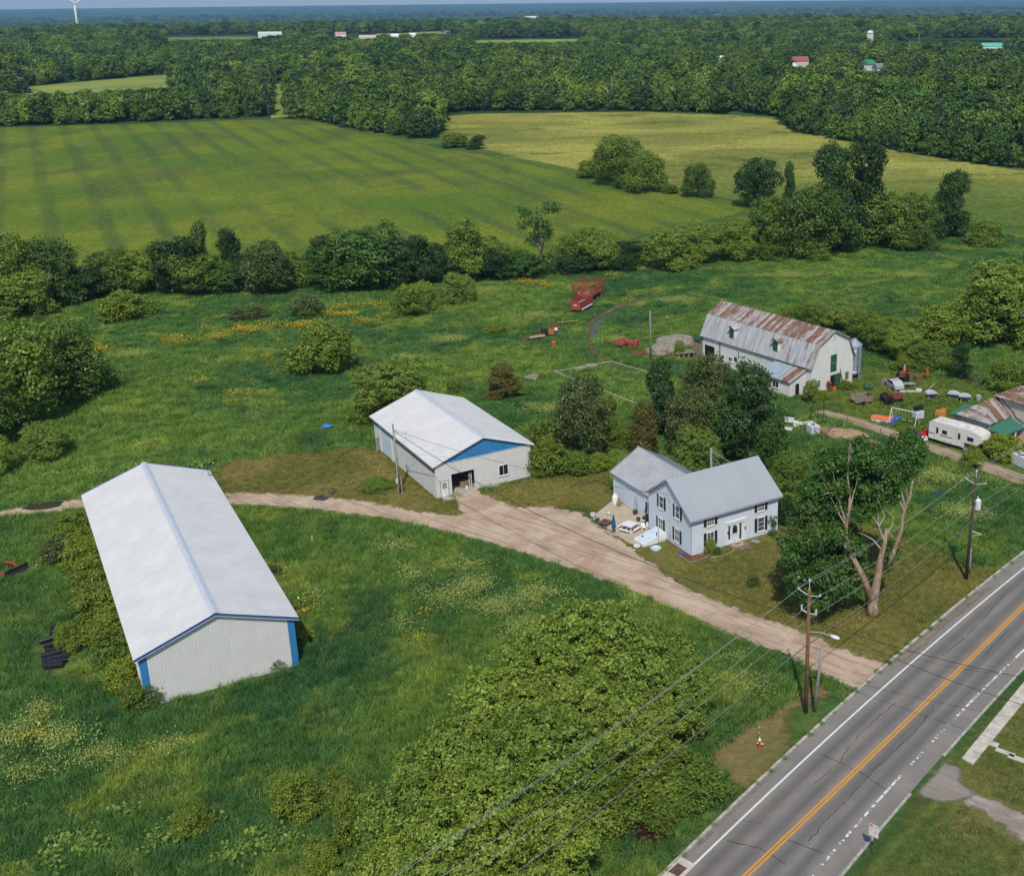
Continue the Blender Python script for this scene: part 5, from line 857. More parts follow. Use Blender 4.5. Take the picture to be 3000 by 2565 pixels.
mb = MB(); mb.box(-.18, -.2, 1.75, .3, .22, .55); mb.tube([(-.1, -.18, .1), (-.1, -.18, 8.2)], .04, 5); mb.obj('meter_box', M('meter_grey', (.5, .52, .54), .5), o); mb = MB(); mb.box(.32, .05, 1.1, .12, .4, 2.2); mb.obj('backboard', wood_grey, o); mb = MB(); mb.ico((.1, -.1, 8.1), .13, 1); mb.ico((.15, .1, 8.4), .1, 1); mb.obj('insulator', insul, o)
cable('black service cable from the slim garage pole across the driveway to the brown pole', GP+Zv(8.3), P1+Zv(9.0), 2.2, .03, cable_m, 30, 'service_cable'); cable('grey service cable from the slim garage pole to the house gable', GP+Zv(8.4), np.array(HP(0, -.2, 6.0)), 1.0, .02, cable_m, 24, 'service_cable'); cable('service cable from the slim pole to the far side wall of the garage', GP+Zv(8.0), np.array([-35.2, 150., 4.2]), .6, .02, cable_m, 12, 'service_cable')
FPO = D(1317, 727); vpole('utility_pole', 'bare grey pole standing in the grass left of the barn', FPO, 8.6, pole_grey, .17); cable('thin wire from the bare pole to the back of the barn', FPO+Zv(8.4), np.array(BP(-4.7, 25.1, 4.4)), .6, .02, cable_m, 14, 'service_cable')
cable('service cable from the brown pole over the road', P1+Zv(9.1), P1+Zv(7.6)+np.array([26, -10, 0]), 1.0, .025, cable_m, 16, 'service_cable'); cable('second service cable from the brown pole over the road', P1+Zv(9.0), P1+Zv(7.2)+np.array([24, -15, 0]), 1.0, .025, cable_m, 16, 'service_cable')
# hydrant with marker rod
h = D(1537, 1510); o = thing('fire_hydrant', 'red fire hydrant with pale caps and striped marker rod', 'hydrant', h); red = M('hydrant_red', (.45, .03, .03), .5, .1); mb = MB(); mb.lathe([(.2, 0), (.2, .06), (.13, .08), (.13, .5), (.17, .52), (.17, .57), (.14, .6)], 14); mb.obj('barrel', red, o, True); mb = MB(); mb.lathe([(.15, .6), (.13, .7), (.06, .78), (.04, .84)], 12); mb.obj('bonnet', white_trim, o, True)
for a_ in (-.35, 2.3): mb = MB(); mb.tube([(.1*cos(a_), -.1+.1*sin(a_), .4), (.28*cos(a_), -.16+.2*sin(a_), .4)], .1, 10); mb.obj('nozzle_cap', M('cream_cap', (.6, .5, .3), .5), o)
for i in range(6): mb = MB(); mb.tube([(0, .16, .4+i*.25), (0, .16, .65+i*.25)], .02, 5); mb.obj('marker_rod', white_trim if i % 2 else M('rod_dark', (.05, .05, .05)), o)
# street sign
s_ = G(2557, 2502); o = thing('street_sign', 'white parking sign with red lettering on a post by the kerb', 'sign', s_, radians(-42)); mb = MB(); mb.tube([(0, 0, 0), (0, 0, 2.35)], .035, 6); mb.obj('post', M('rusty_post', (.12, .07, .055), .8, .3), o); mb = MB(); mb.box(0, -.05, 2.12, .78, .015, 1.0); mb.obj('panel', M('sign_white', (.75, .72, .74), .4, .03), o)
MB().box(-.22, -.061, 2.47, .28, .006, .24).obj('red_block', M('sign_red', (.5, .03, .04), .5), o)
def text(body, size, x, z, m, par, y=-.066):
    c = bpy.data.curves.new('lettering', 'FONT'); c.body = body; c.size = size; c.extrude = .002; c.align_x = 'CENTER'; c.materials.append(m); q = bpy.data.objects.new('lettering', c); COL.objects.link(q); q.parent = par; q.location = (x, y, z); q.rotation_euler = (pi/2, 0, 0); bpy.context.view_layer.update(); me = bpy.data.meshes.new_from_object(q.evaluated_get(bpy.context.evaluated_depsgraph_get())); r_ = bpy.data.objects.new('lettering', me); COL.objects.link(r_); r_.parent = par; r_.location = (x, y, z); r_.rotation_euler = (pi/2, 0, 0); bpy.data.objects.remove(q); return r_
redm = M('sign_red', (.5, .03, .04)); text('NO', .2, -.22, 2.4, white_trim, o, -.068); text('PARKING', .1, .16, 2.42, redm, o); text('1 AM - 7 AM', .125, 0, 2.2, redm, o); text('NOV 1 - APR 1', .11, 0, 2.02, redm, o); text('ALL STREETS', .09, 0, 1.85, redm, o)
# ---------------------------------------------------------------- yard of the house
def at(name, label, cat, px, rz=0., f=D, group=None): b = f(*px); return thing(name, label, cat, (b[0], b[1], b[2]), rz, group)
Y6 = lambda x, y: G(1720+x*.2036, 1440+y*.2036)
o = at('propane_tank', 'tall white propane cylinder against the house wing wall', 'tank', (405, 188), 0, Y6); mb = MB(); mb.lathe([(.33, .05), (.36, .15), (.36, 1.15), (.28, 1.3), (.1, 1.36)], 18); mb.obj('cylinder', white_trim, o, True); mb = MB(); mb.lathe([(.2, 1.3), (.2, 1.5), (.17, 1.5), (.17, 1.3)], 14); mb.obj('collar', white_trim, o)
o = at('garden_ornament', 'terracotta garden figure beside the propane cylinder', 'ornament', (458, 205), 0, Y6); mb = MB(); mb.lathe([(.2, 0), (.16, .3), (.22, .5), (.12, .7), (.15, .85), (.05, 1.0)], 10); mb.obj('body', M('terracotta', (.4, .2, .08), .9, .3), o, True); MB().box(0, .1, .25, .6, .3, .5).obj('base', wood_old, o)
o = at('picnic_table', 'white square picnic table with attached benches on the patio', 'picnic table', (612, 545), radians(-33), Y6); mb = MB()
for i in range(6): mb.box(-.62+i*.25, 0, .74, .235, 1.5, .04)
mb.obj('tabletop', white_trim, o)
for (x, y, sx_, sy_) in ((-1.1, 0, .28, 1.5), (1.1, 0, .28, 1.5), (0, -1.15, 1.5, .28), (0, 1.15, 1.5, .28)): MB().box(x, y, .43, sx_, sy_, .04).obj('bench', white_trim, o)
for s in (-.5, .5):
    for q in (-.5, .5): mb = MB(); mb.tube([(s, q, .72), (s*1.5, q*1.5, 0)], .05, 4); mb.obj('leg', white_trim, o)
mb = MB(); mb.box(0, 0, .38, 2.3, .09, .05); mb.box(0, 0, .33, .09, 2.3, .05); mb.obj('crossbar', white_trim, o)
o = at('patio_umbrella', 'closed blue patio umbrella standing at the patio edge', 'umbrella', (385, 605), 0, Y6); mb = MB(); mb.tube([(0, 0, 0), (0, 0, 2.5)], .03, 6); mb.obj('pole', mt, o); mb = MB(); mb.lathe([(.22, .75), (.26, .95), (.2, 1.6), (.09, 2.2), (.03, 2.4)], 9); mb.obj('canopy', M('umbrella_blue', (.025, .075, .2), .8, .25, 4), o); mb = MB(); mb.lathe([(.3, 0), (.3, .1), (.08, .16), (.05, .4)], 12); mb.obj('base', mt, o)
o = at('fire_pit', 'square rusty fire pit table on the patio corner', 'fire pit', (265, 482), radians(-33), Y6); MB().box(0, 0, .48, 1.15, 1.15, .08).obj('rim', M('pit_brown', (.16, .1, .07), .8, .3), o); MB().box(0, 0, .525, .7, .7, .02).obj('bowl', M('pit_rust', (.12, .06, .035), .9, .4), o)
for s in (-.48, .48):
    for q in (-.48, .48): MB().box(s, q, .22, .08, .08, .44).obj('leg', mt, o)
def pot(label, px, r, h, m, leaf, hh=.25, name='flower_pot'):
    o = at(name, label, 'flower pot', px, 0, Y6); mb = MB(); mb.lathe([(r*.6, 0), (r*.95, h*.6), (r, h), (r*.85, h), (r*.8, h*.8)], 14); mb.obj('pot', m, o, True)
    if leaf: q = bpy.data.objects.new('plant', leaf); COL.objects.link(q); q.parent = o; q.location = (0, 0, h*.85); q.scale = (.7*r/.25,)*2+(hh/.5,)
    return o
wl = weed('pot_plant', 31, LM['bush'], 60, .07, .3, .16); fl = weed('pot_flowers', 32, yell, 40, .05, .3, .18); pf_ = weed('pot_purple', 33, leaf_mat('purple_bloom', (.12, .04, .2), (.25, .1, .35)), 40, .05, .3, .16); rf_ = weed('pot_red', 34, leaf_mat('rust_bloom', (.4, .1, .04), (.5, .2, .08)), 40, .05, .3, .16)
pot('large white patterned urn at the outer corner of the patio', (85, 375), .34, .62, M('urn_white', (.55, .56, .6), .4, .5, 5), pf_); pot('purple flowering pot by the fire pit edge', (150, 425), .28, .35, mt, pf_, .4); pot('dark pot of herbs by the wing door', (692, 325), .3, .5, M('dark_pot', (.05, .055, .06)), wl, .4); pot('dark hooped pot left of the barbecue', (738, 420), .26, .4, mt, wl, .35); pot('long pale planter of yellow flowers on the patio front edge', (718, 800), .4, .25, white_trim, fl, .5)
pot('rust-coloured flowers in a pot behind the white chair', (812, 500), .2, .35, M('terracotta', (.4, .2, .08)), rf_, .5)
o = at('barbecue', 'black covered barbecue grill against the house wall', 'grill', (855, 470), radians(57), Y6); MB().box(0, 0, .45, .95, .55, .75).obj('cart', mt, o); mb = MB(); mb.lathe([(.3, -.45), (.33, -.4), (.33, .4), (.3, .45)], 12, (0, 0, .9), 'x'); mb.obj('hood', M('hood_black', (.03, .03, .032), .45), o, True); MB().box(-.75, 0, .82, .4, .5, .05).obj('side_shelf', insul, o)
o = at('gas_cylinder', 'small white gas cylinder beside the barbecue', 'cylinder', (868, 497), 0, Y6); mb = MB(); mb.lathe([(.15, 0), (.17, .08), (.17, .38), (.1, .46), (.1, .55)], 14); mb.obj('cylinder', white_trim, o, True)
o = at('garden_chair', 'white moulded garden chair by the bulkhead hatch', 'chair', (812, 555), radians(20), Y6); MB().box(0, 0, .42, .46, .46, .05).obj('seat', white_trim, o); MB().box(0, .22, .66, .46, .05, .45, 0, ('X', -.2)).obj('backrest', white_trim, o)
for s in (-.2, .2):
    for q in (-.2, .2): MB().box(s, q, .2, .05, .05, .4).obj('leg', white_trim, o)
    mb = MB(); mb.box(s*1.15, 0, .62, .06, .44, .04); mb.box(s*1.15, -.2, .5, .05, .05, .24); mb.obj('armrest', white_trim, o)
o = at('tyre_planter', 'pale blue scalloped tyre planter on the lawn by the patio', 'planter', (988, 838), 0, Y6); pb = M('pale_blue_tyre', (.5, .62, .72), .6, .1); vs = []; mb = MB()
pr = [(.42, .05), (.5, .02), (.56, .15), (.5, .28), (.42, .26), (.36, .2)]; mb.lathe(pr, 22)
for k in range(22): mb.box(.56*cos(2*pi*k/22), .56*sin(2*pi*k/22), .28, .12, .1, .1, 2*pi*k/22)
mb.obj('tyre', pb, o); mb = MB(); mb.lathe([(.42, .1), (.4, .14), (.02, .16)], 14); mb.obj('soil', M('soil', (.05, .035, .025), .95), o)
o = at('bird_feeder', 'thin post with lantern hook beside the tyre planter', 'post', (1030, 745), 0, Y6); mb = MB(); mb.tube([(0, 0, 0), (0, 0, 1.9)], .04, 6); mb.obj('post', wood_grey, o); MB().box(-.2, 0, 1.25, .12, .12, .3).obj('lantern', mt, o)
o = at('garden_ball', 'white garden globe on the back edge of the patio', 'ornament', (312, 330), 0, Y6); MB().ico((0, 0, .22), .22, 2).obj('globe', M('globe', (.6, .6, .6), .3), o, True)
rk = M('field_stone', (.33, .3, .26), .95, .3, 3, bump=.03)
for i, (x, y) in enumerate([(285, 580), (345, 620), (400, 625), (1062, 705)]): q = Y6(x, y); MB().ico((0, 0, .1), .25+.05*i, 2, .25, i, (1.3, 1, .6)).obj('stone', rk, loc=q, label=['pale stone at the driveway side of the patio', 'stone at the left foot of the closed umbrella', 'stone at the right foot of the closed umbrella', 'flat stone by the lantern post'][i], cat='stone')
# flower bed, shrubs, hose, spindly tree
q0 = [G(1650+x*.3378, 1200+y*.3378) for x, y in [(975, 1248), (1100, 1332), (1260, 1280), (1240, 1262), (1118, 1270), (1040, 1232)]]; c0 = sum(q0)/6
mb = MB(); mb.prism([tuple((p-c0)[:2]) for p in q0], 'z', 0, .14); o = thing('flower_bed', 'mulched flower bed at the front corner of the farmhouse', 'flower bed', c0); mb.obj('mulch', M('mulch', (.16, .07, .045), .95, .6, 6, bump=.04), o)
mb = MB()
for a, b in ((0, 1), (1, 2)): mb.tube([q0[a]-c0+Zv(.1), q0[b]-c0+Zv(.1)], .1, 4)
mb.obj('edging', wood_old, o)
for i in range(14): tt = random.Random(i); k = tt.random(); p = (q0[0]*(1-k)+q0[1]*k)*.6+q0[4]*.4-c0 if i % 2 else (q0[1]*(1-k)+q0[2]*k)*.6+q0[4]*.4-c0; f_ = bpy.data.objects.new('flower', [fl, pf_, rf_, wl][i % 4]); COL.objects.link(f_); f_.parent = o; f_.location = tuple(p+Zv(.1)); f_.scale = (.5, .5, .5)
MB().ico((0, 0, .2), .25, 1, .2, 3, (1.3, .8, .8)).obj('plastic_toy', M('bright_blue', (.03, .1, .5), .5), loc=HP(3.3, -.5), label='small bright blue object on the flower bed mulch', cat='toy')
plant('elder_c', D(1437, 1119), 2.0, 1.55, 'rounded evergreen shrub under the lower left front window', 'shrub', name='shrub'); plant('bush_c', D(1452, 1122), 1.0, 1.0, 'low shrub tucked beside the rounded evergreen by the front step', 'shrub', name='shrub')
plant('greyshrub', D(1524, 1184), 1.2, 1.7, 'dark flowering peony bush alone on the front lawn', 'shrub', name='shrub'); plant('dark_a', D(1588, 1062), 3.8, 2.8, 'dark narrow lilac at the right end of the farmhouse', 'shrub', name='lilac_bush')
o = at('garden_hose', 'cream garden hose coiled over the stone front step', 'hose', (1480, 1112)); hb_ = Vector(o.location); pts = []
for i in range(40): a = i/39*2*pi*2.2; pts.append(HP(hw*0+4.445+.65+.42*cos(a)*(1-i*.006), 5.8+.8*sin(a)*(1-i*.01), .31+i*.001)-hb_)
pts += [HP(4.445+1.5, 4.4, .1)-hb_, HP(4.445+1.6, 3.2, .05)-hb_, HP(4.445+1.3, 1.8, .05)-hb_]; mb = MB(); mb.tube(pts, .035, 5); mb.obj('hose', M('cream_hose', (.55, .45, .33), .6), o)
plant('sparse', HP(4.445+.5, 10.9), 2.6, 1.6, 'spindly young tree against the right front window', 'tree', name='young_tree'); MB().box(0, 0, .05, 1.0, .6, .08).obj('stepping_stone', rk, loc=HP(5.2, 8.2), rz=-.6, label='flat stepping stone under the right front window', cat='stone')
# ---------------------------------------------------------------- left side: loader forks, drainage pipes, stakes
fr = M('implement_red', (.4, .04, .04), .6, .2, 2, dirt=.3); bm_ = M('implement_black', (.025, .025, .027), .6, .2)
a, b = Y7(45, 352), Y7(195, 282); o = thing('snow_blade', 'black blade with two red lift arms lying in the grass at left', 'blade', a, atan2(b[1]-a[1], b[0]-a[0])); ln_ = hypot(*(b-a)[:2]); mb = MB(); mb.prism([(-.1, 0), (.1, .02), (.25, .35), (.2, .7), (.1, .7), (.12, .36), (0, .1)], 'x', 0, ln_); mb.obj('blade', bm_, o)
for x in (-.1, 1.75): mb = MB(); mb.tube([(x, .3, .4), (x, 1.2, .75), (x-.15, 2.3, .8)], .11, 5); mb.obj('arm', fr, o)
mb = MB(); mb.tube([(.1, .5, .3), (1.7, .5, .35)], .08, 5); mb.obj('crossbar', fr, o)
pv = M('black_pipe', (.022, .023, .03), .4, .3, 3); k = 0
for (x0, y0, x1, y1, r) in [(338, 705, 410, 690, .3), (340, 735, 405, 725, .3), (268, 795, 405, 750, .24), (295, 825, 400, 795, .24), (310, 850, 425, 835, .22), (278, 895, 450, 848, .26), (283, 925, 470, 880, .26), (288, 950, 455, 915, .27), (300, 962, 440, 945, .25)]:
    a, b = Y7(x0, y0), Y7(x1, y1); d = b-a; ln_ = hypot(d[0], d[1]); rad = [r+(.035 if i % 2 else 0) for i in range(int(ln_/.09))]; o = thing('drainage_pipe', ['short black ribbed pipe, topmost of the stack by the yellow bush', 'second black ribbed pipe from the top of the stack', 'long thin black pipe sticking out left at mid stack', 'black pipe just under the long thin one', 'short black pipe half buried at mid stack', 'long thick black pipe low in the stack', 'longest black pipe in the stack, second from the bottom', 'black ribbed pipe near the bottom of the stack', 'lowest black ribbed pipe lying on the grass'][k], 'pipe', a, atan2(d[1], d[0]), 'black drainage pipes in the grass')
    mb = MB(); mb.tube([(i*.09, 0, r+.05) for i in range(len(rad))], rad, 10); mb.obj('pipe', pv, o); mb = MB(); mb.tube([(-.012, 0, r+.05), (-.004, 0, r+.05)], r*.82, 10); mb.obj('open_end', black_hole, o); k += 1
a = Y7(85, 850); o = thing('rubber_mat', 'crumpled black scrap lying in grass at the far left', 'scrap', a, 2.0); mb = MB(); mb.tube([(-.9, 0, .15), (-.3, .05, .25), (.3, 0, .15), (.9, -.05, .2)], [.12, .2, .18, .1], 7); mb.obj('scrap', bm_, o); a = Y7(270, 52); MB().ico((0, 0, .12), .8, 2, .2, 4, (1.3, .5, .2)).obj('black_tarp', bm_, loc=a, label='black tarp scrap on grass left of the long shed', cat='tarp')
a = G(1898*.4826, 1300+600*.4826); o = thing('fence_stake', 'short cut post standing alone in the grass right of the long shed', 'post', a); mb = MB(); mb.tube([(0, 0, 0), (0, 0, .9)], .14, 7); mb.obj('post', M('cut_wood', (.4, .32, .2), .9), o)
mb = MB(); mb.tube([(0, 0, .05), (3, .6, .05)], .06, 5); mb.obj('pvc_pipe', white_trim, loc=Y7(-10, 0)+np.array([7, 22.3, 0]), label='white pipe lying on the track behind the long shed', cat='pipe')
t_ = D(660, 865); mb = MB(); mb.add([(-.9, -.5, .05), (.7, -.6, .3), (1., .5, .25), (-.4, .6, .4), (.1, 0, .6)], [(0, 1, 4), (1, 2, 4), (2, 3, 4), (3, 0, 4)]); mb.obj('blue_tarp', M('tarp_blue', (.05, .2, .6), .6), loc=t_, label='small blue tarp in the tall grass left of the garage', cat='tarp')
a = D(376*.0+760, 862); o = thing('lumber_stack', 'weathered boards stacked against the back of the garage', 'boards', np.array([-39.5, 152.5, 0]), .6)
for i in range(5): MB().box(0, 0, .25+i*.38, 3.0, .12, .33).obj('board', wood_grey, o)
mb = MB(); mb.tube([(0, 0, 0), (.5, .1, 1.3)], .03, 5); mb.obj('marker_stake', M('yellow_plastic', (.6, .5, .02), .5), loc=G(1000+335*.3137, 1050+1085*.3137), label='thin yellow marker stake on the yard grass by the pole', cat='stake')
plant('bush_c', G(1000+350*.3137, 1050+1200*.3137), 1.0, 5., 'weedy mound of grass at the foot of the garage pole', 'weeds', name='weed_patch')
# ---------------------------------------------------------------- paddock fence, rail fence, farm machinery
rail = M('rail_white', (.45, .45, .41), .7, .1)
def fence(name, label, pts, h, m, posts=6, r=.06, rails=(1.,), pr=.07, f=D):
    q = [f(*p) for p in pts]; o = thing(name, label, 'fence', q[0]); L0 = q[0]
    for fr_ in rails: mb = MB(); mb.tube([p-L0+Zv(h*fr_) for p in q], r, 5); mb.obj('rail', m, o)
    for a, b in zip(q[:-1], q[1:]):
        k = max(1, int(np.linalg.norm(b-a)/posts))
        for i in range(k+1): p = a+(b-a)*i/k-L0; mb = MB(); mb.tube([p, p+Zv(h+.05)], pr, 5); mb.obj('post', wood_grey, o)
    return o
fence('paddock_fence', 'white single rail fence round the small paddock behind the garage', [(1330, 775), (1238, 747), (1122, 768), (1180, 790), (1310, 843)], 1.4, rail, 5.5, .055)
Zb = lambda x, y: G(2000+x*.4826, 600+y*.4826)
fence('rail_fence', 'long white top rail fence beside the dirt farm road', [(855, 1305), (1000, 1345), (1200, 1412), (1440, 1500), (1730, 1600), (2100, 1735)], 1.35, rail, 3.2, .06, f=Zb)
fence('gate_fence', 'dark metal pen fence in grass near the small white tank', [(1090, 650), (1480, 430)], 1.3, M('pen_green', (.03, .06, .05), .6), 2.5, .04, (1., .7, .4), .05, lambda x, y: G(2250+x*.1496, 1180+y*.1496+8)); fence('gate_fence', 'dark metal pipe pen fence in front of the white tank', [(680, 480), (1090, 690)], 1.3, M('pen_green', (.03, .06, .05)), 2.5, .04, (1., .6), .05, lambda x, y: G(2250+x*.1496, 1180+y*.1496+8))
Y8 = lambda x, y: G(2250+x*.1496, 1180+y*.1496)
o = at('arch_gate', 'dark pipe arch gate frame at the end of the white rail fence', 'gate', (840, 380), radians(25), Y8); mb = MB(); mb.tube([(0, 0, 0), (0, 0, 2.3), (.3, 0, 2.8), (2.1, 0, 3.2), (2.2, 0, 0)], .06, 6); mb.obj('arch', M('pen_green', (.03, .06, .05)), o); mb = MB(); mb.tube([(-3.4, -.3, .5), (2.2, 0, .9)], .05, 5); mb.tube([(-3.4, -.3, .2), (2.2, 0, .5)], .05, 5); mb.obj('rail', M('pen_green', (.03, .06, .05)), o)
def ibc(label, px, f, m=None, s=1.2):
    o = at('water_tank', label, 'tank', px, radians(25), f); mb = MB(); mb.box(0, 0, .15+s*.45, s, s, s*.9); mb.obj('tank', m or M('tank_white', (.62, .64, .66), .5, .08), o); mb = MB()
    for i in range(5): x = -s/2+i*s/4; mb.tube([(x, -s/2-.03, .1), (x, -s/2-.03, s)], .02, 4); mb.tube([(s/2+.03, x, .1), (s/2+.03, x, s)], .02, 4)
    for i in range(4): z = .2+i*.27; mb.tube([(-s/2, -s/2-.03, z), (s/2, -s/2-.03, z)], .02, 4); mb.tube([(s/2+.03, -s/2, z), (s/2+.03, s/2, z)], .02, 4)
    mb.obj('cage', insul, o); MB().box(0, 0, .08, s, s, .12).obj('pallet', wood_old, o); mb = MB(); mb.lathe([(.3, 1.1*s-.1), (.3, 1.1*s), (.25, 1.1*s+.03)], 12); mb.obj('lid', M('tank_lid', (.12, .17, .26), .5), o); return o
ibc('white cube tank with blue lid in the grass by the pen', (880, 610), Y8, None, 1.35); YA = lambda x, y: G(2420+x*.16409, 1030+y*.16409)
tk = ibc('caged white tank with two old tyres on top by the swing set', (1640, 1190), YA)
tb = Vector(tk.location); tyre_m = M('tyre_rubber', (.018, .018, .019), .85, .15)
def tyre(name, label, loc, r=.42, w_=.24, flat=True, rz=0.):
    mb = MB(); mb.lathe([(r*.6, -w_/2), (r*.95, -w_/2), (r, -w_*.3), (r, w_*.3), (r*.95, w_/2), (r*.6, w_/2), (r*.6, -w_/2)], 20, (0, 0, w_/2 if flat else r), 'z' if flat else 'x'); return mb.obj(name, tyre_m, loc=loc, rz=rz, label=label, cat='tyre', group='old tyres on the tank')
for i, (dx, dy, dz, lb) in enumerate([(-.3, -.1, 1.34, 'old tyre under another at the left on the caged tank'), (-.28, -.08, 1.6, 'upper left old tyre on the caged tank'), (.35, .3, 1.34, 'lower right old tyre on the caged tank'), (.4, .3, 1.6, 'upper right old tyre on the caged tank')]): tyre('tyre', lb, tb+Vector((dx, dy, dz)))
Y9 = lambda x, y: G(2700+x*.1467, 1080+y*.1467)
for lb, px in (('white cage tank lying at the right edge beside the farm road', (1930, 1900)), ('second white cage tank at the right edge beside the farm road', (2060, 1960))): ibc(lb, px, Y9, None, 1.5)
# white rails and pallets lying about
for i, (x, y, ln_, r_, lb) in enumerate([(300, 335, 3.2, -24, 'stack of white boards lying at the left in the grass by the maple'), (430, 400, 3.4, -24, 'middle stack of white boards in the grass by the pen'), (735, 435, 2.4, 12, 'white pallet slats lying under the pen rail'), (310, 540, 2.4, -20, 'white slatted frame half hidden by the dark maple')]):
    o = at('board_stack', lb, 'boards', (x, y), radians(r_), Y8)
    for j in range(3): MB().box(0, -.3+j*.3, .3+.05*j, ln_, .18, .06).obj('board', white_trim, o)
MB().box(0, 0, .3, .8, .6, .6).obj('white_crate', white_trim, loc=Y8(535, 440), rz=.4, label='white box at the end of the board stacks', cat='box')
hay = M('old_hay', (.36, .25, .14), .95, .35, 4, bump=.06)
for lb, x, y, r_, sq in [('large tan pile of old hay by the pen fence', 1510, 650, 1.9, (1.9, .8, .55)), ('small tan hay heap inside the pen', 1220, 560, 1.4, (1.6, .7, .35)), ('low hay spill trailing right of the large pile', 1900, 760, 1.3, (1.8, .8, .25))]: p = Y8(x, y); MB().ico((0, 0, 0), r_, 3, .1, int(x), sq).obj('hay_pile', hay, loc=p, rz=-.35, label=lb, cat='hay pile')
sb = lambda x, y: G(1880+x*.27778, 800+y*.27778)
stone_m = M('rubble', (.26, .23, .18), .95, .3, 2.5, bump=.06)
for lb, x, y, r_, sq in [('grey rubble heap left of the loading ramp', 225, 840, 2.2, (1.3, 1, .75)), ('paler rubble heap behind the bush by the ramp', 385, 745, 2.3, (1.8, 1, .6))]: MB().ico((0, 0, .2), r_, 3, .12, int(x), sq).obj('rubble_heap', stone_m, loc=sb(x, y), label=lb, cat='rubble')
for i, (x, y) in enumerate([(1130, 1055), (1165, 1045), (1150, 1062), (1440, 1005), (1470, 1000), (1520, 985)]): MB().ico((0, 0, .25), .55+.1*(i % 3), 1, .25, i, (1.4, 1, .6)).obj('boulder', stone_m, loc=G(1000+x*.4826, 600+y*.4826), label=['leftmost broken slab of the stones behind the garage', 'rightmost broken slab of the stones behind the garage', 'front broken slab of the stones behind the garage', 'left boulder along the paddock rail', 'middle boulder along the paddock rail', 'tan boulder at the right along the paddock rail'][i], cat='boulder')
# ---------------------------------------------------------------- machinery and clutter
def wheel(par, x, y, r, wd, hub, name='wheel', tm=None, axis='y'):
    mb = MB(); mb.lathe([(r*.6, -wd/2), (r*.93, -wd/2), (r, -wd*.3), (r, wd*.3), (r*.93, wd/2), (r*.6, wd/2), (r*.6, -wd/2)], 20, (x, y, r), axis); w_ = mb.obj(name, tm or tyre_m, par); mb = MB(); mb.lathe([(.02, -wd*.3), (r*.62, -wd*.25), (r*.62, wd*.25), (.02, wd*.3)], 14, (x, y, r), axis); mb.obj('rim', hub, w_); return w_
rred = M('rust_red', (.22, .06, .035), .8, .4, 4, dirt=.4); steel_b = M('bright_red', (.34, .06, .045), .75, .35, 3, dirt=.4)
# old row-crop tractor and its cart
TB = YA(1110, 955); TF = YA(1365, 925); tz = atan2(TF[1]-TB[1], TF[0]-TB[0]); mid = YA(1080, 930)
o = thing('farm_tractor', 'rusty red vintage tractor with tall rear wheels in the barnyard', 'tractor', mid, tz)
for s in (-1, 1): wheel(o, 0, s*.85, .78, .36, rred, 'rear_wheel')
for s in (-1, 1): wheel(o, 2.35, s*.16, .36, .18, rred, 'front_wheel')
mb = MB(); mb.prism([(.7, .95), (.75, 1.5), (1.0, 1.62), (2.35, 1.55), (2.55, 1.4), (2.55, .75), (2.2, .7)], 'y', -.26, .26); mb.obj('bonnet', rred, o); mb = MB(); mb.b2(.2, 2.3, -.22, .22, .55, 1.0); mb.obj('engine', M('engine_rust', (.09, .05, .035), .85, .4, 5), o); mb = MB(); mb.tube([(0, -.85, .78), (0, .85, .78)], .14, 8); mb.b2(-.4, .5, -.3, .3, .6, .95); mb.obj('axle', rred, o)
mb = MB(); mb.tube([(1.5, .12, 1.55), (1.5, .12, 2.3)], .05, 6); mb.obj('exhaust', M('exhaust_grey', (.35, .34, .32), .6), o); mb = MB(); mb.tube([(.5, 0, 1.3), (.1, 0, 1.6)], .025, 5); mb.lathe([(.2, 0), (.23, .02), (.2, .04)], 14, (.08, 0, 1.58)); mb.obj('steering_wheel', mt, o); mb = MB(); mb.box(-.35, 0, 1.15, .45, .5, .08); mb.box(-.55, 0, 1.35, .06, .5, .35); mb.obj('seat', rred, o); mb = MB(); mb.tube([(2.35, 0, .75), (2.35, 0, .35)], .07, 6); mb.obj('front_post', rred, o)
CB = YA(615, 925); o = thing('utility_cart', 'wooden-sided two-wheel cart hitched behind the rusty tractor', 'cart', CB, tz)
for s in (-1, 1): wheel(o, 0, s*.95, .36, .2, white_trim)
MB().b2(-1.35, 1.55, -.95, .95, .5, .62).obj('bed', wood_old, o)
for s in (-.95, .95):
    mb = MB()
    for i in range(4): mb.b2(-1.35, 1.55, s-.03, s+.03, .63+i*.2, .81+i*.2)
    for x in (-1.2, -.4, .4, 1.3): mb.b2(x-.04, x+.04, s-.07, s+.07, .5, 1.45)
    mb.obj('side_board', wood_old, o)
mb = MB(); mb.b2(1.5, 1.57, -.9, .9, .63, 1.4); mb.obj('front_board', M('red_board', (.25, .09, .05), .85, .3), o); MB().b2(-1.38, -1.32, -.9, .9, .6, .9).obj('tailgate', wood_old, o); mb = MB(); mb.tube([(1.5, -.5, .5), (2.9, 0, .5)], .05, 5); mb.tube([(1.5, .5, .5), (2.9, 0, .5)], .05, 5); mb.obj('drawbar', rred, o)
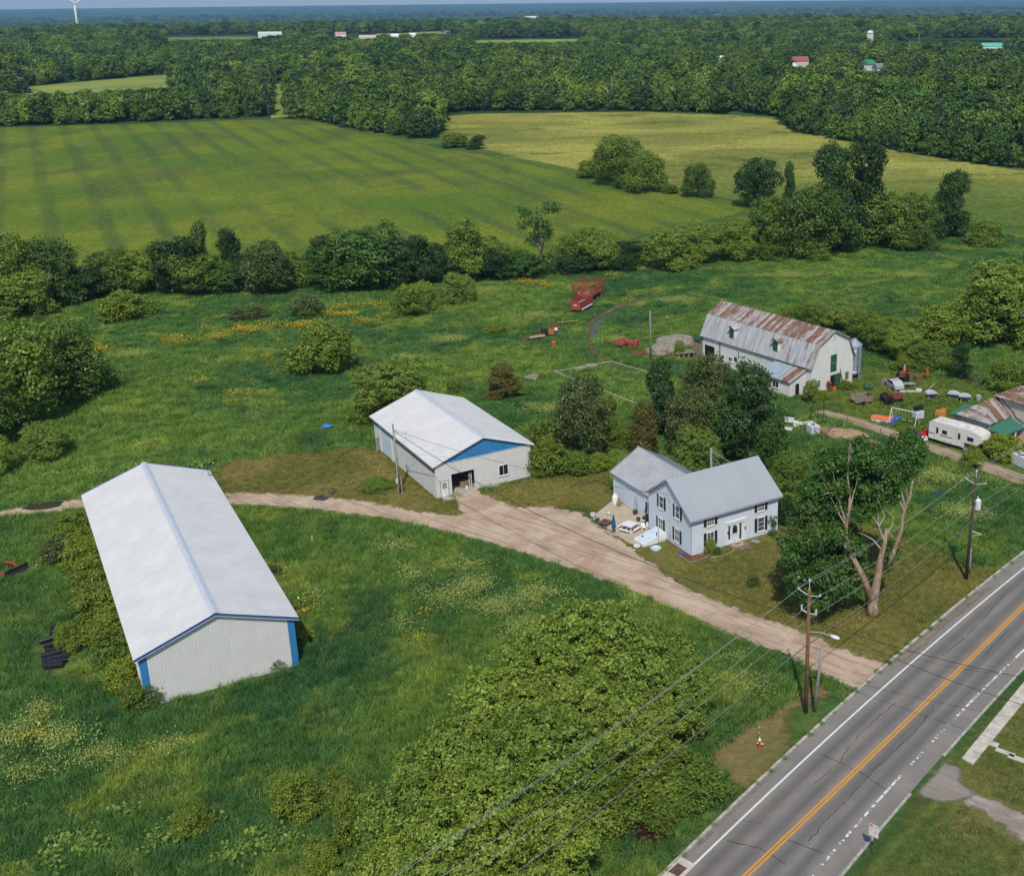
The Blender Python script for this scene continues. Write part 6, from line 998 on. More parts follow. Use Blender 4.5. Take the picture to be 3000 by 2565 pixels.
# forage wagons in the pasture
fw = lambda x, y: G(1640+x*.13571, 820+y*.13571)
wb = fw(345, 715); we = fw(560, 600); wz = atan2(we[1]-wb[1], we[0]-wb[0]); wz = wz
def slat_wagon(name, label, base, rz, L_, Wd, z0, z1, flare, m, slats, trim, solid=False):
    o = thing(name, label, 'wagon', base, rz); MB().b2(0, L_, -Wd/2, Wd/2, z0-.12, z0).obj('bed', m, o)
    for s in (-1, 1):
        mb = MB()
        if solid: mb.add([(0, s*Wd/2, z0), (L_, s*Wd/2, z0), (L_, s*(Wd/2+flare), z1), (0, s*(Wd/2+flare), z1)], [(0, 1, 2, 3)])
        for i in range(slats): x = L_*i/(slats-1); mb.tube([(x, s*Wd/2, z0), (x, s*(Wd/2+flare), z1)], .05, 4)
        for k in (0, .5, 1): mb.tube([(0, s*(Wd/2+flare*k), z0+(z1-z0)*k), (L_, s*(Wd/2+flare*k), z0+(z1-z0)*k)], .05, 4)
        mb.obj('side', m, o)
    for x, nm in ((0, 'front'), (L_, 'back')):
        mb = MB()
        for i in range(int(slats*.7)): t_ = -1+2*i/(int(slats*.7)-1); mb.tube([(x, t_*Wd/2, z0), (x, t_*(Wd/2+flare), z1)], .05, 4)
        for k in (0, 1): mb.tube([(x, -Wd/2-flare*k, z0+(z1-z0)*k), (x, Wd/2+flare*k, z0+(z1-z0)*k)], .06, 4)
        if solid and x == 0: mb.b2(-.06, .06, -Wd/2, Wd/2, z0-.2, z1)
        mb.obj(nm, m, o)
    for x in (L_*.2, L_*.8):
        for s in (-1, 1): wheel(o, x, s*Wd*.42, .4, .22, trim)
    return o
o = slat_wagon('hay_wagon', 'tall red slatted hay wagon with flared sides in the pasture', fw(430, 560)+np.array([.2, 2.6, 0]), wz, 7.2, 3.0, 1.0, 3.6, .7, steel_b, 17, white_trim); hb2 = MB().b2(.5, 6.8, -1.2, 1.2, 1.02, 1.25); hb2.obj('floor', M('wagon_floor', (.3, .13, .08), .9, .3), o); mb = MB(); mb.tube([(-.05, 1.4, 1), (-.05, .2, 3.4)], .07, 4); mb.tube([(1.5, -1.9, 3.5), (4.5, -1.6, 1.2)], .08, 4); mb.obj('brace', bm_, o); MB().box(-.08, .55, 2.0, .05, .5, .55).obj('reflector', M('orange_sign', (.75, .12, .02), .5), o)
o = slat_wagon('forage_wagon', 'red forage box wagon with blue load in front of the slatted wagon', wb, wz, 5.6, 2.2, .9, 2.2, .05, steel_b, 9, white_trim, True); MB().b2(.6, 1.6, -.9, .9, 1.0, 1.75).obj('load', M('load_blue', (.05, .15, .5), .6), o); MB().b2(1.8, 5.2, -.95, .95, 1.0, 1.5).obj('cover', M('load_grey', (.2, .21, .24), .7, .3), o); MB().b2(.4, 5.2, -1.16, -1.12, .55, .9).obj('skirt', white_trim, o); MB().b2(-.1, -.06, -.35, .35, 1.5, 1.65).obj('plate', white_trim, o); mb = MB(); mb.tube([(-.08, .9, .8), (-.08, .2, 1.5)], .05, 4); mb.b2(-.14, -.06, -1.1, 1.1, .6, .8); mb.obj('bumper', rred, o)
# other implements in the meadow
fm_ = lambda x, y: G(1500+x*.39016, 920+y*.39016)
o = at('hay_baler', 'bright red baler standing in grass left of the bare pole', 'baler', (860, 245), radians(-12), fm_); mb = MB(); mb.prism([(-2.0, .4), (-1.6, 1.35), (-.4, 1.5), (.2, 1.15), (2.1, 1.3), (2.2, .5)], 'y', -.6, .5); mb.obj('body', steel_b, o); mb = MB(); mb.b2(.6, 2.3, -1.3, -.5, .3, 1.0); mb.lathe([(.45, -.8), (.5, -.6), (.5, .5), (.45, .7)], 12, (-.9, -.9, .7), 'x'); mb.obj('pickup', rred, o); mb = MB(); mb.tube([(-2, 0, .6), (-4, .3, .8)], .09, 5); mb.obj('drawbar', rred, o)
for s in (-.75, .75): wheel(o, .3, s, .42, .2, bm_)
def implement(name, label, px, rz, parts, f=fm_):
    o = at(name, label, 'implement', px, rz, f)
    for pn, m, bl in parts:
        mb = MB()
        for b in bl:
            if b[0] == 't': mb.tube(b[1], b[2], 5)
            else: mb.box(*b[1:])
        mb.obj(pn, m, o)
    return o
implement('mower', 'low red mower lying in grass just below the baler', (955, 305), .1, [('deck', rred, [('b', 0, 0, .35, 2.4, 1.2, .25), ('b', .5, 0, .6, .8, .6, .3)]), ('tongue', mt, [('t', [(-1.2, 0, .4), (-2.3, .6, .2)], .06)])])
implement('plough', 'rusty plough frame with pale bar in the tall grass', (160, 195), .35, [('frame', rred, [('t', [(-2.2, -.3, .4), (2., .2, .9)], .12), ('t', [(-2.2, .5, .4), (1.6, .9, .7)], .1)]), ('beam', M('pale_beam', (.45, .38, .25), .9, .2), [('b', .6, -.6, .8, 3., .25, .3, .15)]), ('share', rred, [('b', -1.5+i*.9, .2, .3, .15, .8, .6, .4) for i in range(4)])])
implement('seed_drill', 'old black and orange box seeder in the tall grass', (295, 160), .1, [('hopper', bm_, [('b', -1.2, 0, .8, 1.3, 1., .9)]), ('box', M('orange_rust', (.4, .16, .05), .8, .3), [('b', .0, 0, .7, 1., .9, .8)]), ('panel', rred, [('b', .9, .5, 1.5, .8, .3, 1.2), ('b', -.1, .5, 1.3, .7, .3, .6)]), ('plate', white_trim, [('b', .9, .28, 1.1, .6, .1, .5)]), ('axle', mt, [('t', [(-1.8, 0, .35), (1.5, 0, .35)], .12)])])
implement('hay_rake', 'yellow-brown hay rake lying in grass behind the seeder', (400, 75), .1, [('frame', M('dull_yellow', (.3, .24, .08), .8, .2), [('t', [(-1.6, 0, .4), (2.3, .2, .5)], .09), ('t', [(-.6, -.4, .2), (-.3, .6, 1.1), (.4, .5, 1.0)], .1)]), ('tines', mt, [('t', [(-1.5+i*.6, -.4, 0), (-1.5+i*.6, .3, .5)], .04) for i in range(6)])])
o = at('orange_drum', 'small orange drum in the grass below the seeder', 'drum', (315, 235), 0, fm_); mb = MB(); mb.lathe([(.35, 0), (.37, .1), (.37, .7), (.33, .75)], 12); mb.obj('drum', M('orange_sign', (.75, .12, .02)), o)
# tractors overgrown beside the barn
implement('old_tractor', 'rusty tractor front sunk in the bushes beyond the silver car', (1380, 520), 1.2, [('body', rred, [('b', 0, 0, 1.3, 2.4, .7, .7), ('b', .8, 0, 1.8, .5, .6, .4)]), ('wheel', tyre_m, [('b', -.9, .8, .8, 1.3, .35, 1.4), ('b', -.9, -.8, .8, 1.3, .35, 1.4)]), ('bucket', M('orange_red', (.6, .08, .03), .6), [('b', 1.6, -.4, .6, .6, .8, .7)]), ('stack', insul, [('t', [(.4, 0, 1.6), (.4, 0, 2.6)], .09)])], YA)
implement('old_mower', 'rusty overgrown machine with red guard right of the old tractor', (1700, 505), .1, [('frame', rred, [('t', [(-3.2, 0, .6), (.8, .2, .9)], .1), ('t', [(-1.5, 0, .2), (.2, .4, 1.1)], .08)]), ('guard', M('orange_red', (.6, .08, .03)), [('b', .9, .2, 1.2, .3, .7, .9)]), ('reel', M('rusty_iron', (.16, .1, .07)), [('b', -.6, -.3, .5, 1.2, .5, .7, .4), ('b', -2., .2, .5, 1., .4, .5)])], YA)
# silver car
o = at('parked_car', 'silver hatchback parked in tall weeds beside the green shed', 'car', (1110, 575), radians(-75), YA); silver = M('silver_paint', (.42, .44, .46), .3, .05, 1); mb = MB(); mb.prism([(-.1, .35), (-.05, .75), (.9, .95), (1.6, 1.42), (3.0, 1.45), (3.75, 1.0), (4.05, .9), (4.1, .4)], 'y', -.78, .78); mb.obj('body', silver, o)
mb = MB(); mb.add([(.98, -.68, 1.0), (.98, .68, 1.0), (1.58, .6, 1.43), (1.58, -.6, 1.43)], [(0, 1, 2, 3)]); w_ = mb.obj('windscreen', glass, o); w_.location = (-.03, 0, .03)
mb = MB()
for s in (-.79, .79): mb.add([(1.15, s, .98), (1.7, s, 1.36), (2.95, s, 1.38), (3.5, s, 1.02)], [(0, 1, 2, 3)])
mb.obj('side_window', glass, o)
for x in (.75, 3.3):
    for s in (-.75, .75): wheel(o, x, s, .3, .18, insul)
MB().b2(-.13, -.05, -.5, .5, .58, .66).obj('grille', mt, o)
for s in (-.58, .58): MB().b2(-.12, -.03, s-.16, s+.16, .62, .74).obj('headlight', insul, o)
# leaning panels, crates, bins
for nm, lb, px, ang_, m, b in [('wooden_crate', 'wooden crate tipped against the front of the silver car', (1030, 590), .4, wood_old, [(0, 0, .5, 1.1, .25, 1.0, .2)]), ('steel_panel', 'pale blue panel leaning upright beside the silver car', (1240, 590), .3, M('pale_panel', (.42, .52, .58), .5, .1), [(0, 0, .55, 1.3, .12, 1.1, .5)]), ('steel_panel', 'pale blue panel lying flat before the silver car', (1300, 630), -.2, M('pale_panel', (.42, .52, .58)), [(0, 0, .25, 1.5, 1.1, .08, .1)]), ('metal_table', 'grey metal bench frame in the weeds by the pale panels', (1480, 650), .0, M('grey_metal', (.3, .31, .32), .6, .2), [(0, .3, .7, 1.9, .9, .08), (-.85, 0, .35, .08, .8, .7), (.85, 0, .35, .08, .8, .7)]), ('white_trough', 'long pale trough lying in the grass behind the tractor', (1500, 735), -.05, M('trough_white', (.55, .54, .5), .7, .1), [(0, 0, .25, 3.2, .25, .3), (1.4, .5, .35, .9, .9, .25), (-1.2, -.2, .2, .8, .5, .35)])]:
    o = at(nm, lb, nm.split('_')[1], px, ang_, YA); mb = MB()
    for k in b: mb.box(*k)
    mb.obj('body', m, o)
for lb, px, rz, f in [('black and grey bin in the grass right of the tractor', (1880, 820), .1, YA), ('grey machine housing left of the curved silver lid', (640, 590), -.4, Y9), ('black bin with curved silver lid near the rusty house', (860, 640), -.2, Y9)]:
    o = at('feed_bin', lb, 'bin', px, rz, f); mb = MB(); mb.prism([(-.7, .25), (-.8, .75), (.8, .75), (.7, .25)], 'y', -.55, .55); mb.obj('bin', M('bin_black', (.035, .04, .05), .5), o); mb = MB(); mb.prism([(-.95, .76), (-.8, 1.0), (-.2, 1.12), (.4, 1.05), (.9, .78)], 'y', -.6, .6); mb.obj('lid', insul, o)
    for s in (-.6, .6): mb = MB(); mb.tube([(s, -.5, 0), (s, -.5, .4)], .06, 5); mb.obj('leg', white_trim, o)
p = Y9(1130, 640); o = thing('kettle_barrel', 'pale green barrel in the grass by the rusty hipped roof', 'barrel', p); mb = MB(); mb.lathe([(.35, 0), (.42, .3), (.42, .8), (.3, 1.0), (.05, 1.05)], 12); mb.obj('barrel', M('pale_green', (.3, .38, .34), .6), o)
mb = MB(); mb.tube([(0, 0, .1), (1.3, 1.4, .7)], .08, 5); mb.obj('plank', M('pale_beam', (.45, .38, .25)), loc=YA(1815, 700), label='pale plank propped in the weeds above the black bin', cat='plank'); mb = MB(); mb.tube([(0, 0, .1), (2.3, -.5, .15)], .1, 5); mb.obj('plank', M('pale_beam', (.45, .38, .25)), loc=Y9(1120, 185), label='pale plank lying in the far grass by the brush pile', cat='plank')
mb = MB(); rb_ = random.Random(2)
for i in range(26): a_ = rb_.uniform(0, 6.28); mb.tube([(rb_.uniform(-.8, .8), rb_.uniform(-.6, .6), 0), (rb_.uniform(-1.2, 1.2), rb_.uniform(-.8, .8), rb_.uniform(.4, 1.2))], .03, 4)
mb.obj('brush_pile', M('brush_brown', (.14, .09, .06), .95, .3), loc=Y9(1010, 250), label='brown pile of dead brush under the dark shrub at right', cat='brush pile')
o = thing('green_barrel', 'dark green drum lying in weeds below the silo', 'barrel', YA(760, 680)); mb = MB(); mb.lathe([(.45, -.7), (.5, -.6), (.5, .6), (.45, .7)], 14, (0, 0, .5), 'x'); mb.obj('barrel', green_p, o); tyre('tyre', 'old tyre lying against the barn front beside the green door', BP(2.2, -.5, .1), .5, .25, False, -byaw); o = thing('black_tub', 'black round stock tub at the barn lean-to corner', 'tub', G(2030+1315*.2558, 850+1280*.2558)); mb = MB(); mb.lathe([(.55, 0), (.62, .8), (.58, .8), (.5, .15)], 16); mb.obj('tub', bm_, o)
o = thing('leaning_pole', 'dark forked post leaning on the barn front by the green door', 'post', BP(2.2, -.45)); mb = MB(); mb.tube([(0, 0, 0), (-.7, .2, 3.4)], .09, 6); mb.tube([(-.6, .2, 2.9), (-1.0, .1, 2.5)], .15, 5); mb.obj('post', M('brush_brown', (.14, .09, .06)), o); mb = MB(); mb.box(0, 0, .5, .5, .3, 1.0); mb.ico((-.3, 0, 1.4), .45, 1, .2, 4); mb.obj('junk_heap', rred, loc=BP(-1.0, -.6), rz=-byaw, label='rusty junk leaning left of the barn doorway', cat='junk'); MB().box(0, 0, .3, .5, .4, .6).obj('orange_bin', M('orange_sign', (.75, .12, .02)), loc=BP(-.3, -.8), label='small orange bin at the barn doorway', cat='bin')
# inflatable, slide, swing set, toys
o = at('inflatable_pool', 'orange and white inflatable raft lying on the grass', 'inflatable', (1000, 1230), radians(-18), YA); mb = MB(); mb.prism([(-1.6, .5), (-1.4, .95), (-.6, .9), (.4, .7), (1.3, .75), (1.6, .2), (1.2, -.75), (.2, -.85), (-1.3, -.5)], 'z', .28, .5); mb.obj('top', M('coral', (.75, .2, .08), .5, .12), o); mb = MB(); mb.prism([(-1.7, .55), (-1.45, 1.0), (-.6, .95), (.4, .75), (1.35, .8), (1.7, .2), (1.25, -.82), (.2, -.92), (-1.4, -.55)], 'z', 0, .27); mb.obj('base', white_trim, o)
o = at('slide', 'blue plastic slide lying beside the orange raft', 'slide', (1170, 1270), radians(28), YA); mb = MB(); mb.prism([(-1.2, .1), (-.6, .15), (.5, .35), (1.2, .7), (1.25, .55), (.5, .15), (-.6, -.02), (-1.2, -.05)], 'y', -.4, .4); mb.obj('chute', M('slide_blue', (.02, .1, .6), .45), o)
for s in (-.42, .42): mb = MB(); mb.tube([(-1.2, s, .2), (-.6, s, .25), (.5, s, .45), (1.2, s, .8)], .06, 5); mb.obj('side_rail', M('slide_blue', (.02, .1, .6)), o)
o = at('swing_set', 'white metal swing set frame beside the blue slide', 'swing set', (1400, 1290), radians(-35), YA); mb = MB(); mb.tube([(-2.1, 0, 2.1), (1.9, 0, 2.1)], .06, 6); mb.obj('top_bar', white_trim, o)
for x in (-2.1, 1.9):
    for s in (-.9, .9): mb = MB(); mb.tube([(x, 0, 2.1), (x, s, 0)], .045, 5); mb.obj('leg', white_trim, o)
for x in (-1.2, -.2, .8): mb = MB(); mb.tube([(x-.22, 0, 2.1), (x-.22, .1, .6)], .02, 4); mb.tube([(x+.22, 0, 2.1), (x+.22, .1, .6)], .02, 4); mb.box(x, .1, .58, .5, .22, .04); mb.obj('swing', M('swing_green', (.3, .5, .25), .6), o)
mb = MB(); mb.tube([(-2.1, -.6, .7), (-2.1, .6, .7)], .04, 4); mb.tube([(-2.1, -.3, 1.4), (-2.1, .3, 1.4)], .04, 4); mb.obj('ladder', white_trim, o)
o = at('toy_car', 'red and white ride-on toy car beside the camper', 'toy', (60, 1390), .3, Y9); mb = MB(); mb.box(0, .3, .5, 1.2, .7, .55); mb.box(.4, .4, .95, .5, .6, .3); mb.obj('body', M('toy_red', (.6, .02, .03), .4), o); MB().box(-.3, -.5, .25, .7, .6, .45).obj('step', white_trim, o); mb = MB(); mb.box(-.9, .6, .4, .7, .6, .5); mb.obj('blue_part', M('slide_blue', (.02, .1, .6)), o)
o = at('toy_car', 'small red toy coupe by the green porch steps', 'toy', (1940, 1490), .2, Y9); mb = MB(); mb.box(0, 0, .35, .8, .5, .45); mb.obj('body', M('toy_red', (.6, .02, .03)), o); mb = MB(); mb.tube([(-.3, 0, .55), (-.25, 0, 1.0), (.2, 0, 1.0), (.3, 0, .55)], .06, 4); mb.obj('roof', M('toy_yellow', (.7, .5, .2), .5), o)
mb = MB(); mb.box(0, 0, .1, 1.6, .2, .08, .7, ('Y', -.2)); mb.obj('orange_board', M('orange_rust', (.4, .16, .05)), loc=Y9(1580, 1560), label='thin orange board lying in weeds below the porch', cat='board'); mb = MB(); mb.box(0, 0, .5, 1.5, .9, .9); mb.box(.3, .2, 1.1, .8, .5, .3); mb.obj('firewood_crate', M('orange_wood', (.5, .24, .05), .8, .4, 5), loc=Y9(380, 960), rz=-.5, label='heap of orange split firewood behind the camper', cat='firewood'); mb = MB(); mb.ico((0, 0, .15), .45, 1, .2, 2, (1.2, 1, .8)); mb.obj('blue_bag', M('blue_grey_bag', (.2, .32, .5), .6), loc=Y9(885, 1640), label='crumpled pale blue bag under the camper nose', cat='bag')
MB().ico((0, 0, .2), .6, 2, .15, 7, (1.2, .8, .6)).obj('dark_bundle', bm_, loc=Y9(1760, 1720), label='dark bundle in weeds by the right edge tanks', cat='bundle'); MB().ico((0, 0, .25), .7, 2, .15, 8, (1.2, .8, .5)).obj('dark_tarp', M('navy_tarp', (.03, .045, .09), .6), loc=G(2340+1260*.3185, 1240+680*.3185), label='navy tarp bundle in tall grass left of the dark pole', cat='tarp')
o = at('trampoline_frame', 'thin white curved pipes standing in grass behind the big maple', 'frame', (830, 310), radians(-40), lambda x, y: G(2340+x*.3185, 1240+y*.3185)); mb = MB(); mb.tube([(-2, 0, 1.2), (1.6, 0, 1.2), (2.0, 0, .9), (2.1, 0, 0)], .04, 5); mb.obj('rail', white_trim, o)
for x in (-2, -.7, .6): mb = MB(); mb.tube([(x, 0, 1.2), (x+.1, -.1, .6), (x-.3, -.2, 0)], .03, 5); mb.obj('leg', white_trim, o)
# fifth-wheel camper
ca, cb = Y9(130, 1440), Y9(830, 1640); cz = atan2(cb[1]-ca[1], cb[0]-ca[0]); o = thing('camper_trailer', 'white fifth-wheel camper trailer parked before the tan house', 'camper', ca, cz); cw = M('camper_white', (.66, .65, .6), .5, .06, .6, dirt=.25); LL = hypot(*(cb-ca)[:2]); Lc = LL*1.5
mb = MB(); mb.prism([(0, .55), (0, 2.85), (.35, 3.05), (LL+1.2, 3.05), (Lc-.3, 2.75), (Lc, 1.9), (Lc-.75, 1.25), (LL+.05, 1.25), (LL, .45)], 'y', 0, 2.4); mb.obj('body', cw, o); mb = MB(); mb.b2(.35, LL+1.15, .02, 2.38, 3.055, 3.1); mb.obj('roof', M('camper_roof', (.62, .61, .57), .7, .1, 1, dirt=.35), o)
for x0 in (1.0, LL*.8): d_ = MB().b2(x0, x0+.75, -.05, -.005, .6, 2.6).obj('door', cw, o); MB().b2(x0+.2, x0+.55, -.07, -.052, 1.5, 2.35).obj('pane', glass, d_); MB().b2(x0-.03, x0+.78, -.045, -.004, .55, 2.66).obj('door_frame', insul, o)
for x0, w_ in ((LL*.38, .85), (LL*1.08, 1.05)): q = MB().b2(x0, x0+w_, -.04, -.005, 1.6, 2.25).obj('window', insul, o); MB().b2(x0+.06, x0+w_-.06, -.055, -.041, 1.66, 2.19).obj('pane', glass, q)
MB().b2(0, LL*.68, -.02, -.004, 1.28, 1.4).obj('stripe', M('maroon_stripe', (.2, .04, .05), .5), o); MB().b2(LL*.9, LL-.02, -.02, -.004, 1.0, 1.08).obj('stripe', M('maroon_stripe', (.2, .04, .05)), o)
for x in (LL*.48, LL*.6): wheel(o, x, .12, .36, .22, insul)
mb = MB(); mb.b2(LL*.4, LL*.68, -.03, .0, .5, .85); mb.obj('wheel_arch', insul, o); mb = MB(); mb.box(LL*.42, 1.3, 3.22, 1.3, .9, .25); mb.obj('air_conditioner', cw, o)
for x in (LL*.8, LL*1.08): MB().box(x, 1.25, 3.15, .6, .6, .1).obj('roof_vent', white_trim, o)
mb = MB(); mb.b2(LL+.05, LL+.15, .1, .3, 0, 1.25); mb.b2(LL+.05, LL+.15, 2.1, 2.3, 0, 1.25); mb.obj('jack', mt, o)
# stream hole by the road
o = thing('culvert_pool', 'dark brown stream pool with rocks in the brush by the road', 'pool', D(1312, 1688)); mb = MB(); pr = [(1.6*cos(2*pi*k/18)*(1+.15*sin(k*2.)), 1.25*sin(2*pi*k/18)*(1+.12*cos(k*3.))) for k in range(18)]; mb.add([(*p, .05) for p in pr], [tuple(range(18))]); mb.obj('water', wm.m if False else M('brown_water', (.03, .015, .008), .1, .4, 2), o); mb = MB()
for k in range(18):
    a_, b_ = pr[k], pr[(k+1) % 18]; mb.add([(*a_, .03), (*b_, .03), (b_[0]*1.18, b_[1]*1.18, .35), (a_[0]*1.18, a_[1]*1.18, .35)], [(0, 1, 2, 3)])
mb.obj('bank', M('wet_bank', (.06, .04, .025), .9, .4, 4, bump=.05), o)
for k in range(7): MB().ico((-1.0+k*.33, .5*sin(k*2.), .04), .12+.05*(k % 3), 1, .2, k, (1.3, 1, .5)).obj('rock', M('wet_rock', (.07, .055, .045), .5, .5, 4), o)
mb = MB(); pr = [(1.3*cos(2*pi*k/14)*(1+.2*sin(k*2.)), .7*sin(2*pi*k/14)) for k in range(14)]; mb.add([(*p, .05) for p in pr], [tuple(range(14))]); mb.obj('culvert_pool', M('brown_water', (.03, .015, .008)), loc=D(1165, 1700), label='narrow dark water glimpsed between the roadside trees at bottom', cat='pool')
# ---------------------------------------------------------------- trees and shrubs one by one
def tree(key, x, yb, yt, wpx, label, cat='tree', group=None, name=None, k=1.):
    b = D(x, yb); h = max(.6, HT((x, yb), (x, yt))); wd = wpx*K*sqrt(b[0]**2+b[1]**2+H*H)/F
    return plant(key, b, h*1.08*k, wd*1.2*k, label, cat, group, name)
rk = random.Random(8); g = 'trees of the roadside clump'
for a in [('elder_a', 1305, 1462, 1258, 225, 'yellow-green tree at the top right end of the roadside clump'), ('elder_b', 1185, 1455, 1255, 225, 'yellow-green tree left of the one at the top right of the clump'), ('elder_a', 1368, 1500, 1320, 150, 'tree bulging right over the grass at the clump edge'), ('elder_c', 1045, 1560, 1375, 240, 'broad tree at the clump edge facing the long shed corner'), ('elder_b', 1215, 1570, 1360, 240, 'tree in the middle of the roadside clump under the wires'), ('elder_a', 935, 1665, 1450, 240, 'tree on the meadow side of the clump, halfway down'), ('elder_b', 1070, 1690, 1480, 240, 'tree in the lower middle of the roadside clump'), ('elder_c', 850, 1780, 1570, 235, 'lowest broad tree on the meadow side of the clump'), ('elder_a', 960, 1830, 1600, 240, 'tree at the bottom of the clump left of centre'), ('elder_b', 1110, 1800, 1620, 190, 'tree at the bottom of the clump right under the wires'), ('elder_c', 815, 1890, 1700, 170, 'tree cut by the bottom edge at the left of the clump'), ('elder_b', 895, 1930, 1730, 230, 'tree cut by the bottom edge in the middle of the clump'), ('elder_a', 1010, 1960, 1745, 210, 'tree cut by the bottom edge at the right of the clump'), ('elder_a', 1125, 1520, 1330, 210, 'tree between the two top trees and the middle of the clump'), ('elder_b', 990, 1620, 1430, 220, 'tree just left of the middle of the roadside clump'), ('elder_c', 1160, 1660, 1480, 210, 'low tree under the wires in the clump middle'), ('elder_b', 1295, 1545, 1390, 190, 'tree at the right shoulder of the clump above the bright bushes'), ('elder_a', 940, 1760, 1560, 220, 'tree left of centre low in the clump')]: tree(*a, group=g, name='box_elder_tree', k=rk.uniform(.82, 1.08))
for a in [('bush_a', 1300, 1600, 1520, 170, 'bright green bush under the right side of the roadside clump'), ('bush_b', 1395, 1615, 1545, 120, 'bright green bush nearest the road by the clump'), ('bush_a', 1235, 1660, 1590, 130, 'low bush left of the dark stream pool'), ('bush_b', 1350, 1650, 1600, 90, 'small bush right of the dark stream pool'),
    ('bush_a', 600, 1645, 1572, 84, 'leafy double bush in the grass left of the big clump'), ('bush_b', 385, 1685, 1625, 58, 'small yellow-green bush in the near left grass'), ('bush_b', 690, 1640, 1570, 60, 'bush at the left rim of the big clump'), ('bush_a', 725, 1690, 1600, 80, 'second bush at the left rim of the big clump'), ('bush_b', 650, 1760, 1700, 60, 'low bush by the bottom edge left of the clump'),
    ('bush_a', 158, 1095, 1035, 75, 'topmost shrub against the left wall of the long shed'), ('bush_b', 180, 1145, 1075, 80, 'second shrub from the top along the long shed'), ('bush_a', 198, 1195, 1125, 80, 'third shrub from the top along the long shed'), ('bush_b', 212, 1250, 1175, 85, 'fourth shrub from the top along the long shed'), ('bush_a', 232, 1300, 1230, 85, 'fifth shrub from the top along the long shed'), ('bush_b', 248, 1350, 1280, 85, 'sixth shrub from the top along the long shed'), ('bush_a', 264, 1395, 1330, 75, 'seventh shrub down, near the blue corner of the shed'), ('bush_b', 285, 1425, 1375, 60, 'lowest shrub at the foot of the blue shed corner'), ('bush_a', 140, 1315, 1258, 42, 'yellow-green bush growing over the black pipes'), ('greyshrub', 120, 1135, 1085, 60, 'loose dark shrub left of the topmost shed shrubs')]: tree(*a, cat='shrub')
for i, (x, y, w_) in enumerate([(330, 1395, 26), (385, 1385, 30), (440, 1372, 22), (520, 1352, 30), (560, 1345, 36), (480, 1362, 24), (430, 1380, 20), (580, 1235, 30), (555, 1160, 26)]): tree('greyshrub', x, y+6, y-18, w_, ['weed clump at the left end of the long shed front', 'weed clump second from left at the shed front', 'weed clump left of centre at the shed front', 'weed clump right of centre at the shed front', 'tallest weed clump at the right of the shed front', 'weed clump at the middle of the shed front', 'small weed clump left of the middle at the shed front', 'weeds at the right wall of the long shed near its blue corner', 'weeds along the right wall of the long shed halfway up'][i], 'weeds', name='weed_clump')
for a in [('broad_a', 40, 850, 655, 170, 'large leafy tree at the left edge casting a dark shadow'), ('broad_c', 125, 800, 650, 150, 'broad tree right of the large one at the left edge'), ('broad_a', -30, 900, 740, 140, 'tree cut by the left edge above the farm track'), ('broad_b', 85, 720, 640, 70, 'small tree peeping over the left edge trees'), ('elder_c', 95, 925, 855, 80, 'yellow-green bush above the farm track at left'), ('elder_c', 0, 960, 880, 50, 'bush cut by the left edge beside the track')]: tree(*a)
for a in [('bush_a', 255, 645, 588, 82, 'rounded bush alone before the left hedgerow'), ('bush_a', 655, 752, 655, 104, 'dense round bush alone in the middle of the meadow'), ('bush_b', 832, 640, 575, 55, 'left bush of a pair before the hedgerow'), ('elder_c', 852, 628, 570, 60, 'right bush of a pair before the hedgerow'), ('elder_c', 930, 612, 550, 62, 'round yellow-green bush nearest the hedgerow centre'), ('elder_c', 800, 850, 722, 150, 'big yellow-green tree behind the left end of the garage'), ('cedar', 1016, 806, 742, 75, 'dense conical bush behind the garage roof'), ('bush_b', 1045, 800, 768, 36, 'small bush right of the conical bush behind the garage'), ('bush_c', 920, 792, 768, 30, 'small dark bush left of the conical bush'), ('greyshrub', 520, 645, 618, 44, 'grey-green low shrub in the flower band'), ('greyshrub', 480, 650, 625, 34, 'second grey-green low shrub in the flower band'), ('greyshrub', 625, 640, 600, 60, 'grey loose shrub under the hedgerow'), ('bush_c', 735, 855, 800, 60, 'dark bush at the far left corner of the garage'), ('bush_a', 1000, 672, 655, 40, 'low leafy weed bush in the middle meadow')]: tree(*a, cat='shrub')
hg = 'trees of the hedgerow below the striped field'
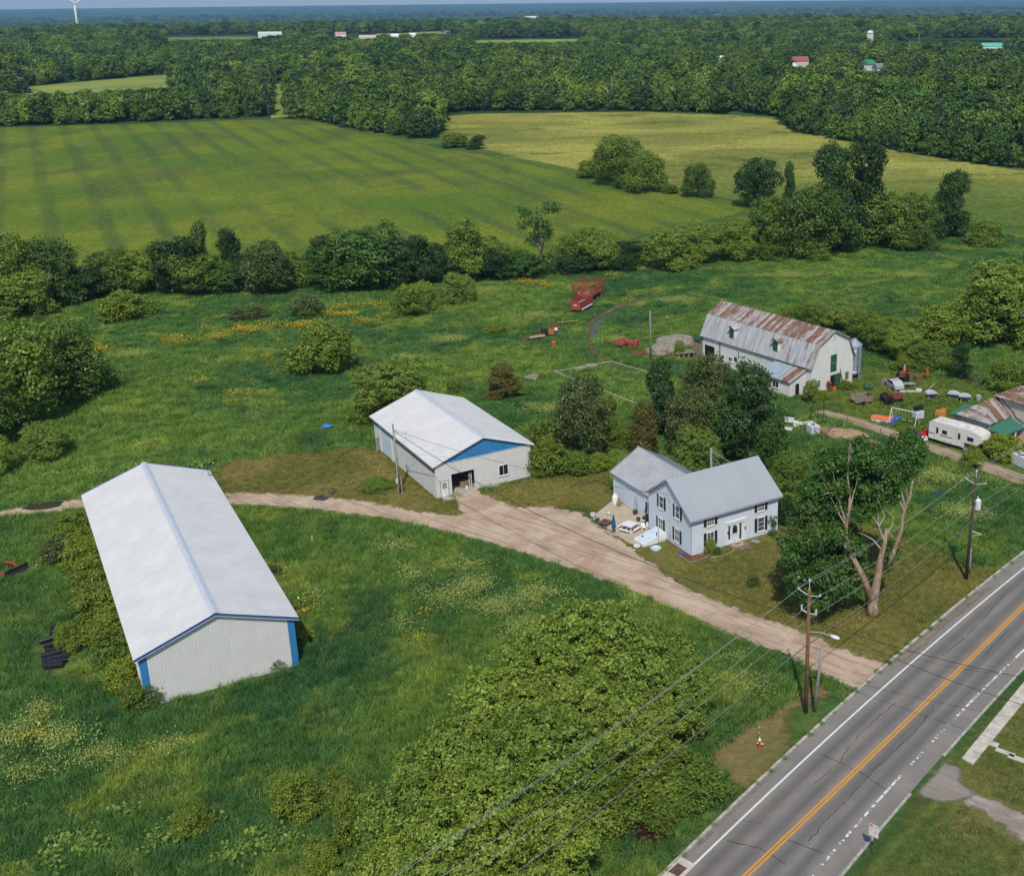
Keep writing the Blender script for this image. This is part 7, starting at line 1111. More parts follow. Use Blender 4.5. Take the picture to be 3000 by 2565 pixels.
H_ = [('broad_a', 15, 630, 482, 120, 'tall tree at the left end of the hedgerow'), ('broad_c', 90, 615, 478, 130, 'broad tree next to the left end of the hedgerow'), ('elder_c', 45, 640, 545, 110, 'bright leafy bush low at the left end of the hedgerow'), ('dark_a', 150, 605, 548, 90, 'dark low tree filling the gap in the left hedgerow'), ('dark_a', 195, 600, 550, 70, 'dark low tree right of the gap in the left hedgerow'), ('broad_a', 248, 595, 507, 90, 'round olive tree in the left hedgerow'), ('elder_a', 305, 590, 497, 85, 'light green tree in the left hedgerow'), ('dark_a', 368, 592, 480, 100, 'dark round tree in the left hedgerow'), ('broad_b', 412, 590, 455, 70, 'tall pointed tree above the left hedgerow'), ('elder_a', 400, 595, 510, 90, 'yellow-green tree below the tall pointed one'), ('dark_b', 474, 575, 465, 58, 'dark narrow tree standing over the left hedgerow'), ('maple_b', 460, 590, 530, 80, 'low dark tree at the foot of the narrow one'), ('willow', 545, 595, 488, 88, 'pale feathery tree in the hedgerow centre left'), ('dark_a', 512, 588, 520, 60, 'small dark tree left of the feathery one'), ('bush_c', 600, 580, 530, 70, 'low dark bush right of the feathery tree'), ('dark_b', 660, 575, 482, 85, 'dark spiky maple in the hedgerow'), ('maple_b', 745, 580, 458, 160, 'largest dark maple in the middle of the hedgerow'), ('maple_b', 690, 585, 520, 100, 'low maple at the left foot of the largest one'), ('dark_a', 805, 582, 490, 90, 'dark tree right of the largest maple'), ('dark_b', 855, 578, 478, 75, 'dark pointed tree right of the maples'), ('broad_b', 948, 568, 447, 105, 'tall lighter green tree right of centre in the hedgerow'), ('dark_a', 900, 570, 508, 60, 'small dark tree left of the tall lighter one'), ('dark_a', 1005, 565, 512, 80, 'dark low tree right of the tall lighter one'), ('maple_b', 1055, 562, 512, 90, 'dark bush mass at the foot of the sparse tall tree'), ('sparse', 1097, 550, 414, 100, 'tall sparse tree with bare trunk standing out of the hedgerow'), ('dark_a', 1165, 552, 515, 80, 'dark shrub tree right of the sparse tall one'), ('elder_a', 1215, 548, 478, 70, 'light green tree at the right part of the hedgerow'), ('dark_a', 1265, 548, 516, 55, 'last small dark shrub before the hedgerow gap'), ('elder_c', 1352, 545, 460, 98, 'bright round tree right of the hedgerow gap'), ('elder_a', 1415, 530, 455, 85, 'light tree second after the hedgerow gap'), ('elder_a', 1487, 528, 445, 85, 'light tree third after the hedgerow gap'), ('broad_a', 1565, 515, 405, 105, 'tree at the left of the big right-hand grove'), ('broad_a', 1640, 518, 385, 130, 'broad tree in the big right-hand grove'), ('lean', 1690, 505, 325, 130, 'tall dark wind-blown tree in the right-hand grove'), ('lean', 1742, 495, 308, 120, 'tallest wind-blown tree of the right-hand grove'), ('broad_c', 1790, 500, 388, 115, 'lower light tree in front of the wind-blown ones'), ('broad_a', 1850, 497, 398, 95, 'light tree right of the wind-blown ones'), ('lean', 1905, 482, 364, 85, 'dark leaning tree at the right end of the grove'), ('dark_a', 1935, 480, 425, 55, 'small dark tree closing the grove at right'), ('bush_a', 1640, 525, 480, 70, 'bush at the front foot of the right-hand grove'), ('bush_c', 1560, 525, 490, 60, 'bush at the left foot of the right-hand grove'), ('bush_c', 1830, 500, 462, 70, 'bush at the right foot of the right-hand grove'), ('elder_c', 1994, 497, 440, 68, 'round bush alone right of the grove'), ('broad_c', 1850, 505, 455, 80, 'low tree in front of the grove toward the barn')]
for a in H_: tree(*a, group=hg)
rh = random.Random(12)
for i in range(34):
    x = 10+i*38+rh.uniform(-12, 12)
    if 1270 < x < 1310 or 1060 < x < 1135: continue
    yb = (612 if x < 200 else 590-(x-200)*.045)+rh.uniform(-6, 4); hh = rh.uniform(48, 82); tree(rh.choice(['dark_a', 'broad_a', 'broad_c', 'maple_b', 'elder_a', 'dark_b']), x, yb-6, yb-hh, rh.uniform(60, 95), 'mixed green tree filling the hedgerow below the striped field', group='filler trees of the hedgerow')
for a in [('broad_c', 1200, 360, 322, 60, 'low bush at the left of the mid-field clump'), ('broad_a', 1252, 375, 282, 100, 'tallest tree of the mid-field clump'), ('broad_c', 1310, 388, 305, 78, 'right tree of the mid-field clump'), ('bush_c', 1272, 380, 345, 60, 'bush at the foot of the mid-field clump'), ('bush_b', 1358, 392, 372, 28, 'small bush right of the mid-field clump'), ('broad_c', 1412, 398, 330, 60, 'round tree standing alone on the field boundary'), ('dark_a', 1530, 417, 325, 92, 'dark round tree on the field boundary'), ('poplar', 1598, 412, 335, 30, 'slim columnar tree beside the dark round one'), ('lean', 960, 302, 278, 40, 'small shrub at the corner between the two fields'), ('bush_c', 920, 298, 270, 50, 'low shrubs at the corner between the two fields')]: tree(*a)
for a in [('elder_c', 2045, 690, 528, 190, 'large round tree cut by the right edge above the yard'), ('bush_a', 1990, 690, 612, 110, 'bright vine-covered mound before the large right edge tree'), ('broad_c', 1640, 660, 612, 70, 'shrub behind the far end of the rusty barn roof'), ('elder_c', 1600, 648, 615, 46, 'small shrub peeping over the barn ridge'), ('elder_a', 1700, 668, 618, 70, 'light tree behind the barn ridge'), ('broad_a', 1748, 690, 632, 66, 'tree behind the near gable of the barn'), ('broad_a', 1792, 715, 645, 74, 'tree right behind the feed silo'), ('elder_a', 1832, 728, 665, 80, 'yellow-green tree right of the silo'), ('bush_a', 1828, 748, 722, 40, 'low bush behind the silver car'), ('bush_a', 1905, 690, 622, 130, 'wide bright green thicket right of the barn trees'), ('broad_c', 1880, 742, 688, 80, 'dark bushy tree behind the old tractor'), ('dark_b', 1945, 768, 695, 62, 'dark feathery shrub at the right of the thicket'), ('bush_a', 1965, 690, 645, 90, 'bright bush between thicket and the large edge tree'), ('broad_c', 2045, 785, 720, 90, 'bush behind the rusty-roofed house at the right edge'), ('bush_b', 2000, 650, 610, 70, 'vine mound left of the large edge tree top'),
          ('elder_c', 1640, 812, 768, 30, 'vine-covered sapling at the barn front corner'), ('bush_a', 1662, 808, 790, 30, 'leafy burdock before the barn front'), ('bush_a', 1712, 786, 772, 34, 'leafy weeds at the foot of the silo ladder'), ('elder_c', 1375, 722, 690, 22, 'young tree beside the rubble heaps'), ('elder_c', 1442, 712, 678, 22, 'sapling before the big barn doorway'), ('elder_c', 1420, 716, 688, 18, 'smaller sapling left of the barn doorway'), ('bush_b', 1965, 945, 905, 40, 'big-leaved weed under the camper nose'), ('bush_a', 2030, 925, 880, 70, 'weeds in front of the green porch'), ('bush_b', 1985, 905, 875, 36, 'vine climbing the tan house corner')]: tree(*a, cat='shrub' if 'bush' in a[0] else 'tree')
for a in [('willow', 1180, 920, 762, 112, 'olive drooping tree behind the right end of the garage'), ('bush_a', 1110, 955, 890, 80, 'hedge bush right against the garage corner'), ('bush_c', 1160, 955, 918, 70, 'hedge bush below the olive drooping tree'), ('bush_a', 1212, 950, 918, 50, 'hedge bush at the left of the house wing'), ('bush_a', 1100, 900, 850, 60, 'leafy scrub beyond the garage right wall'), ('bush_b', 1255, 900, 860, 60, 'leafy scrub behind the house wing roof'), ('poplar', 1342, 885, 742, 84, 'dark columnar maple left of the birch behind the house'), ('cedar', 1305, 935, 822, 78, 'brown cedar behind the house wing'), ('birch', 1430, 890, 722, 110, 'pale olive birch rising behind the house'), ('willow', 1395, 920, 790, 100, 'olive tree between the cedar and the dark maple'), ('maple_a', 1512, 930, 735, 150, 'large dark maple directly behind the farmhouse roof'), ('maple_b', 1470, 930, 830, 85, 'low dark maple left of the large one'), ('elder_c', 1412, 950, 862, 90, 'light green bush behind the valley of the house roofs'), ('broad_c', 1600, 985, 915, 80, 'green bush right of the farmhouse gable'), ('maple_b', 1560, 950, 850, 70, 'dark low branches right of the large maple'), ('broad_b', 1235, 870, 800, 50, 'thin olive tree beside the drooping one'), ('birch', 1400, 800, 735, 60, 'pale birch crown in front of the barn side wall'), ('birch', 1465, 800, 740, 50, 'second pale birch crown below the barn lean-to')]: tree(*a, cat='shrub' if 'bush' in a[0] else 'tree')
# the old half-dead maple on the front lawn
b = G(2560, 1798); o = thing('old_maple_tree', 'old half-dead maple with bare peeling limbs on the front lawn', 'tree', b); ow = NT('peeling_bark'); p = ow.pos('obj'); c = ow.mix(ow.ramp(ow.noise(ow.mapv(p, (1, 1, .35)), 3.5, 5, .7), .4, .62), (.25, .15, .08), (.4, .33, .26)); ow.base(ow.mix(ow.ramp(ow.noise(p, 8, 4), .55, .7, 0, .6), c, (.2, .17, .14))); ow.rough(.95); ow.bump(ow.noise(ow.mapv(p, (3, 3, .6)), 3, 5), .08); grey_b = M('bare_branch', (.33, .29, .24), .9, .25, 4)
def opx(x, y, z4=True):   # a point in the tree's upright plane facing the camera, from the survey picture
    v = RM.T@np.array([(x-PX0)/F, (y-PY0)/F, 1]); t_ = b[1]/v[1]; return np.array([0, 0, H])+v*t_-b
T2 = lambda x, y, dy=0.: Vector(tuple(opx(2250+x*.5955, 1250+y*.5955)))+Vector((0, dy, 0))
mb = MB(); mb.tube([T2(515, 928), T2(516, 885), T2(524, 820), T2(540, 740), T2(555, 640), T2(575, 570), T2(582, 500)], [.75, .55, .47, .37, .31, .22, .13], 12); mb.tube([T2(508, 850), T2(470, 740), T2(425, 660), T2(405, 610), T2(360, 565)], [.4, .34, .28, .22, .16], 9); mb.tube([T2(400, 610), T2(380, 540), T2(385, 480), T2(400, 410), T2(405, 330, .3)], [.24, .24, .2, .16, .08], 8); mb.tube([T2(590, 690), T2(620, 610), T2(655, 510), T2(670, 410), T2(700, 340), T2(712, 265)], [.24, .22, .2, .17, .13, .07], 8); mb.obj('trunk', ow.m, o, True)
mb = MB(); BR_ = [[(575, 570), (545, 490), (540, 420), (535, 345)], [(545, 490), (575, 440), (545, 370), (540, 350)], [(582, 530), (610, 490), (620, 450), (590, 420)], [(555, 600), (520, 560), (480, 540), (445, 530)], [(670, 410), (655, 380), (640, 370), (620, 365)], [(675, 400), (665, 350), (660, 320)], [(690, 360), (680, 320), (675, 280)], [(600, 640), (640, 570), (600, 520)], [(380, 480), (350, 430), (330, 390), (300, 330), (280, 290), (230, 285)], [(385, 470), (360, 400), (345, 340), (330, 280), (320, 210)], [(400, 410), (420, 340), (440, 280), (465, 180)], [(400, 330), (390, 230), (395, 130), (398, 70)], [(395, 200), (410, 130), (405, 80)], [(345, 340), (300, 320), (260, 330)], [(360, 565), (330, 540), (300, 510)], [(440, 760), (420, 745), (412, 755)], [(540, 480), (510, 430), (490, 400)], [(560, 250), (590, 200), (620, 160)], [(300, 640), (250, 620), (200, 640)], [(330, 600), (280, 590), (240, 560)], [(620, 610), (650, 560), (640, 500)]]
rb_ = random.Random(5)
for q in BR_: d0 = rb_.uniform(-.8, .8); k = len(q); mb.tube([T2(x, y, d0*i/k) for i, (x, y) in enumerate(q)], [.11-.09*i/(k-1) for i in range(k)], 5)
mb.obj('bare_branches', grey_b, o)
rg = np.random.default_rng(77); Cs = []; Ns = []
LOB = [(110, 600, 60, 1), (150, 690, 80, 1), (230, 780, 85, 1.1), (330, 800, 80, 1), (420, 790, 60, .8), (250, 640, 95, 1), (180, 520, 75, .8), (300, 700, 90, 1), (130, 760, 50, .7), (250, 440, 75, .55), (330, 520, 70, .5), (420, 600, 70, .6), (450, 720, 60, .9), (380, 680, 60, .8), (350, 300, 60, .4), (430, 220, 60, .5), (380, 160, 55, .4), (470, 320, 60, .5), (460, 420, 60, .5), (550, 300, 70, .5), (590, 200, 70, .55), (640, 250, 70, .9), (680, 160, 70, 1.), (720, 120, 55, .9), (700, 220, 60, 1.), (760, 130, 40, .8), (300, 200, 60, .35), (480, 140, 55, .4), (240, 330, 60, .35), (620, 640, 35, .8), (590, 700, 30, .6), (540, 180, 60, .45), (200, 400, 60, .5), (520, 400, 50, .35), (620, 360, 45, .5), (350, 400, 60, .3)]
mpp = np.linalg.norm(T2(100, 500)-T2(200, 500))/100
for (x, y, r, dens) in LOB:
    for dy in ((-2.2, .3, 2.4) if (x < 330 and y > 430) else (.5, 1.8, 3.2) if r > 65 else (.4, 1.6, 2.8)):
        c = np.array(T2(x, y, dy+rg.normal(0, .5))); R0 = r*mpp*rg.uniform(.8, 1.05); k = int((36*dens if (x < 330 and y > 430) else 42+38*dens)*(r/60)**2); v = rg.normal(0, 1, (k, 3)); v /= np.linalg.norm(v, axis=1)[:, None]; Cs.append(c+v*R0*rg.uniform(.6, 1.05, k)[:, None]*np.array([1, 1, .8])); Ns.append(v)
C = np.concatenate(Cs); N = np.concatenate(Ns); m = C[:, 2] > .9; C, N = C[m], N[m]; cl = 11; C = np.repeat(C, cl, 0)+rg.normal(0, .2, (len(C)*cl, 3)); N = np.repeat(N, cl, 0)
q = bpy.data.objects.new('crown', quad_mesh('old_maple_crown', leaf_quads(C, N, .2*rg.uniform(.6, 1.2, len(C)), .8, rg, .4, .6), LM['maple'])); COL.objects.link(q); q.parent = o
# ---------------------------------------------------------------- woods, far country, haze
rgf = np.random.default_rng(21)
def in_poly(P, poly): return sdf(P, np.array(W(poly)))
gapz = [W(p) for p in [[(30, 232), (30, 178), (160, 166), (352, 148), (356, 200), (200, 226)], [(528, 166), (596, 162), (602, 243), (534, 246)], [(320, 72), (530, 70), (535, 88), (330, 92)], [(950, 79), (1190, 76), (1185, 96), (955, 97)], [(1820, 77), (2100, 77), (2100, 108), (1860, 105)], [(560, 70), (800, 68), (910, 62), (905, 84), (560, 82)]]]
gapz += [W([(x-w_, y+5), (x+w_, y+5), (x+w_, y-5), (x-w_, y-5)]) for x, y, w_ in [(1455, 136, 14), (1528, 138, 12), (1614, 146, 22), (1765, 152, 26), (1758, 107, 8), (1860, 112, 6), (2020, 236, 24), (548, 76, 18)]]
front = W([(-300, 262), (0, 256), (200, 251), (545, 236), (640, 243), (720, 262), (800, 275), (868, 284), (875, 262), (882, 230), (1000, 225), (1300, 224), (1585, 236), (1600, 250), (1612, 268), (1700, 284), (1850, 312), (1960, 330), (2072, 345), (2300, 370)])
fa = np.array(front)
def wood_ok(P):   # behind the front line, not in a clearing
    d = np.full(len(P), -1.); ar = np.arctan2(P[:, 0], P[:, 1]); fr_ = np.arctan2(fa[:, 0], fa[:, 1]); o = np.argsort(fr_); dist = np.interp(ar, fr_[o], np.hypot(fa[o, 0], fa[o, 1])); r = np.hypot(P[:, 0], P[:, 1]); ok = r > dist
    for g in gapz: ok &= sdf(P, np.array(g)) < 3
    return ok, r-dist
CAPS = [(D(x, y), w_*K*hypot(*D(x, y)[:2])/F, c) for x, y, w_, c in [(1614, 146, 22, 3), (1755, 152, 18, 3), (1782, 153, 14, 3), (1455, 136, 14, 4), (1528, 138, 10, 3.5), (1759, 108, 7, 8), (2022, 236, 24, 2), (2010, 104, 30, 2), (548, 77, 24, 3), (745, 82, 26, 2), (690, 77, 24, 2), (800, 79, 14, 2), (835, 79, 12, 2), (910, 77, 8, 2), (1440, 92, 60, 4), (1910, 90, 90, 3), (1915, 86, 110, 2), (1066, 90, 110, 2), (430, 84, 100, 2), (830, 72, 80, 2), (190, 190, 150, 2), (1858, 112, 6, 5)]]
def cap(P, h):
    h = h.copy(); r = np.hypot(P[:, 0], P[:, 1]); a = np.arctan2(P[:, 0], P[:, 1])
    for c, wd_, lo in CAPS:
        rc = hypot(c[0], c[1]); da = np.abs(a-atan2(c[0], c[1])); d = rc-r; m = (da < wd_/rc) & (d > -4); h[m] = np.minimum(h[m], lo+d[m]*55/rc)
    return h
FOL = ['forest_0', 'forest_1', 'forest_2', 'forest_3', 'forest_4']
# front ranks as single trees
cand = []
for a, b in zip(front[:-1], front[1:]):
    a, b = np.array(a), np.array(b); L_ = np.linalg.norm(b-a); dirs = (b-a)/L_; k = max(1, int(L_/7.)); out = (a+b)/2/np.linalg.norm((a+b)/2)
    for rank in range(7):
        for i in range(k): p = a+dirs*(i+.5+rgf.uniform(-.4, .4)+.5*(rank % 2))*L_/k+out*(3+rank*7.5+rgf.uniform(-2, 2)); cand.append((p, rank))
P = np.array([c[0] for c in cand]); rk_ = np.array([c[1] for c in cand]); ok, dd = wood_ok(P); vis = np.array([-140 < PJ((*p, 8))[0] < 2210 for p in P]); ok &= vis & (dd > 0); P, rk_ = P[ok], rk_[ok]
o_ = np.argsort(rk_*40+np.hypot(P[:, 0], P[:, 1])*.15); P = P[o_]; rk_ = rk_[o_]; single = P[:270]; singr = rk_[:270]
LB = {0: ('leafy %s tree in the front rank of the wood behind the striped field', 'front trees of the wood behind the striped field'), 1: ('leafy %s tree in the spur of wood between the two fields', 'trees of the spur between the fields'), 2: ('leafy %s tree in the front rank of the wood behind the yellow field', 'front trees of the wood behind the yellow field'), 3: ('leafy %s tree in the wood along the right side of the yellow field', 'trees of the wood right of the yellow field')}
for p, rank in zip(single, singr):
    x, _ = PJ((*p, 0)); z = 0 if x < 580 else 1 if x < 878 else 2 if x < 1590 else 3; r = np.hypot(*p); k = int(rgf.integers(0, 12)); hgt = rgf.uniform(12, 18.5)*(1. if z in (0, 2) else .85); wdt = hgt*rgf.uniform(.62, .9)
    if rank == 0: hgt *= rgf.uniform(.55, 1.0); wdt = max(wdt*.9, hgt*.62)
    kind = 'forest_5' if k == 0 else FOL[int(rgf.integers(0, 5))]
    if kind == 'forest_5': wdt *= .7
    hgt = max(2.5, float(cap(np.array([p]), np.array([hgt]))[0]))
    nm = 'conifer' if kind == 'forest_5' else 'broadleaf'; plant(kind, (p[0], p[1], 0), hgt, wdt, (LB[z][0] % nm).replace('leafy conifer', 'dark conifer'), 'tree', LB[z][1]+(' (conifers)' if nm == 'conifer' else ''), rg=random.Random(int(abs(p[0]*100))), name='forest_tree')
# the rest of the wood as one mass
rest = [P[270:]]
for (r0, r1, sp) in ((330, 900, 8.5), (900, 1500, 11), (1500, 2500, 15)):
    n_ = int(.5*1.15*(r1*r1-r0*r0)/(sp*sp)); r = np.sqrt(rgf.uniform(r0*r0, r1*r1, n_)); th = rgf.uniform(-.62, .34, n_); rest.append(np.column_stack([r*np.sin(th), r*np.cos(th)]))
R_ = np.concatenate(rest); ok, dd = wood_ok(R_); r = np.hypot(R_[:, 0], R_[:, 1]); fields_near = dd < 45
ok &= ~((dd < 46) & (np.arange(len(R_)) >= len(rest[0])))
R_ = R_[ok]; r = r[ok]; hz = np.array([gz(q) for q in r]); nzf = np.sin(R_[:, 0]*.013+1)*np.cos(R_[:, 1]*.009)
ht = rgf.uniform(8.5, 19.5, len(R_))*(1+.12*nzf)*np.where(r > 1500, 1.05, 1); wr_ = rgf.uniform(.7, 1.0, len(R_))*np.where(r > 1500, 1.45, np.where(r > 900, 1.2, 1.05)); hc = cap(R_, ht); wr_ *= np.clip(ht/hc, 1, 1.8); ht = hc; kp = ht > 2.6; R_, hz, ht, wr_ = R_[kp], hz[kp], ht[kp], wr_[kp]
FM = ([PR[k][0] for k in FOL]*2+[PR['forest_5'][0]]*2)*2+[dead_mesh]
scatter('forest', np.column_stack([R_, hz]), ht*wr_, rgf.uniform(0, 6.28, len(R_)), FM, 'continuous green woodland stretching behind the fields to the plain', 'forest', 4, 1/wr_)
# tree lines of the lower plain
n_ = 9000; rr_ = 2500*np.exp(rgf.uniform(0, 1.35, n_)); th = rgf.uniform(-.62, .34, n_); Q = np.column_stack([rr_*np.sin(th), rr_*np.cos(th)]); keep = (np.sin(Q[:, 1]*.0061+np.sin(Q[:, 0]*.0011)*2.5)+.6*np.sin(Q[:, 0]*.0023+Q[:, 1]*.0017)) > -.25; Q = Q[keep]; rr_ = rr_[keep]
sc_ = rgf.uniform(14, 22, len(Q)); wq = rgf.uniform(1.6, 3.2, len(Q)); scatter('far_forest', np.column_stack([Q, [gz(q) for q in rr_]]), sc_*wq, rgf.uniform(0, 6.28, len(Q)), FM[:4], 'distant bluish tree lines of the wide lower plain', 'forest', 6, 1/wq)
# wind turbine
tb_ = G(229, 82); rT = 2750.; th = atan2(tb_[0], tb_[1]); base = np.array([rT*sin(th), rT*cos(th), gz(rT)]); o = thing('wind_turbine', 'white three-bladed wind turbine above the woods at far left', 'wind turbine', base, -th+.25); tw = M('turbine_white', (.8, .8, .8), .5, .02); v = RM.T@np.array([(217-PX0)/F, (9-PY0)/F, 1]); hub = H+v[2]*rT/hypot(v[0], v[1])-base[2]
mb = MB(); mb.tube([(0, 0, 0), (0, 0, hub*.5), (0, 0, hub)], [2.9, 2.5, 1.9], 14); mb.obj('tower', tw, o, True); mb = MB(); mb.b2(-1.9, 1.9, -4, 5, hub-1.9, hub+1.9); mb.obj('nacelle', tw, o); mb = MB(); mb.ico((0, -5, hub), 2.1, 2); mb.obj('hub', tw, o, True)
for k in range(3):
    a = 2*pi*k/3+pi+.06; d = Vector((sin(a), 0, cos(a))); s_ = Vector((cos(a), 0, -sin(a))); mb = MB(); vs_ = []
    for (u, wd_, tk_) in ((0, 1.3, 1.3), (6, 3.2, .9), (20, 2.4, .5), (44, .7, .15)):
        c = Vector((0, -5.5, hub))+d*u; vs_ += [c-s_*wd_*.4, c+Vector((0, -tk_/2, 0)), c+s_*wd_*.6, c+Vector((0, tk_/2, 0))]
    mb.add(vs_, [(i*4+j, i*4+(j+1) % 4, i*4+4+(j+1) % 4, i*4+4+j) for i in range(3) for j in range(4)]+[(0, 1, 2, 3), (12, 13, 14, 15)]); mb.obj('blade', tw, o)
# far houses, silos and sheds
def farhouse(label, x, y, w_, h, rf, wl, rz=0., name='far_house', d=9., cat='house', z=None):
    p = D(x, y); o = thing(name, label, cat, (p[0], p[1], 0), rz); MB().b2(-w_/2, w_/2, -d/2, d/2, 0, h).obj('wall', wl, o); mb = MB(); mb.prism([(-d/2-.4, h-.1), (d/2+.4, h-.1), (0, h+d*.38)], 'x', -w_/2-.4, w_/2+.4); mb.obj('roof', rf, o)
    for i in range(max(2, int(w_/3))): MB().b2(-w_/2+1+i*3, -w_/2+1.9+i*3, -d/2-.06, -d/2-.01, 1.2, 2.6).obj('window', glass, o)
    return o
rr1 = M('red_roof', (.3, .1, .08), .8, .2); gr1 = M('green_roof', (.05, .25, .13), .6, .1); wr1 = M('pale_roof', (.7, .72, .74), .6, .05); gy1 = M('slate_roof', (.2, .2, .23), .7, .1)
cream = M('cream_wall', (.6, .55, .45), .7, .08)
for a in [('cream house with brick-red roof among trees at right', 1614, 146, 15, 8.5, rr1, cream, .2), ('white house with bright green roof in the woods at right', 1755, 152, 11, 8, gr1, white_trim, .9), ('grey-roofed house beside the green-roofed one', 1782, 153, 10, 5.5, gy1, white_trim, .3), ('white-roofed shed peeping from the wood behind the yellow field', 1455, 136, 12, 6, wr1, white_trim, -.3), ('small grey-roofed house in the wood left of the cream house', 1528, 138, 8, 8, gy1, white_trim, .1), ('white annex in front of the cream red-roofed house', 1597, 150, 7, 6, wr1, white_trim, .6), ('grey-roofed house among bushes near the right edge', 2022, 236, 11, 5, gy1, cream, .3), ('long green-roofed building on the far right field', 2010, 104, 26, 5, M('teal_roof', (.1, .45, .35), .6), white_trim, .0), ('pale green-roofed warehouse beyond the left woods', 548, 77, 36, 6, M('mint_roof', (.45, .6, .5), .6), white_trim, .1), ('tan roadside building of the far works yard', 745, 82, 24, 4, M('tan_roof', (.5, .42, .3), .8), cream, 0.), ('pink-roofed cluster of sheds in the far works yard', 690, 77, 16, 5.5, M('pink_roof', (.5, .25, .22), .8), white_trim, .2), ('white shed in the far works yard', 800, 79, 11, 4, wr1, white_trim, .0), ('white building right of the far works yard', 835, 79, 9, 5, wr1, white_trim, .2), ('white house far beyond the works yard', 910, 77, 14, 7, gy1, white_trim, .2)]: farhouse(*a)
def fs_(label, r_, x, w_, h, name='far_barn'):   # buildings of the lower plain
    v = RM.T@np.array([(x*K-PX0)/F, (40-PY0)/F, 1]); th = atan2(v[0], v[1]); o = thing(name, label, 'building', (r_*sin(th), r_*cos(th), gz(r_)), -th); MB().b2(-w_/2, w_/2, -10, 10, 0, h).obj('wall', white_trim, o); mb = MB(); mb.prism([(-10.5, h), (10.5, h), (0, h+5)], 'x', -w_/2, w_/2); mb.obj('roof', wr1, o)
for a in [('white barns below the turbine on the plain', 3400, 200, 40, 16), ('white farm right of the turbine tower foot', 3400, 238, 36, 14), ('white houses at the wood edge right of the turbine', 2900, 375, 34, 12), ('white building on the left plain horizon', 5600, 590, 60, 14), ('pair of white barns in the middle of the far plain', 5200, 975, 70, 14), ('white farm at the centre of the far plain', 6500, 1075, 70, 16), ('long white barn on the far plain right of centre', 4600, 1475, 90, 12), ('long white barn far right on the plain', 4300, 1755, 110, 12), ('white farm near the right edge of the plain', 4300, 1975, 40, 14), ('bright white dot building beyond the works yard', 3500, 845, 22, 18)]: fs_(*a)
for lb, x, r_, h, rad_ in (('left of two white silos on the left plain', 171, 3300, 34, 5), ('right of two white silos on the left plain', 175.5, 3300, 34, 5), ('white water tower at the far left', 68, 4200, 36, 6)):
    v = RM.T@np.array([(x*K-PX0)/F, (40-PY0)/F, 1]); th = atan2(v[0], v[1]); o = thing('far_silo', lb, 'silo', (r_*sin(th), r_*cos(th), gz(r_))); mb = MB(); mb.lathe([(rad_, 0), (rad_, h*.9), (rad_*.6, h)], 12); mb.obj('tower', white_trim, o, True); mb = MB(); mb.lathe([(rad_*1.05, h*.88), (rad_*.7, h), (.1, h*1.06)], 12); mb.obj('dome', wr1, o, True)
p = D(1759, 108); o = thing('concrete_silo', 'tall concrete silo with domed cap rising from the right woods', 'silo', (p[0], p[1], 0)); mb = MB(); mb.lathe([(3.6, 0), (3.6, 19)], 18); mb.obj('tower', M('silo_concrete', (.42, .4, .36), .9, .15, .3, dirt=.3), o, True); mb = MB(); mb.lathe([(3.7, 19), (3.3, 20.8), (2.2, 22), (.1, 22.6)], 18); mb.obj('dome', M('dome_steel', (.6, .62, .64), .4), o, True)
for i, (x, y) in enumerate([(1858, 112), (602, 78), (640, 79), (672, 78), (1545, 146)]): p = D(x, y); o = thing('far_pole', ['pole with white transformer in the right woods', 'leftmost thin pole of the far works yard', 'middle thin pole of the far works yard', 'rightmost thin pole of the far works yard', 'thin pole left of the cream house'][i], 'utility pole', (p[0], p[1], 0)); mb = MB(); mb.tube([(0, 0, 0), (0, 0, 22 if i else 20)], .35, 6); mb.obj('pole', pole_grey, o)
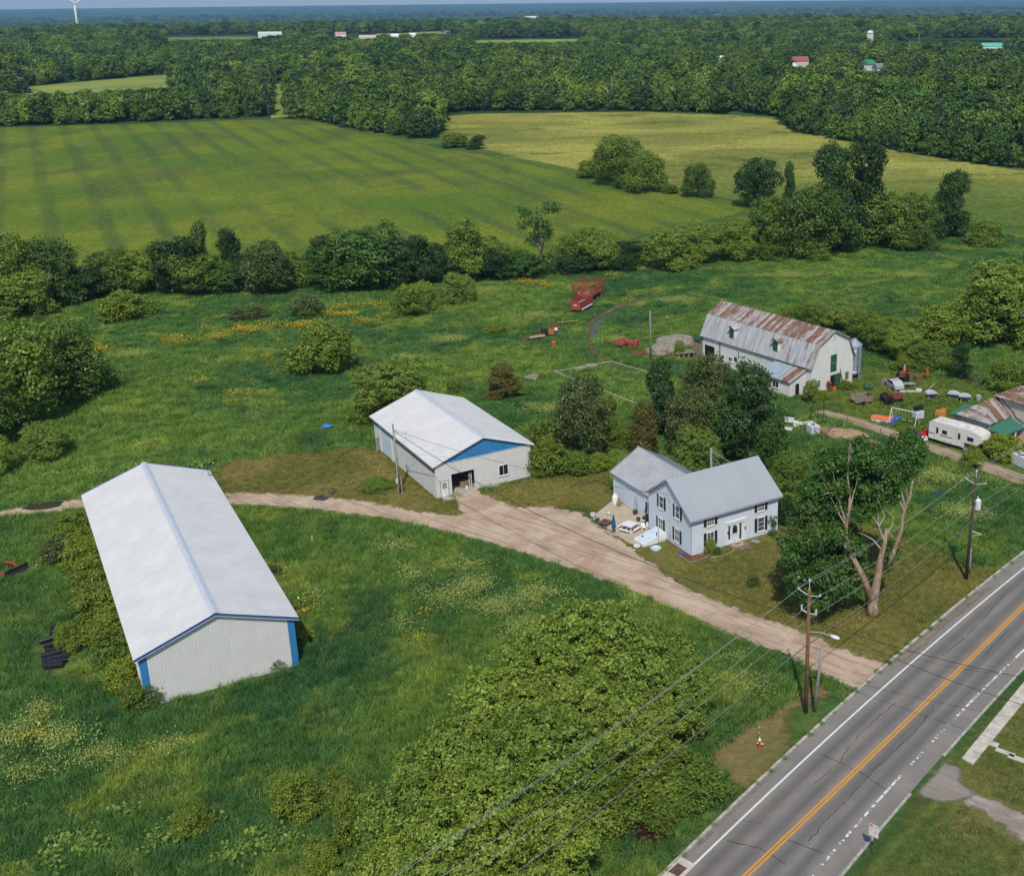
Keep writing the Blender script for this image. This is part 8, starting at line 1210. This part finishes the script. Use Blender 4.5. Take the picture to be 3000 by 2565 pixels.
for i, (x, y, yt, w_) in enumerate([(1565, 148, 124, 13), (2055, 245, 205, 30), (1715, 225, 205, 20), (1830, 235, 208, 28), (2062, 300, 275, 26), (2050, 330, 288, 22)]): tree('bluespruce', x, y, yt, w_, ['pale blue spruce beside the cream red-roofed house', 'blue spruce at the right edge by the grey-roofed house', 'blue-grey spruce top in the middle of the right wood', 'pair-sized blue spruce in the right wood', 'blue spruce tip at the right edge over the yellow field', 'lower blue spruce at the right edge by the yellow field'][i], name='spruce_tree')
# ---------------------------------------------------------------- air
hm = bpy.data.materials.new('haze'); hm.use_nodes = True; t_ = hm.node_tree; t_.nodes.remove(t_.nodes['Principled BSDF']); pv_ = t_.nodes.new('ShaderNodeVolumePrincipled'); pv_.inputs['Color'].default_value = (.3, .58, 1, 1); pv_.inputs['Density'].default_value = HAZE; pv_.inputs['Anisotropy'].default_value = .0
t_.links.new(pv_.outputs[0], t_.nodes['Material Output'].inputs['Volume']); mb = MB(); mb.b2(-24000, 24000, -24000, 24000, -66, 150); mb.obj('haze', hm, kind='stuff')

# ---------------------------------------------------------------- pieces that belong to one part name become parts of their own
def islands(o):
    me = o.data; n_ = len(me.vertices); par = list(range(n_))
    def find(a):
        while par[a] != a: par[a] = par[par[a]]; a = par[a]
        return a
    for p in me.polygons:
        q = p.vertices
        for k in q[1:]: par[find(k)] = find(q[0])
    gr = {}
    for p in me.polygons: gr.setdefault(find(p.vertices[0]), []).append(tuple(p.vertices))
    return list(gr.values())
for o in list(bpy.data.objects):
    if o.type == 'MESH' and o.name.split('.')[0] in ('rake_trim', 'door_track', 'door_jamb', 'sidelight', 'door_rail', 'roof_trim', 'switch_bracket', 'brace', 'jack', 'drip_edge'):
        gs = islands(o)
        if 1 < len(gs) < 9:
            src = o.data; nm = o.name.split('.')[0]
            for fs_l in gs:
                us = sorted({i for f in fs_l for i in f}); mp_ = {i: j for j, i in enumerate(us)}; me = bpy.data.meshes.new(nm); me.from_pydata([tuple(src.vertices[i].co) for i in us], [], [tuple(mp_[i] for i in f) for f in fs_l]); me.materials.append(src.materials[0])
                q = bpy.data.objects.new(nm, me); COL.objects.link(q); q.parent = o.parent; q.matrix_local = o.matrix_local
            bpy.data.objects.remove(o)
